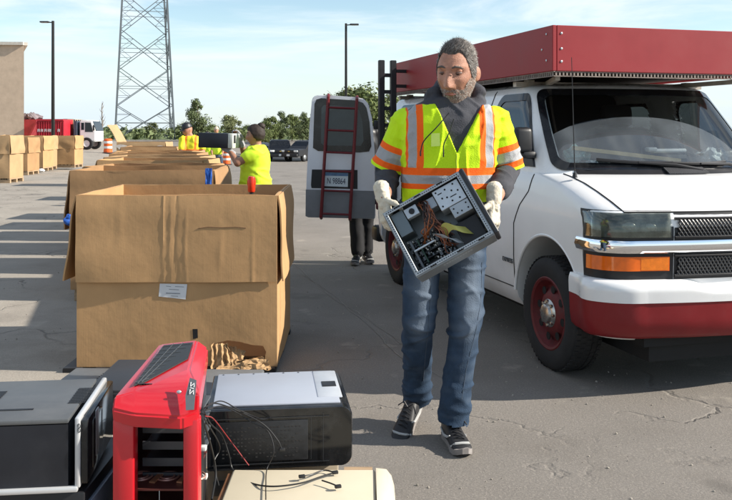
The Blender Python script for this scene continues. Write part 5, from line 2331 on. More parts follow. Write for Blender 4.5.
meshm = mat('black_mesh', (0.02, 0.022, 0.024), 0.6, var=.3, scale=120)
nn = tn if tn.z > 0 else -tn
quad = [ray_plane(px, py, mB + nn * .002, nn) for px, py in ((133.5, 386), (146, 382), (188, 359), (193, 343), (164, 346))]
g = MB()
g.poly(quad, nn * .003)
ms = obj('mesh_panel', g, meshm, tc_)
g = MB()
c0_, c1_, c2_ = quad[0], quad[-1], quad[3]
for i in range(9):
    p, q = quad[1].lerp(quad[3], (i + .5) / 9), quad[0].lerp(quad[4], (i + .5) / 9)
    g.bar(p + nn * .0035, q + nn * .0035, .0022)
for k in (.33, .66):
    g.bar(quad[0].lerp(quad[1], k) + nn * .0038, quad[4].lerp(quad[3], k) + nn * .0038, .0022)
obj('mesh_rib', g, mat('rib_grey', (0.06, 0.065, 0.07), 0.5), ms, smooth=False)
g = MB()
for i in range(4):
    p = mB.lerp(kB, .1).lerp(mC.lerp(kC, .1), .06 + i * .06) + nn * .004
    g.box(p + Vector((0, .0, 0)), (.012, .006, .003))
obj('port', g, M['black'], tc_)
g = MB()
pb_ = Q(179, 394.5, 2.226)
nb = (mC - fC).cross(fB - fC).normalized()
if nb.y > 0:
    nb = -nb
bpts = [mC.lerp(mB, .07), mC.lerp(mD, .75), fC.lerp(fD, .75), fC.lerp(fB, .03)]
badge0 = [Q(191, 379, 2.26), Q(197.5, 381.5, 2.26), Q(195, 411, 2.186), Q(187, 411.5, 2.186), Q(186.5, 397, 2.22)]
g.poly([p + Vector((0, -.012, .007)) for p in badge0], (0, -.002, .001))
bd = obj('badge', g, M['dark_steel'], tc_)
g = MB()


def bs(u, v):
    return (badge0[0].lerp(badge0[1], u)).lerp(badge0[3].lerp(badge0[2], u), v) + Vector((0, -.0155, .0085))


for strokes in (((.25, .13), (.25, .26), (.75, .13), (.75, .26)), ((.25, .31), (.75, .31)), ((.25, .36), (.25, .5), (.75, .36), (.75, .5))):
    g.tube([bs(*p) for p in strokes], .0011, 5)
obj('badge_mark', g, mat('badge_white', (0.75, 0.75, 0.75), 0.4), bd)
g = MB()
g.ell(Q(179.5, 392.5, 2.232) + Vector((0, -.006, .003)), (.0065, .004, .005))
obj('power_button', g, M['zinc'], tc_)
# front uprights
zbot = .16


def upright(pxa, pxb, Y0, name):
    g = MB()
    a, b = Q(pxa, 418, Y0).x, Q(pxb, 418, Y0).x
    z1 = Q(0, 419, Y0).z
    g.box(((a + b) / 2, Y0 + .02, (z1 + zbot) / 2), (b - a, .045, z1 - zbot), bev=.006, seg=2)
    return obj(name, g, red, t)


upright(112.5, 134, YR, 'upright')
upright(183, 198.5, YR - .005, 'upright')
g = MB()
xa, xb = Q(113, 0, YR).x, Q(198, 0, YR).x
g.box(((xa + xb) / 2, YR + .02, zbot + .02), (xb - xa - .002, .042, .05), bev=.004)
obj('bottom_bar', g, red, t)
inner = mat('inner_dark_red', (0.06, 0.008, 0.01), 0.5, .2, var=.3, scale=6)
zti = fA.z - .05
xaB, xbB, yB = kA.x, kD.x, 2.72


def wallq(p, q, name, m, tt):
    g = MB()
    g.poly([Vector((p[0], p[1], zbot)), Vector((q[0], q[1], zbot)), Vector((q[0], q[1], zti)), Vector((p[0], p[1], zti))], (tt, 0.0, 0))
    return obj(name, g, m, t)


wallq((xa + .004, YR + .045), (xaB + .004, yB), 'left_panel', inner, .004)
wallq((xb - .006, YR + .045), (xbB - .006, yB), 'right_panel', M['black'], .004)
g = MB()
g.poly([Vector((xaB + .01, yB, zbot)), Vector((xaB + .1, yB - .002, zbot)), Vector((xaB + .1, yB - .002, zti)), Vector((xaB + .01, yB, zti))], (0, .004, 0))
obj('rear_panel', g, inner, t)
g = MB()
for z in (.63, .585, .54, .5):
    g.box(((xa + xb) / 2 - .005, 2.5, z), (.13, .3, .006))
    g.box(((xa + xb) / 2 - .005, 2.345, z + .006), (.13, .006, .022))
obj('drive_cage', g, M['dark_steel'], t)
g = MB()
zp = Q(0, 468, 2.4).z
g.box(((xa + xb) / 2 - .012, 2.39, zp), (xb - xa - .05, .27, .005))
sh = obj('shelf', g, mat('brown_red_shelf', (0.12, 0.035, 0.03), 0.4, .3, var=.2), t)
for dx in (-.085, -.012, .06):
    g = MB()
    cc_ = ((xa + xb) / 2 + dx + .012, 2.335, zp + .004)
    for r_ in (.03, .018):
        g.tube([Vector(cc_) + Vector((r_ * math.cos(a), r_ * math.sin(a), 0)) for a in [R(12 * k) for k in range(31)]], .0028, 6)
    obj('fan_ring', g, mat('ring_pink', (0.45, 0.25, 0.2), 0.35, .5), sh)
g = MB()
for dx in (-.038, .035):
    g.box(((xa + xb) / 2 + dx + .012, 2.32, zp + .005), (.016, .06, .004), rot=(0, 0, -.2))
obj('copper_bar', g, mat('copper', (0.6, 0.3, 0.16), 0.35, .6), sh)
for z, y in ((.6, 2.3), (.5, 2.36), (.45, 2.25)):
    g = MB()
    g.box((lerp(xb, xbB, (y - YR) / .52) + .008, y, z), (.018, .02, .012), bev=.002)
    obj('connector', g, mat('connector_white', (0.6, 0.6, 0.58), 0.5), t)
# cables spilling over the black tower
cab_pts = [
    ([(205, 409, 2.24), (214, 404, 2.5), (232, 409, 2.72), (262, 424, 2.75), (277, 440, 2.75), (282, 450, 2.75)], .0022, 'black'),
    ([(206, 411, 2.24), (222, 407, 2.55), (238, 414, 2.73), (252, 423, 2.75), (268, 432, 2.75), (274, 452, 2.73), (267, 470, 2.72), (266, 486, 2.6), (266, 500, 2.5)], .0018, 'black'),
    ([(205, 414, 2.24), (211, 425, 2.45), (222, 436, 2.7), (229, 455, 2.74), (233, 470, 2.74), (247, 482, 2.66), (270, 487, 2.58), (300, 484, 2.6), (322, 477, 2.66), (335, 473, 2.69)], .0026, 'black'),
    ([(206, 417, 2.24), (214, 420, 2.5), (228, 438, 2.74), (240, 454, 2.75), (249, 466, 2.75)], .0018, 'red'),
    ([(206, 408, 2.24), (222, 402, 2.5), (240, 411, 2.73), (262, 420, 2.75), (271, 418, 2.75)], .0018, 'black'),
    ([(335, 473, 2.69), (324, 471, 2.71), (312, 475, 2.67), (302, 477, 2.65)], .0024, 'black'),
    ([(322, 481, 2.62), (331, 484, 2.6), (338, 487, 2.58)], .0024, 'black'),
    ([(205, 425, 2.26), (212, 450, 2.5), (216, 474, 2.55), (212, 500, 2.45)], .003, 'black'),
    ([(205, 420, 2.24), (220, 447, 2.6), (214, 464, 2.6), (219, 486, 2.6)], .002, 'black'),
]
cbk, cred = mat('cable_black', (0.015, 0.015, 0.016), 0.45), mat('cable_red', (0.25, 0.03, 0.03), 0.45)
labs = ['long black cable curving over the front of the black tower', 'thin black cable hanging down in front of the cream computer', 'black cable running across the cream computer top to its plugs', 'short dark red cable on the front of the black tower',
        'thin black cable along the upper edge of the black tower', 'black plug lead with a double plug on the cream computer', 'short black plug lead at the right of the cream computer', 'thick black cable hanging beside the red case', 'thin loose black cable between the red case and the black tower']
for (pts, r, c), lab in zip(cab_pts, labs):
    P_ = [W(a, b, y) + Vector((0, -.004, .004)) for a, b, y in pts]
    g = MB()
    g.tube(catmull(P_, 8), r, 7)
    if c == 'black' and pts[-1][0] in (335, 302, 338, 282):
        g.box(P_[-1], (.02, .012, .009), rot=(0, 0, .3), bev=.002)
    tag(obj('cable', g, cbk if c == 'black' else cred, None), lab, 'cable', 'loose cables hanging from the red case')
# ------------------------------------------------------------ people


def ridge0(q):
    return max(0, 1 - abs(noise.noise(q)) * 4.5) ** 1.5



def g2(x, z, cx, cz, sx, sz):
    return math.exp(-((x - cx) / sx) ** 2 - ((z - cz) / sz) ** 2)


def face_point(d, fem=0.0):
    """unit direction -> point on a head 0.24 m high; the face looks along -y"""
    x, y, z = d
    X_, Y_, Z_ = .0715 * x, .096 * y, .121 * z
    if z < 0:
        X_ *= 1 - (.27 + .04 * fem) * (-z) ** 1.4
        if y > 0:
            Y_ *= 1 - .38 * (-z)
    else:
        X_ *= 1 + .06 * z * (1 - z)
        if y > 0:
            Y_ *= 1 + .06 * z
    if y < 0:
        f = min(1, -y * 1.6)
        a = abs(X_)
        k = sstep(.035, -.026, Z_) * sstep(-.046, -.033, Z_)
        dy = -.027 * math.exp(-(X_ / (.0095 + .006 * sstep(.01, -.03, Z_))) ** 2) * k
        dy += -.009 * g2(a, Z_, .013, -.033, .008, .008)
        dy += .0125 * g2(a, Z_, .031, .017, .017, .011)
        dy -= .0065 * g2(a, Z_, .026, .037, .03, .009) * (1 - .5 * fem)
        dy -= .006 * g2(a, Z_, .046, -.012, .018, .018)
        dy -= .0065 * g2(X_, Z_, 0, -.056, .022, .006) + .0055 * g2(X_, Z_, 0, -.067, .018, .006)
        dy += .005 * g2(X_, Z_, 0, -.0615, .024, .0025)
        dy += .004 * g2(X_, Z_, 0, -.08, .02, .007)
        dy -= .009 * g2(X_, Z_, 0, -.1, .022, .014)
        dy += .0045 * math.exp(-((a - .024 - (-.03 - Z_) * .35) / .0045) ** 2) * sstep(-.028, -.036, Z_) * sstep(-.075, -.06, Z_)
        dy += .004 * g2(a, Z_, .05, -.045, .014, .02)
        dy += .0035 * g2(a, Z_, .03, .0, .016, .004)
        if not fem:
            dy += .0012 * math.sin(Z_ * 900 + 30 * X_ * X_ * 900 * .1) * sstep(.045, .055, Z_) * sstep(.08, .07, Z_)
            dy += .003 * math.exp(-((a - .007) / .0025) ** 2) * sstep(.02, .03, Z_) * sstep(.05, .04, Z_)
        Y_ += dy * f
    return Vector((X_, Y_, Z_))


def head_bm(T, fem=0.0, u=110, v=84, ears=True):
    g = MB()
    b = bmesh.new()
    bmesh.ops.create_uvsphere(b, u_segments=u, v_segments=v, radius=1)
    for q in b.verts:
        q.co = face_point(q.co.normalized(), fem)
    g._take(b, T)
    if ears:
        for s in (-1, 1):
            g.ell((0, 0, 0), (1, 1, 1)) if False else None
            b = bmesh.new()
            bmesh.ops.create_uvsphere(b, u_segments=20, v_segments=14, radius=1)
            for q in b.verts:
                q.co = Vector((q.co.x * .009 + s * .0695, q.co.y * .017 + .012, q.co.z * .029 - .002))
                q.co.x += s * .5 * max(0, q.co.y - .01)
            g._take(b, T)
    return g


def cap_shell(T, inside, off, seed, rough=.004, m=None, name='hair', parent=None, fem=0, freq=40, stretch=(1, 1, 1), u=120, v=90):
    """shell over the head where inside(p) > 0 (metres into the region)"""
    b = bmesh.new()
    bmesh.ops.create_uvsphere(b, u_segments=u, v_segments=v, radius=1)
    kill = []
    for q in b.verts:
        d = q.co.normalized()
        p = face_point(d, fem)
        w = inside(p)
        if w < -.006:
            kill.append(q)
        o = off(p) * sstep(-.006, .014, w) - .004 * sstep(.006, -.006, w)
        nz = noise.noise(Vector((p.x * freq * stretch[0], p.y * freq * stretch[1], p.z * freq * stretch[2])) + Vector((seed, 0, 0)))
        o += rough * nz * sstep(0, .014, w)
        q.co = p + d * o
    bmesh.ops.delete(b, geom=kill, context='VERTS')
    b.transform(T)
    return obj(name, b, m, parent, world=True, angle=70)


def strands(name, T, inside, n, length, dirfn, width, mats, parent, seed, lift=.0, droop=.3):
    """short hairs as thin tapering blades rooted on the head"""
    rnd = random.Random(seed)
    bm = bmesh.new()
    k = 0
    while k < n:
        d = Vector((rnd.gauss(0, 1), rnd.gauss(0, 1), rnd.gauss(0, 1))).normalized()
        p = face_point(d)
        w = inside(p)
        if w < 0 or (w < .006 and rnd.random() > .25 + .75 * w / .006):
            continue
        k += 1
        nn = Vector((p.x / .0057, p.y / .0092, p.z / .0146)).normalized()
        v = dirfn(p, nn, rnd).normalized()
        L = length(p) * (.6 + .7 * rnd.random())
        sd = v.cross(nn)
        if sd.length < .05:
            sd = Vector((1, 0, 0))
        sd = (sd.normalized() + nn * rnd.uniform(-.5, .5)).normalized() * width * (.6 + .7 * rnd.random())
        p0 = p + nn * lift
        p1 = p0 + v * L * .5
        p2 = p1 + (v - nn * droop + Vector((rnd.gauss(0, .15), rnd.gauss(0, .15), 0))).normalized() * L * .5
        a, b, c, e, t = (T @ q for q in (p0 - sd, p0 + sd, p1 + sd * .8, p1 - sd * .8, p2))
        va, vb, vc, ve, vt = (bm.verts.new(q) for q in (a, b, c, e, t))
        f1, f2 = bm.faces.new((va, vb, vc, ve)), bm.faces.new((ve, vc, vt))
        mi = rnd.choice(range(len(mats)))
        f1.material_index = f2.material_index = mi
    me = bpy.data.meshes.new(name)
    bm.to_mesh(me)
    bm.free()
    return link(name, me, mats, parent, world=True)


def hand(g, wrist, d, n, right, curl=(.5, .55, .6, .65), thumb=.35, s=1.0, fat=.0095, spread=.06):
    """palm and five fingers. d wrist to knuckles, n the way the palm faces"""
    wrist, d, n = Vector(wrist), Vector(d).normalized(), Vector(n)
    n = (n - d * n.dot(d)).normalized()
    t = d.cross(n) * (1 if right else -1)          # towards the thumb
    L = .095 * s
    k = fat / .0095
    for off in (-.028, -.01, .01, .028):
        g.capsule(wrist + t * off * .6 * s + d * .012 * s, .0155 * s * k, wrist + d * L * (1 - abs(off) * 1.5) + t * off * s, .0125 * s * k, 12, 4)
    g.capsule(wrist - d * .02 * s, .027 * s, wrist + d * .03 * s, .026 * s, 14, 4)
    lens = (.072, .08, .075, .058)
    for i, off in enumerate((.031, .0105, -.0105, -.031)):
        p = wrist + d * (L * (1 - abs(off) * 1.8)) + t * off * s
        a = 0.0
        dirn = (d + t * (off * spread * 30)).normalized()
        for j, f in enumerate((.45, .31, .24)):
            a += curl[i] * (1.0 if j else .8)
            v = dirn * math.cos(a) + n * math.sin(a)
            q = p + v * lens[i] * f * s * 1.1
            g.capsule(p, fat * s * (1.05 - .1 * j), q, fat * s * (.97 - .1 * j), 12, 4)
            p = q
    p = wrist + d * .022 * s + t * .03 * s
    v = (t * .8 + d * .55 + n * thumb).normalized()
    q = p + v * .042 * s
    g.capsule(wrist + d * .02 * s + t * .012 * s, .018 * s * k, p, .0145 * s * k, 12, 4)
    g.capsule(p, .0135 * s * k, q, .0115 * s * k, 12, 4)
    v2 = (t * .3 + d * .85 + n * (thumb + .3)).normalized()
    g.capsule(q, .0112 * s * k, q + v2 * .034 * s, .0095 * s * k, 12, 4)


def frame(c, yaw, pitch, roll=0.0, s=1.0):
    """head frame: face along -y turned by yaw (about z), then nodded down by pitch"""
    return Matrix.Translation(Vector(c)) @ Euler((0, 0, yaw)).to_matrix().to_4x4() @ Euler((pitch, 0, 0)).to_matrix().to_4x4() @ Euler((0, roll, 0)).to_matrix().to_4x4() @ Matrix.Scale(s, 4)


def body(root, g, skin, voxel, name='body', it=2):
    me = remesh(g, voxel, it, .5)
    for p in me.polygons:
        p.use_smooth = True
    return link(name, me, skin, root, world=True)


def cloth(root, g, m, voxel, name, wr=.006, freq=7, it=4, seed=0, attrs=None, cuts=(), stretch=(1, 1, 1.0), push=None, pinch=None):
    me = remesh(g, voxel, it, .5)
    if cuts:
        bm = bmesh.new()
        bm.from_mesh(me)
        for co_, no in cuts:
            bmesh.ops.bisect_plane(bm, geom=bm.verts[:] + bm.edges[:] + bm.faces[:], plane_co=co_, plane_no=no, clear_outer=True)
        bm.to_mesh(me)
        bm.free()

    def fn(p, n):
        q = Vector((p.x * freq * stretch[0], p.y * freq * stretch[1], p.z * freq * stretch[2] + seed))
        a = noise.noise(q) + .5 * noise.noise(q * 2.3)
        r = 1 - abs(noise.noise(q * .8 + Vector((3, 1, seed)))) * 2
        o = wr * (a * .7 + .6 * r)
        if pinch:
            o += pinch(p)
        if push:
            o += push(p, n)
        return o
    if attrs:
        for k, f in attrs.items():
            attr(me, k, f)
    displace(me, fn)
    for p in me.polygons:
        p.use_smooth = True
    o = link(name, me, m, root, world=True)
    return o


def shoe(root, heel, toe, up, L=.285, mats=None, s=1.0, detail=True):
    heel, toe, up = Vector(heel), Vector(toe), Vector(up)
    d = (toe - heel).normalized()
    up = (up - d * up.dot(d)).normalized()
    sd = d.cross(up)
    k = L / .285

    def sec(t, hw, h, z0=.012):
        return [heel + d * t * k + sd * hw * k * math.copysign(abs(math.cos(a)) ** .7, math.cos(a)) + up * (z0 + (h - z0) * (.5 + .5 * math.copysign(abs(math.sin(a)) ** .75, math.sin(a)))) * k for a in [2 * PI * i / 20 for i in range(20)]]
    g = MB()
    g.rings([sec(-.012, .018, .06), sec(0, .03, .085), sec(.04, .036, .098), (sec(.085, .036, .1)), sec(.12, .037, .09), sec(.16, .041, .07), sec(.205, .046, .056), sec(.245, .043, .048), sec(.272, .03, .04), sec(.285, .012, .028)])
    up_ = obj('shoe', g, mats[0], root, world=True, angle=60)
    g = MB()
    so_ = []
    for zz in (0.0, .024):
        pts = []
        for t, w in ((-.018, .012), (-.012, .026), (.02, .036), (.08, .035), (.14, .037), (.2, .047), (.245, .045), (.275, .033), (.29, .014)):
            pts.append((t, w))
        ring = [heel + d * t * k + sd * w * k + up * (zz + (.02 * max(0, (t - .22) / .07) ** 2)) * k for t, w in pts] + [heel + d * t * k - sd * w * k + up * (zz + .02 * max(0, (t - .22) / .07) ** 2) * k for t, w in reversed(pts)]
        so_.append(ring)
    g.rings(so_)
    obj('sole', g, mats[1], up_, world=True)
    if detail:
        g = MB()
        for i in range(5):
            t = .115 + i * .02
            h = .094 - i * .0085
            g.tube([heel + d * t * k + sd * .022 * k + up * h * k * .97, heel + d * (t + .006) * k + up * (h + .008) * k, heel + d * (t + .012) * k - sd * .022 * k + up * h * k * .97], .0035, 6)
        g.tube([heel + d * .12 * k + up * .1, heel + d * .11 * k + up * .125 + sd * .02, heel + d * .13 * k + up * .11 + sd * .045], .003, 6)
        g.tube([heel + d * .12 * k + up * .1, heel + d * .12 * k + up * .13 - sd * .03, heel + d * .15 * k + up * .1 - sd * .05], .003, 6)
        obj('lace', g, M['black'], up_, world=True)
        g = MB()
        for s_ in (-1, 1):
            g.tube([heel + d * .02 * k + sd * s_ * .037 * k + up * .05, heel + d * .08 * k + sd * s_ * .0395 * k + up * .036, heel + d * .15 * k + sd * s_ * .043 * k + up * .05, heel + d * .17 * k + sd * s_ * .037 * k + up * .062], [.004, .007, .006, .003], 6)
        g.tube([heel + d * .215 * k + sd * .044 * k + up * .03, heel + d * .238 * k + sd * .03 * k + up * .049, heel + d * .245 * k + up * .053, heel + d * .238 * k - sd * .03 * k + up * .049, heel + d * .215 * k - sd * .044 * k + up * .03], .006, 6)
        obj('shoe_trim', g, mat('shoe_grey', (0.4, 0.4, 0.39), 0.5), up_, world=True)


SKIN = mat('skin', (0.42, 0.205, 0.135), 0.5, var=0.22, scale=26, spec=.4, bump=.35, bscale=260, dirt=.2, dirtcol=(.34, .13, .09), dscale=24)
SKIN.node_tree.nodes['Principled BSDF'].inputs['Subsurface Weight'].default_value = 0.12
SKIN.node_tree.nodes['Principled BSDF'].inputs['Subsurface Radius'].default_value = (.01, .004, .002)
SKIN_T = mat('skin_tan', (0.3, 0.15, 0.095), 0.5, var=0.1, scale=20)
DENIM = mat('denim', (0.027, 0.047, 0.08), 0.85, var=0.25, scale=16, bump=.3, bscale=220, spec=.2)
layer_attr(DENIM, 'fade', (0.17, 0.21, 0.265), 0.05, 1.25)
HOOD = mat('charcoal_fleece', (0.06, 0.061, 0.07), 0.95, var=.2, scale=14, bump=.25, bscale=160, spec=.15)
LIME = mat('lime_mesh', (0.56, 0.82, 0.015), 0.7, var=.07, scale=8, bump=.3, bscale=200, spec=.2)
layer_attr(LIME, 'org', (0.92, 0.13, 0.012), -.0006, .0006)
layer_attr(LIME, 'sil', (0.34, 0.34, 0.35), -.0006, .0006)
GLOVE = mat('cream_glove', (0.6, 0.54, 0.43), 0.85, var=.14, scale=30, bump=.3, bscale=120, dirt=.3, dirtcol=(.33, .27, .2), dscale=18)
SHOE = [mat('shoe_black', (0.018, 0.018, 0.02), 0.55, var=.3, scale=20), mat('sole_grey', (0.22, 0.2, 0.19), 0.7, var=.25, scale=20)]
GREYHAIR = mat('grey_hair', (0.16, 0.145, 0.135), 0.6, var=.55, scale=60, stretch=(1, 1, .25), bump=.6, bscale=120)
BEARD = mat('grey_beard', (0.4, 0.35, 0.31), 0.8, var=.35, scale=90, bump=.5, bscale=160)


EYEW = mat('eye_white', (0.24, 0.19, 0.17), 0.55, spec=.3)


def face_bits(root, T, brow, lipcol, s=1, lidm=None):
    g = MB()
    for sd in (-1, 1):
        pts = [T @ Vector((sd * x, y, z)) for x, y, z in ((.012, -.092, .035), (.026, -.092, .0405), (.042, -.084, .037), (.05, -.076, .031))]
        g.tube(pts, [.003 * s, .0042 * s, .0036 * s, .0015 * s], 7)
    obj('eyebrow', g, brow, root, world=True)
    for sd in (-1, 1):
        c = T @ Vector((sd * .031, -.0705, .0155))
        g = MB()
        g.ell(c, (.0115 * s, .0115 * s, .0095 * s))
        e = obj('eye', g, EYEW, root, world=True)
        if lidm:
            g = MB()
            g.ell(T @ Vector((sd * .031, -.0704, .0222)), (.0128 * s, .0122 * s, .0088 * s))
            obj('eyelid', g, lidm, root, world=True)
        g = MB()
        g.ell(T @ Vector((sd * .0295, -.0814, .0122)), (.0058 * s, .0022 * s, .0048 * s), u=12, v=8)
        obj('iris', g, mat('iris', (0.02, 0.015, 0.012), 0.15), e, world=True)
        g = MB()
        pts = [T @ Vector((sd * x, y, z)) for x, y, z in ((.018, -.080, .0135), (.026, -.083, .0145), (.036, -.082, .0140), (.045, -.074, .0125))]
        g.tube(pts, [.0016 * s, .0026 * s, .0026 * s, .0012 * s], 6)
        obj('eyelid', g, mat('eyelid', (0.14, 0.07, 0.05), 0.6), root, world=True)
    g = MB()
    pts = [T @ Vector((x, y, -.0615)) for x, y in ((-.023, -.085), (-.012, -.0945), (0, -.0975), (.012, -.0945), (.023, -.085))]
    g.tube(pts, [.001 * s, .0027 * s, .003 * s, .0027 * s, .001 * s], 7)
    obj('lips', g, mat('lips', lipcol, 0.5), root, world=True)


# ------------------------------------------------------------ the man with the computer
YT = 4.05
man = thing('person', 'grey bearded man in hi-vis lime vest and jeans walking with an opened computer case', 'man', (W(445, 0, YT).x, YT, 0), 0)
P = lambda px, py, Y=YT: W(px, py, Y)
hc = P(457.5, 73.5, 4.0)
HT_ = frame(hc, R(-26), R(13), R(3), 1.25)
shR, elR, wrR = P(406, 121, 4.08), P(387, 174, 4.14), P(383, 198, 3.84)
shL, elL, wrL = P(494, 121, 4.08), P(507, 171, 4.10), P(494, 200, 3.79)
hipR, knR, anR = P(424, 240, 4.06), P(418.5, 322, 4.02), P(417, 396, 4.24)
hipL, knL, anL = P(467, 240, 4.06), P(465, 325, 3.99), P(453, 419, 4.0)
dR, nR = Vector((.16, -.32, -.9)), Vector((.8, .55, 0))
dL, nL = Vector((-.05, -.22, -.95)), Vector((-.72, .6, 0))
sx = Vector((1, 0, 0))


def torso(g, inf=0.0, top=98, bottom=240, Y=YT, low=1.0):
    rows = [(451, 98, 20, .085), (450.5, 105, 33, .095), (450, 112, 43, .11), (449.5, 124, 47, .13), (449, 145, 44, .145), (448, 172, 42, .145), (446.5, 200, 42.5, .145), (445.5, 225, 44, .14), (445, 246, 42, .13)]
    secs = []
    for px, py, hw, hd in rows:
        if py < top - .1 or py > bottom:
            continue
        k = Y / F
        if py > 210:
            hd *= low
        secs.append((P(px, py, Y), Vector((hw * k + inf, 0, 0)), Vector((0, hd + inf, 0))))
    g.loft(secs, 36, .85)


# body: one continuous skin
g = head_bm(HT_)
nb_, nt_ = P(452, 108, 4.08), P(457, 88, 4.03)
g.capsule(nb_, .066, nt_, .06)
torso(g, -.03)
for a, b, c in ((shR, elR, wrR), (shL, elL, wrL)):
    g.capsule(a, .056, b, .046)
    g.capsule(b, .048, c, .033)
hand(g, wrR, dR, nR, True, s=1.0, fat=.008)
hand(g, wrL, dL, nL, False, s=1.0, fat=.008)
for a, b, c in ((hipR, knR, anR), (hipL, knL, anL)):
    g.capsule(a, .085, b, .058)
    g.capsule(b, .058, c, .04)
bd_ = body(man, g, SKIN, .0042, it=1)
face_bits(man, HT_, mat('brow_grey', (0.09, 0.075, 0.065), 0.8), (0.26, 0.1, 0.08), 1.25, SKIN)


def hairline(p):
    a = abs(p.x)
    front = .081 + .008 * sstep(.015, .04, a) - .03 * sstep(.045, .065, a) + .004 * noise.noise((p.x * 90, 3, 1))
    lim = lerp(front, -.012, sstep(-.055, -.03, p.y)) if p.y < -.0 else lerp(-.012, -.075, sstep(.02, .07, p.y))
    if a > .06 and -.03 < p.y < .004:
        lim = min(lim, .0)
    return (p.z - lim) * .8


def ncol(nm, c):
    return mat(nm, c, .55, var=.15, scale=80)


scalp = cap_shell(HT_, hairline, lambda p: .003 + .006 * sstep(.05, .11, p.z), 3, .002, mat('scalp_hair', (0.07, 0.06, 0.055), 0.8, var=.4, scale=90), 'hair', man, freq=95)


def hairdir(p, n, r):
    back = Vector((.25 * (1 if p.x > -.02 else -1), .75, .25)) if p.z > .06 else Vector((0, .55, -.75))
    if p.z > .06 and p.y < -.03:
        back = Vector((.5, .1, .8))
    t = back - n * back.dot(n)
    return t.normalized() + n * (.42 if p.z > .06 else .22) + Vector((r.gauss(0, .22), r.gauss(0, .22), r.gauss(0, .2)))


strands('hair_strands', HT_, hairline, 11000, lambda p: .009 + .015 * sstep(.03, .09, p.z), hairdir, .0009,
        [ncol('hair_dark', (0.035, 0.03, 0.027)), ncol('hair_mid', (0.13, 0.115, 0.1)), ncol('hair_grey', (0.27, 0.25, 0.23)), ncol('hair_brown', (0.1, 0.075, 0.058))], scalp, 4, lift=.002)


def beardreg(p):
    if p.y > .012:
        return -.02
    a = abs(p.x)
    top = lerp(-.052, -.012, sstep(.04, .066, a)) + .005
    w = (top - p.z)
    if p.z > -.05:
        w = min(w, .02)
    mouth = math.hypot(p.x / 1.9, (p.z + .0615)) - .0075
    nos = -.035 - p.z if a < .02 else w
    w = max(w, min(.012, (-.042 - p.z))) if a < .03 else w
    return min(w, mouth, .012 - p.y)


bshell = cap_shell(HT_, beardreg, lambda p: .0016 + .003 * sstep(-.07, -.1, p.z), 5, .0012, mat('beard_base', (0.25, 0.165, 0.125), 0.8, var=.25, scale=70), 'beard', man, freq=120)


def beardir(p, n, r):
    v = Vector((0, -.15, -1))
    return (v - n * v.dot(n)) + n * .55 + Vector((r.gauss(0, .3), r.gauss(0, .3), r.gauss(0, .3)))


strands('beard_strands', HT_, beardreg, 7000, lambda p: .004 + .006 * sstep(-.06, -.1, p.z), beardir, .0006,
        [ncol('beard_white', (0.5, 0.46, 0.42)), ncol('beard_grey', (0.3, 0.27, 0.24)), ncol('beard_dark', (0.1, 0.075, 0.06))], bshell, 6, lift=.001)

# hooded top
g = MB()
torso(g, .004, 98, 230)
for a, b, c in ((shR, elR, wrR), (shL, elL, wrL)):
    g.capsule(a + Vector((0, 0, -.006)), .062, b, .06)
    g.capsule(b, .066, b.lerp(c, .66), .05)
# hood bunched round the neck
nc = P(456, 104, 4.08)
ringp = []
for i in range(24):
    a = 2 * PI * i / 24
    ringp.append(nc + Vector((.116 * math.sin(a), -.1 * math.cos(a) * 1.0, .018 - .056 * math.cos(a) + .012 * noise.noise((i * .6, 1, 2)))))
for i in range(24):
    p, q = ringp[i], ringp[(i + 1) % 24]
    fr = .5 + .5 * math.cos(2 * PI * i / 24)
    g.capsule(p, .034 - .008 * fr, q, .034 - .008 * fr, 12, 4)
for s_ in (-1, 1):
    g.capsule(nc + Vector((s_ * .1, -.02, .05)), .034, nc + Vector((s_ * .06, .09, .075)), .045, 12, 4)
    g.capsule(nc + Vector((s_ * .095, -.05, .0)), .04, nc + Vector((s_ * .03, -.12, -.055)), .03, 12, 4)
g.capsule(nc + Vector((-.06, .1, .04)), .06, nc + Vector((.06, .1, .04)), .06, 14, 4)
cloth(man, g, HOOD, .0075, 'hooded_top', .006, 8, 3, 1, pinch=lambda p: .009 * ridge0(Vector((p.x * 7 + p.z * 6, p.y * 6, p.z * 9))) - .003)
# cuffs bare forearm is the body; draw cords
g = MB()
for pts in (((449, 113, 3.88), (437, 127, 3.86), (424, 141, 3.87), (420.5, 152, 3.88)), ((454, 119, 3.88), (449, 133, 3.87), (444, 144, 3.87), (443.5, 153, 3.87))):
    g.tube(catmull([P(*p) for p in pts], 6), .0028, 7)
    g.capsule(P(*pts[-1]), .0038, P(*pts[-1]) - Vector((0, 0, .016)), .0034, 8, 3)
obj('draw_cord', g, M['black'], man, world=True)

# vest
g = MB()
torso(g, .022, 104, 215)
for a, b in ((shR, elR), (shL, elL)):
    e = a.lerp(b, .98)
    out = Vector((-.004 if a is shR else .004, 0, 0))
    g.capsule(a + Vector((0, 0, -.006)), .08, e + out, .086)
xc = P(449.5, 0, 4.0).x
KS = 4.0 / F
zV0, zV1 = P(0, 97, 3.95).z, P(0, 153, 3.9).z
vLx = (P(433, 0, 3.93).x, P(456.5, 0, 3.9).x)
vRx = (P(488, 0, 3.93).x, P(457.5, 0, 3.9).x)


def vneck(p, n):
    """distance inside the V opening"""
    if p.y > YT + .03 or p.z < zV1:
        return -1
    t = (p.z - zV1) / (zV0 - zV1)
    l, r = lerp(vLx[1], vLx[0], t), lerp(vRx[1], vRx[0], t)
    return min(p.x - l, r - p.x)


def push(p, n):
    v = vneck(p, n)
    return -.05 * sstep(-.001, .008, v)


def arm_t(p):
    a, b = (shR, elR) if p.x < xc else (shL, elL)
    d = (b - a).normalized()
    t = (p - a).dot(d)
    return t


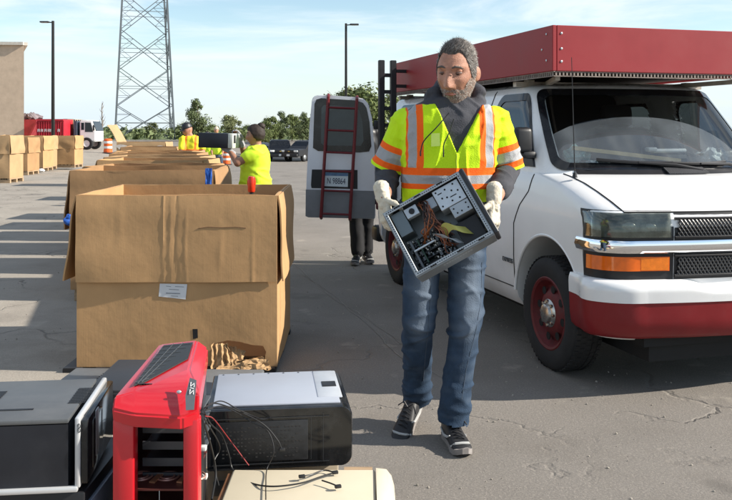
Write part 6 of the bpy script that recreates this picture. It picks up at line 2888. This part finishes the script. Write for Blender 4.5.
def is_arm(p):
    """positive on the sleeves"""
    a, b = (shR, elR) if p.x < xc else (shL, elL)
    d = (b - a).normalized()
    ax = a + d * max(0, (p - a).dot(d))
    dist = abs(p.x - xc)
    lim = lerp(.205, .205, 0) + .02 * sstep(1.45, 1.3, p.z)
    return dist - lim


def band(v, lo, hi):
    return min(v - lo, hi - v)


ZO1, ZS1, ZS0, ZO0 = P(0, 168, 3.9).z, P(0, 175.5, 3.9).z, P(0, 184, 3.9).z, P(0, 189.5, 3.9).z


def f_sil(p, n):
    t = arm_t(p)
    arm = is_arm(p) if t > .09 else -1
    a = min(arm, band(t, .15, .2))
    dx = abs(p.x - xc - .0)
    tz = min(-arm, max(min(band(dx, .158, .194), p.z - ZO1), band(p.z, ZS0, ZS1)))
    return max(a, tz)


def f_org(p, n):
    t = arm_t(p)
    arm = is_arm(p) if t > .09 else -1
    a = min(arm, max(band(t, .12, .15), band(t, .2, .229)))
    dx = abs(p.x - xc)
    tz = min(-arm, max(min(max(band(dx, .128, .158), band(dx, .194, .203)), p.z - ZO1), band(p.z, ZS1, ZO1), band(p.z, ZO0, ZS0)))
    return max(a, tz)


def vfold(p):
    q = p.z + .5 * abs(p.x - xc)
    arm = sstep(.14, .22, abs(p.x - xc))
    o = .007 * ridge0(Vector((p.x * 7 + p.z * 3, p.y * 5, p.z * 12))) * arm + .008 * ridge0(Vector((p.x * 13, p.y * 4, p.z * 4 + 5))) * (1 - arm)
    return o + .006 * ridge0(Vector((p.x * 6 - p.z * 7, p.y * 4, p.z * 6 + 2))) - .006


cuts = []
me_cuts = [(P(0, 214, 4.0), Vector((0, 0, -1)))]
vest = cloth(man, g, LIME, .0044, 'hi_vis_vest', .006, 6, 3, 5, pinch=vfold, attrs={'sil': f_sil, 'org': f_org}, cuts=me_cuts, push=push)
# trim the sleeves square at the hem: done by a plane test on the mesh
bm = bmesh.new()
bm.from_mesh(vest.data)
Mi = ROOTM[man.name].inverted()
for a, b in ((shR, elR), (shL, elL)):
    d = (b - a).normalized()
    co_ = Mi @ (a + d * .243)
    side = -1 if a is shR else 1
    fs = [f for f in bm.faces if (f.calc_center_median() - Mi @ Vector((xc, YT, 0))).x * side > .13]
    vs = set(v for f in fs for v in f.verts)
    es = set(e for f in fs for e in f.edges)
    bmesh.ops.bisect_plane(bm, geom=list(vs) + list(es) + fs, plane_co=co_, plane_no=d, clear_outer=False)
    kill = [f for f in bm.faces if (f.calc_center_median() - co_).dot(d) > 0 and is_arm(ROOTM[man.name] @ f.calc_center_median()) > -.004 and (f.calc_center_median() - Mi @ Vector((xc, YT, 0))).x * side > .165]
    bmesh.ops.delete(bm, geom=kill, context='FACES')
bm.to_mesh(vest.data)
bm.free()
g = MB()
zp_ = [on_surface([vest], 456.4 + .15 * math.sin(i), lerp(154, 168, i / 8), .0008) for i in range(9)]
g.tube([p for p in zp_ if p], .0024, 6)
obj('front_closure', g, mat('closure_lime', (0.3, 0.42, 0.02), 0.7), vest, world=True)
g = MB()
pk = [P(431, 133.5, 3.875), P(439.5, 133.2, 3.87), P(439.8, 146, 3.868), P(431, 146.5, 3.873)]
g.poly([p + Vector((0, -.012, 0)) for p in pk], (0, .004, 0))
obj('id_pocket', g, mat('clear_pocket', (0.66, 0.86, 0.12), 0.25, coat=.5), vest, world=True)

# jeans
g = MB()
torso(g, .002, 198, 250, low=.76)
for a, b, c, hem in ((hipR, knR, anR, 1.02), (hipL, knL, anL, 1.0)):
    g.capsule(a, .099, b, .076)
    g.capsule(b, .074, b.lerp(c, .6), .066)
    g.capsule(b.lerp(c, .55), .066, b.lerp(c, hem), .07)


def leg_fade(p, n):
    o = 0
    for a, b in ((hipR, knR), (hipL, knL)):
        c = a.lerp(b, .52)
        o = max(o, math.exp(-((p.x - c.x - .01) / .06) ** 2 - ((p.z - c.z) / .2) ** 2) * max(0, -n.y))
        o = max(o, .8 * math.exp(-((p.x - b.x) / .05) ** 2 - ((p.z - b.z) / .06) ** 2) * max(0, -n.y))
    o += .35 * max(0, noise.noise(Vector((p.x * 9, p.y * 9, p.z * 30))))
    return o


def ridge(q):
    return max(0, 1 - abs(noise.noise(q)) * 6) ** 1.3


def bunch(p):
    z = p.z
    q1 = Vector((p.x * 4 + z * 5, p.y * 4, z * 9 - p.x * 4))
    q2 = Vector((p.x * 5 - z * 6, p.y * 4 + 3, z * 11 + p.x * 5 + 7))
    low, kn, th = sstep(.5, .2, z), 0, sstep(.7, .95, z)
    for k in (knR, knL):
        kn = max(kn, math.exp(-((z - k.z) / .13) ** 2))
    q1, q2 = q1 * .7, q2 * .7
    o = (ridge(q1) + .8 * ridge(q2)) * (.005 + .005 * low + .006 * kn + .006 * th)
    o -= .003 * ridge(Vector((p.x * 6, p.y * 6, z * 13))) * low
    return o


jn = cloth(man, g, DENIM, .0075, 'jeans', .004, 6, 3, 9, attrs={'fade': leg_fade}, cuts=[], pinch=bunch)
bm = bmesh.new()
bm.from_mesh(jn.data)
for a, c, sgn in ((knR, anR, -1), (knL, anL, 1)):
    d = (c - a).normalized()
    co_ = Mi @ (a.lerp(c, 1.02))
    mid = Mi @ (hipR.lerp(hipL, .5))
    kill = [f for f in bm.faces if (f.calc_center_median() - co_).dot(d) > 0 and (f.calc_center_median().x - P(434, 0, 4.1).x + ROOTM[man.name].translation.x) * sgn > 0]
    bmesh.ops.delete(bm, geom=kill, context='FACES')
bm.to_mesh(jn.data)
bm.free()
# outseams and stitched hems, laid on the cloth
SEAM = mat('denim_seam', (0.06, 0.08, 0.11), 0.9, var=.3, scale=60)
for a, b, c, px_ in ((hipR, knR, anR, ((431, 262), (430, 300), (428, 330), (425, 360), (423, 385))), (hipL, knL, anL, ((482, 262), (481, 300), (476, 330), (466, 370), (461, 405)))):
    pts = [on_surface([jn], px, py, .0006) for px, py in px_]
    pts = [p for p in pts if p]
    g = MB()
    g.tube([on_surface([jn], 0 + lerp(px_[i][0], px_[i + 1][0], k / 6), lerp(px_[i][1], px_[i + 1][1], k / 6), .0002) or pts[0] for i in range(len(px_) - 1) for k in range(6)], .0014, 6)
    obj('seam', g, SEAM, jn, world=True)

# gloves
for (w_, d_, n_, rt, cu, th_) in ((wrR, dR, nR, True, (.62, .6, .58, .55), .25), (wrL, dL, nL, False, (.4, .45, .5, .5), .2)):
    g = MB()
    hand(g, w_, d_, n_, rt, cu, th_, 1.06, .0108, .16)
    g.capsule(Vector(w_) - Vector(d_).normalized() * .045, .039, Vector(w_) + Vector(d_).normalized() * .0, .035, 16, 4)
    me = remesh(g, .0034, 2, .5)
    displace(me, lambda p, n: .0022 * ridge(p * 22) + .0012 * noise.noise(p * 90) - .001)
    for p in me.polygons:
        p.use_smooth = True
    link('glove', me, GLOVE, man, world=True)
# shoes
shoe(man, P(417.5, 405, 4.27) + Vector((.0, 0, -.0)), P(404.5, 432.5, 4.12), Vector((-.1, -.5, 1)), .285, SHOE)
shoe(man, P(447, 436, 4.075) * Vector((1, 1, 0)).length if False else Vector((P(447.5, 0, 4.06).x, 4.075, .002)), Vector((P(464, 0, 3.8).x, 3.82, .002)), Vector((0, 0, 1)), .285, SHOE)

# ------------------------------------------------------------ the opened computer he carries
cc = W(435.5, 219.5, 3.66)
dd = Vector((.215, .934, -.287)).normalized()
ex = Vector((.878, 0, .478))
ex = (ex - dd * ex.dot(dd)).normalized()
ey = dd.cross(ex).normalized()
if ey.z > 0:
    ey = -ey
RM = Matrix((ex, ey, dd)).transposed().to_4x4()
cc = W(437.5, 223.5, 3.66)
pc = thing('opened_computer', 'opened grey steel computer case with wires and circuit board inside, carried by the bearded man', 'computer case', cc, rot=RM.to_euler())
w2, h2, dp = .173, .146, .157     # half length, half height, depth ; local x along, y down, z away
fw = .015
bmx = MB()
g = MB()
th = .004
g.box((0, h2 + .008, dp / 2), (2 * w2 + 2 * fw, th, dp))
g.box((0, -h2 - .008, dp / 2), (2 * w2 + 2 * fw, th, dp))
g.box((-w2 - fw + .002, 0, dp / 2), (th, 2 * h2 + .012, dp))
g.box((w2 + fw - .002, 0, dp / 2), (th, 2 * h2 + .012, dp))
g.box((0, 0, dp), (2 * w2 + 2 * fw, 2 * h2 + .02, th))
obj('shell', g, mat('case_steel', (0.2, 0.215, 0.215), 0.4, .5, var=.15), pc)
g = MB()
for sy in (-1, 1):
    g.box((0, sy * h2, -.001), (2 * w2 + 2 * fw - .004, fw, .006), bev=.001, seg=1)
for sx_ in (-1, 1):
    g.box((sx_ * (w2 + .004), 0, -.0005), (fw, 2 * h2 - fw - .001, .006), bev=.001, seg=1)
fr_ = obj('rim', g, mat('rim_zinc', (0.36, 0.385, 0.4), 0.4, .5, var=.15, scale=14), pc)
g = MB()
for i in range(34):
    x = lerp(-w2, w2, i / 33)
    for sy in (-1, 1):
        g.box((x, sy * h2, -.0045), (.005, .004, .001))
for i in range(26):
    y = lerp(-h2 + .012, h2 - .012, i / 25)
    for s_ in (-1, 1):
        g.box((s_ * (w2 + .004), y, -.004), (.004, .005, .001))
for (x, sy) in ((-.12, -1), (-.02, -1), (.09, -1), (-.1, 1), (.03, 1), (.13, 1)):
    g.box((x, sy * (h2 + .003), -.0047), (.03, .006, .001))
merge(fr_, g, INNER)
g = MB()
g.box((w2 + fw + .011, 0, dp / 2 - .002), (.021, 2 * h2 + .026, dp + .006), bev=.006, seg=3)
obj('front_bezel', g, mat('bezel_black', (0.02, 0.022, 0.026), 0.35, var=.2), pc)
g = MB()
g.box((0, h2 + .0115, dp / 2), (2 * w2 + 2 * fw - .002, .004, dp - .004), bev=.001, seg=1)
bp_ = obj('side_plate', g, mat('plate_steel', (0.27, 0.29, 0.3), 0.4, .6, var=.12, scale=8), pc)
g = MB()
for i in range(11):
    g.box((-.06 + i * .013, h2 + .0138, .05), (.009, .001, .022))
obj('embossed_mark', g, mat('emboss', (0.38, 0.4, 0.41), 0.4, .5), bp_, smooth=False)


def pcx(a):
    return lerp(-w2, w2, a)


def pcy(b):
    return lerp(-h2, h2, b)


def pbox(name, a0, a1, b0, b1, z0, z1, m, parent=None, bev=.0015):
    g = MB()
    g.box(((pcx(a0) + pcx(a1)) / 2, (pcy(b0) + pcy(b1)) / 2, (z0 + z1) / 2), (abs(pcx(a1) - pcx(a0)), abs(pcy(b1) - pcy(b0)), z1 - z0), bev=bev, seg=1)
    return obj(name, g, m, parent or pc)


lz = mat('light_zinc', (0.5, 0.54, 0.57), 0.4, .45, var=.1, scale=20)
cage = pbox('drive_cage', .62, .975, .04, .36, .012, .12, lz)
cage2 = pbox('drive_cage', .72, .975, .37, .55, .012, .12, mat('zinc_mid', (0.36, 0.39, 0.41), 0.4, .5))
g = MB()
for (a, b) in ((.66, .08), (.7, .2), (.66, .31), (.78, .1), (.8, .3), (.9, .08), (.92, .2), (.9, .31), (.85, .16), (.76, .22)):
    g.lathe([(0, 0), (.0042, 0), (.0042, -.001), (0, -.001)], (pcx(a), pcy(b), .0115), 'z', 10)
g.box((pcx(.84), pcy(.24), .0115), (.03, .004, .001))
g.box((pcx(.7), pcy(.12), .0115), (.02, .004, .001))
merge(cage, g, INNER)
g = MB()
for (a, b) in ((.76, .42), (.84, .5), (.93, .42), (.93, .5), (.78, .5)):
    g.lathe([(0, 0), (.0038, 0), (.0038, -.001), (0, -.001)], (pcx(a), pcy(b), .0115), 'z', 10)
merge(cage2, g, INNER)
pbox('drive_slot', .48, .61, .08, .24, .03, .12, mat('zinc_blue', (0.3, 0.34, 0.38), 0.45, .4))
bk = pbox('fan_bracket', .2, .37, .06, .21, .02, .06, mat('bracket_pale', (0.45, 0.5, 0.54), 0.45, .3))
g = MB()
g.lathe([(.005, 0), (.013, 0), (.013, -.002), (.005, -.002)], (pcx(.29), pcy(.135), .0185), 'z', 20)
g.box((pcx(.29), pcy(.135), .0188), (.016, .01, .001))
obj('bracket_hole', g, M['black'], bk)
pbox('power_supply', .02, .19, .03, .4, .03, .15, mat('psu_steel', (0.16, 0.19, 0.2), 0.4, .6))
mb_ = pbox('circuit_board', .015, .56, .45, .985, .135, .142, mat('board_dark', (0.018, 0.024, 0.022), 0.5, var=.3, scale=40))
slotw = mat('slot_white', (0.62, 0.6, 0.55), 0.5)
g = MB()
rnd = random.Random(6)
for k, b in enumerate((.55, .64, .73, .82, .91)):
    g.box((pcx(.3), pcy(b), .105), (.12, .0055, .05))
obj('card_slot', g, M['black'], mb_)
g = MB()
for i in range(170):
    a, b = rnd.uniform(.03, .54), rnd.uniform(.47, .97)
    s_ = rnd.uniform(.002, .006)
    g.box((pcx(a), pcy(b), .13 - rnd.random() * .06), (s_, s_ * rnd.uniform(.6, 2), .012))
obj('pale_component', g, slotw, mb_, smooth=False)
g = MB()
for i in range(110):
    a, b = rnd.uniform(.03, .54), rnd.uniform(.47, .97)
    s_ = rnd.uniform(.004, .012)
    g.box((pcx(a), pcy(b), .125 - rnd.random() * .05), (s_, s_ * rnd.uniform(.6, 2), .03))
for i in range(14):
    g.lathe([(0, 0), (.004, 0), (.004, .02), (0, .02)], (pcx(rnd.uniform(.05, .5)), pcy(rnd.uniform(.47, .95)), .09), 'z', 10)
obj('dark_component', g, M['dark_steel'], mb_, smooth=False)
pbox('card_bracket', .08, .36, .665, .69, .02, .034, lz)
pbox('expansion_card', .07, .1, .5, .96, .04, .13, M['dark_steel'])
pbox('expansion_card', .16, .18, .52, .9, .05, .13, mat('card_green', (0.02, 0.05, 0.035), 0.5))
pbox('cavity_shade_block', .66, .97, .6, .96, .06, .15, M['black'])  # solid black block stands in for the shade of the empty cavity
for k, (cc_, n_) in enumerate(((0.35, 9), (0.0, 16), (0.16, 10))):
    cm = mat('wire', [(0.32, 0.1, 0.035), (0.03, 0.02, 0.02), (0.16, 0.07, 0.05)][k], 0.5)
    g = MB()
    for i in range(n_):
        r_ = lambda s: rnd.uniform(-s, s)
        pts = [(pcx(.42 + r_(.05)), pcy(.05 + r_(.04)), .06 + r_(.02)), (pcx(.46 + r_(.06)), pcy(.2 + r_(.08)), .035 + r_(.02)), (pcx(.44 + r_(.08)), pcy(.38 + r_(.08)), .03 + r_(.015)),
               (pcx((.34 if k == 0 else .5) + r_(.08)), pcy(.48 + r_(.06)), .05 + r_(.02)), (pcx((.24 if k == 0 else .56) + r_(.08)), pcy(.6 + r_(.1)), .1)]
        g.tube(catmull(pts, 6), .0024, 6)
    obj('wire_bundle', g, cm, pc)
g = MB()
for i in range(6):
    a0, b0 = rnd.uniform(.4, .5), rnd.uniform(.4, .6)
    g.tube(catmull([(pcx(a0), pcy(b0), .05), (pcx(a0 + .06), pcy(b0 + .14), .03), (pcx(a0 + .02), pcy(b0 + .3), .06), (pcx(a0 + .1), pcy(b0 + .36), .1)], 6), .002, 6)
obj('wire_bundle', g, mat('wire_brown', (0.3, 0.1, 0.05), 0.5), pc)


def ribbon(pts, wdt, m):
    cl = catmull([(pcx(a), pcy(b), z) for a, b, z in pts], 8)
    g = MB()
    wv = Vector(wdt)
    for p, q in zip(cl, cl[1:]):
        g.bm.faces.new([g.bm.verts.new(v) for v in (p - wv, p + wv, q + wv, q - wv)])
    bmesh.ops.remove_doubles(g.bm, verts=g.bm.verts[:], dist=1e-5)
    g.bm.normal_update()
    bmesh.ops.solidify(g.bm, geom=g.bm.faces[:], thickness=.0012)
    obj('ribbon_cable', g, m, pc)


ribbon([(.5, .62, .05), (.6, .6, .02), (.7, .72, .012), (.8, .78, .05)], (.008, .022, 0), mat('ribbon_yellow', (0.42, 0.4, 0.1), 0.6, var=.1))
ribbon([(.4, .6, .06), (.5, .7, .025), (.58, .82, .02), (.64, .84, .06)], (.01, .016, 0), mat('ribbon_grey', (0.4, 0.42, 0.43), 0.6, var=.1))


# ------------------------------------------------------------ workers further back
def worker(name_label, cat, hc_, yaw, pitch, hs, shs, els, wrs, hips, kns, ans, toes, torso_rows, top_m, leg_m, skin, voxel, sleeve=.6, glove=None, shoe_m=None, fem=0, tsh=.012, waist_cut=None, hand_dirs=None, extra=None, shoe_detail=False, group=None, legr=.085):
    base = Vector(((hips[0].x + hips[1].x) / 2, (hips[0].y + hips[1].y) / 2, 0))
    root = thing('person', name_label, cat, base, 0, group)
    T = frame(hc_, yaw, pitch, 0, hs)
    g = head_bm(T, fem, 64, 48)
    neckb = Vector(torso_rows[0][0])
    g.capsule(neckb - Vector((0, 0, .03)), .06, T @ Vector((0, .012, -.07)), .052)
    g.loft([(Vector(c), Vector(ax), Vector(ay)) for c, ax, ay in torso_rows], 28, .9)
    for i in (0, 1):
        g.capsule(shs[i], .055, els[i], .044)
        g.capsule(els[i], .046, wrs[i], .03)
        dh = hand_dirs[i] if hand_dirs else ((Vector(wrs[i]) - Vector(els[i])), Vector((1 if i == 0 else -1, 0, 0)))
        hand(g, wrs[i], dh[0], dh[1], i == 0, s=1.0, fat=.0095)
        g.capsule(hips[i], legr * .9, kns[i], .058)
        g.capsule(kns[i], .058, ans[i], .04)
    body(root, g, skin, voxel)
    g = MB()
    g.loft([(Vector(c), Vector(ax) * (1 + tsh / Vector(ax).length), Vector(ay) * (1 + tsh / Vector(ay).length)) for c, ax, ay in torso_rows[0:]], 28, .9)
    for i in (0, 1):
        g.capsule(shs[i], .07, Vector(shs[i]).lerp(Vector(els[i]), sleeve), .068)
    sh_ = cloth(root, g, top_m, voxel * 1.1, 'shirt', .014, 6, 2, 2, pinch=lambda q: .014 * ridge0(Vector((q.x * 5 + q.z * 4, q.y * 5, q.z * 6))), attrs={'sil': lambda p, n: -1, 'org': (extra or (lambda p, n: -1))})
    g = MB()
    lowc, lax, lay = torso_rows[-1]
    g.loft([(Vector(lowc) + Vector((0, 0, .05)), Vector(lax) * 1.02, Vector(lay) * 1.02), (Vector(lowc) - Vector((0, 0, .1)), Vector(lax), Vector(lay))], 24)
    for i in (0, 1):
        g.capsule(hips[i], legr * 1.1, kns[i], .078)
        g.capsule(kns[i], .077, Vector(kns[i]).lerp(Vector(ans[i]), 1.0), .068)
    cloth(root, g, leg_m, voxel * 1.1, 'trousers', .009, 6, 3, 4, attrs={'fade': lambda p, n: .5 * max(0, -n.y)})
    for i in (0, 1):
        if glove:
            g = MB()
            dh = hand_dirs[i] if hand_dirs else ((Vector(wrs[i]) - Vector(els[i])), Vector((1 if i == 0 else -1, 0, 0)))
            hand(g, wrs[i], dh[0], dh[1], i == 0, s=1.05, fat=.012)
            g.capsule(Vector(wrs[i]) - dh[0].normalized() * .04, .038, wrs[i], .034, 12, 4)
            me = remesh(g, .007, 2)
            finish(me, 180)
            link('glove', me, glove, root, world=True)
        a = Vector(ans[i])
        t = Vector(toes[i])
        dv = (t - a)
        dv.z = 0
        dv.normalize()
        heel = Vector((a.x, a.y, 0)) - dv * .07
        shoe(root, heel + Vector((0, 0, max(0, a.z - .1))), heel + dv * .28, Vector((0, 0, 1)), .28, shoe_m or SHOE, detail=shoe_detail)
    return root, T


ez = Vector((0, 0, 1))
# woman holding up a black computer
wy = 9.95
p = lambda px, py, Y=wy: W(px, py, Y)
rows = [(p(257, 146), (.07, 0, 0), (0, .1, 0)), (p(256.5, 151), (.115, 0, 0), (0, .175, 0)), (p(255.5, 158), (.14, 0, 0), (0, .19, 0)), (p(255, 170), (.15, 0, 0), (0, .18, 0)), (p(255.5, 182), (.165, 0, 0), (0, .18, 0)), (p(256, 193), (.17, 0, 0), (0, .19, 0))]
GREYGLOVE = mat('grey_glove', (0.3, 0.3, 0.32), 0.8, var=.2, scale=30)
LIME2 = mat('lime_shirt', (0.6, 0.85, 0.03), 0.75, var=.06, scale=8)
fx = Vector((-1, -.1, 0))
wroot, wT = worker('woman in a lime shirt, dark hair in a bun, holding up a black computer', 'woman', p(255.2, 135.5), R(-84), R(4), 1.0,
                   [p(252, 152, wy + .17), p(254.5, 153, wy - .17)], [p(245, 157, wy + .2), p(237.5, 163, wy - .22)], [p(241, 142, wy + .13), p(230, 151.5, wy - .12)],
                   [p(254, 196, wy + .09), p(257.5, 196, wy - .09)], [p(253, 225, wy + .1), p(258, 225, wy - .1)], [p(254, 249.5, wy + .1), p(259, 250, wy - .1)],
                   [p(249, 250, wy + .1), p(252, 250, wy - .1)], rows, LIME2, mat('dark_trousers', (0.03, 0.03, 0.04), 0.8), SKIN_T, .011, .42, GREYGLOVE, fem=1, legr=.1,
                   hand_dirs=[(Vector((-.35, 0, .9)), Vector((-.6, -.7, 0))), (Vector((-.8, .15, .55)), Vector((0, .9, .4)))])
DARKHAIR = mat('dark_hair', (0.022, 0.013, 0.009), 0.7, var=.4, scale=50)


def whair(q):
    lim = lerp(.06, -.04, sstep(-.07, .0, q.y)) if q.y < 0 else -.06
    return q.z - lim


cap_shell(wT, whair, lambda q: .014 + .008 * sstep(0, .08, q.y), 2, .004, DARKHAIR, 'hair', wroot, 1, u=60, v=44)
g = MB()
g.ell(wT @ Vector((0, .075, .1)), (.05, .045, .045))
me = remesh(g, .008)
displace(me, lambda q, n: .006 * noise.noise(q * 40))
finish(me, 180)
link('hair_bun', me, DARKHAIR, wroot, world=True)
face_bits(wroot, wT, DARKHAIR, (0.25, 0.08, 0.07), 1)
# the computer she holds
hc2 = thing('held_computer', 'black computer tower with a pale end panel, held up sideways by the woman', 'computer', p(218.5, 140.4, 9.95), 0, rot=(0, R(1.5), R(-6)))
g = MB()
k = wy / F
g.box((-.015, 0, 0), (29.5 * k, .36, 14.6 * k), bev=.006)
obj('case', g, mat('held_black', (0.012, 0.014, 0.022), 0.5, var=.15), hc2)
g = MB()
g.box((-.015 + 14.8 * k + .03, 0, 0), (.058, .355, 14.4 * k), bev=.008)
fp = obj('front_panel', g, mat('pale_panel', (0.55, 0.57, 0.5), 0.5, var=.1), hc2)
g = MB()
g.box((-.015 + 14.8 * k + .061, -.1, 0.02), (.004, .08, .09))
obj('drive_bay', g, M['black'], fp)

# man in the black cap
my = 16.3
p = lambda px, py, Y=my: W(px, py, Y)
LIMEV = mat('yellow_tee', (0.75, 0.72, 0.02), 0.75, var=.08, scale=6)
layer_attr(LIMEV, 'org', (0.85, 0.2, 0.02), -.002, .002)
rows = [(p(191, 136), (.08, 0, 0), (0, .09, 0)), (p(191.5, 138.5), (.17, 0, 0), (0, .12, 0)), (p(192, 143), (.19, 0, 0), (0, .14, 0)), (p(193, 150), (.19, 0, 0), (0, .15, 0)), (p(194, 158), (.19, 0, 0), (0, .15, 0)), (p(194.5, 165), (.18, 0, 0), (0, .14, 0))]
mroot, mT = worker('man in a black cap and yellow shirt bending over the far cartons', 'man', p(187.5, 130), R(-50), R(18), 1.05,
                   [p(183, 140, my - .06), p(200.5, 141, my)], [p(181.5, 152, my - .2), p(203, 152, my - .1)], [p(184, 160, my - .4), p(199, 160, my - .35)],
                   [p(190.5, 166), p(199, 166)], [p(190, 187, my - .05), p(200, 187)], [p(190, 203), p(200.5, 203)], [p(188, 207, my - .2), p(199, 207, my - .2)],
                   rows, LIMEV, mat('navy_trousers', (0.015, 0.02, 0.04), 0.8), SKIN, .014, .7,
                   extra=lambda q, n: max(min(.02 - abs(abs(q.x - p(192, 0).x) - .09), q.z - p(0, 152).z), .018 - abs(q.z - p(0, 150).z)))
g = MB()
cap_in = lambda q: q.z - (.035 + .25 * (q.y + .09) * -.1)
cap_shell(mT, cap_in, lambda q: .012 + .01 * sstep(.05, .1, q.z), 1, .001, M['black'], 'cap', mroot, u=60, v=44)
g = MB()
g.grid(lambda u, v: mT @ Vector((lerp(-.062, .062, u), -.08 - .085 * v * (1 - (2 * u - 1) ** 2 * .5), .048 - .02 * v - .012 * (2 * u - 1) ** 2)), 10, 5, .004)
obj('cap_peak', g, M['black'], mroot, world=True)
g = MB()
g.box(mT @ Vector((0, -.084, .026)), (.15, .15, .02))
face_bits(mroot, mT, DARKHAIR, (0.3, 0.12, 0.1), 1)

# two workers in lime vests beyond the held computer
vy = 28.5
p = lambda px, py, Y=vy: W(px, py, Y)
rows = [(p(217, 134.5), (.08, 0, 0), (0, .09, 0)), (p(217, 137), (.17, 0, 0), (0, .12, 0)), (p(217, 141), (.19, 0, 0), (0, .13, 0)), (p(217, 147), (.17, 0, 0), (0, .13, 0)), (p(217, 151), (.17, 0, 0), (0, .13, 0)), (p(217, 154.5), (.165, 0, 0), (0, .13, 0))]
vroot, vT = worker('worker in blue jeans and a lime vest walking beyond the held computer', 'man', p(216.3, 130.5), R(10), R(5), 1.02,
                   [p(211.7, 138), p(222.3, 138)], [p(211, 147), p(223.5, 147)], [p(212, 153.5, vy - .2), p(222.5, 153.5, vy - .2)],
                   [p(214.7, 154), p(219.3, 154)], [p(214.5, 163.5, vy - .1), p(221, 164, vy + .1)], [p(213.5, 170.3), p(219.5, 170, vy + .25)], [p(213, 174, vy - .3), p(217, 174, vy - .1)],
                   rows, LIME2, DENIM, SKIN, .018, .55)
cap_shell(vT, lambda q: q.z - .03, lambda q: .014, 1, .001, mat('tan_cap', (0.5, 0.42, 0.32), 0.8), 'cap', vroot, u=48, v=36)
vy = 29.5
rows = [(p(208, 137.5), (.08, 0, 0), (0, .09, 0)), (p(208, 140), (.17, 0, 0), (0, .12, 0)), (p(208, 144), (.18, 0, 0), (0, .13, 0)), (p(208, 149), (.17, 0, 0), (0, .13, 0)), (p(208, 152), (.17, 0, 0), (0, .13, 0)), (p(208, 155.5), (.165, 0, 0), (0, .13, 0))]
v2root, v2T = worker('worker in dark trousers and a lime vest standing mostly hidden behind the held computer', 'man', p(207.5, 135, vy - .1), R(0), R(20), 1.0,
                     [p(203.2, 141), p(213, 141)], [p(202.5, 149), p(213.5, 149)], [p(204, 155, vy - .2), p(212.5, 155, vy - .2)],
                     [p(205.7, 155), p(210.3, 155)], [p(205.5, 164), p(210.5, 164)], [p(205.3, 169.3), p(210.7, 169.3)], [p(205, 173, vy - .3), p(211, 173, vy - .3)],
                     rows, LIME2, mat('dark_work_trousers', (0.02, 0.022, 0.03), 0.8), SKIN, .018, .55)
cap_shell(v2T, lambda q: q.z - .03, lambda q: .012, 4, .002, DARKHAIR, 'hair', v2root, u=48, v=36)

# person behind the open van door
by = 9.35
p = lambda px, py, Y=by: W(px, py, Y)
rows = [(p(361, 126), (.08, 0, 0), (0, .09, 0)), (p(361, 132), (.16, 0, 0), (0, .11, 0)), (p(361, 142), (.17, 0, 0), (0, .13, 0)), (p(361, 160), (.16, 0, 0), (0, .13, 0)), (p(361.5, 174), (.16, 0, 0), (0, .13, 0)), (p(361.5, 185), (.155, 0, 0), (0, .12, 0))]
proot, pT = worker('person in black trousers and black shoes standing behind the open van door', 'person', p(361, 114.5), R(160), R(10), 1.0,
                   [p(346.5, 134), p(375, 134)], [p(345.5, 157), p(374, 157, by + .05)], [p(350, 172, by + .25), p(371, 172, by + .25)],
                   [p(355.5, 184), p(367.5, 184)], [p(356, 219), p(367, 219, by + .05)], [p(357.3, 251.5), p(366.5, 250, by + .1)], [p(353, 263, by - .25), p(372, 263, by - .12)],
                   rows, M['black'], mat('black_trousers', (0.012, 0.012, 0.014), 0.85), SKIN, .012, .9, shoe_detail=True)
cap_shell(pT, lambda q: q.z - .02, lambda q: .012, 4, .002, DARKHAIR, 'hair', proot, u=48, v=36)
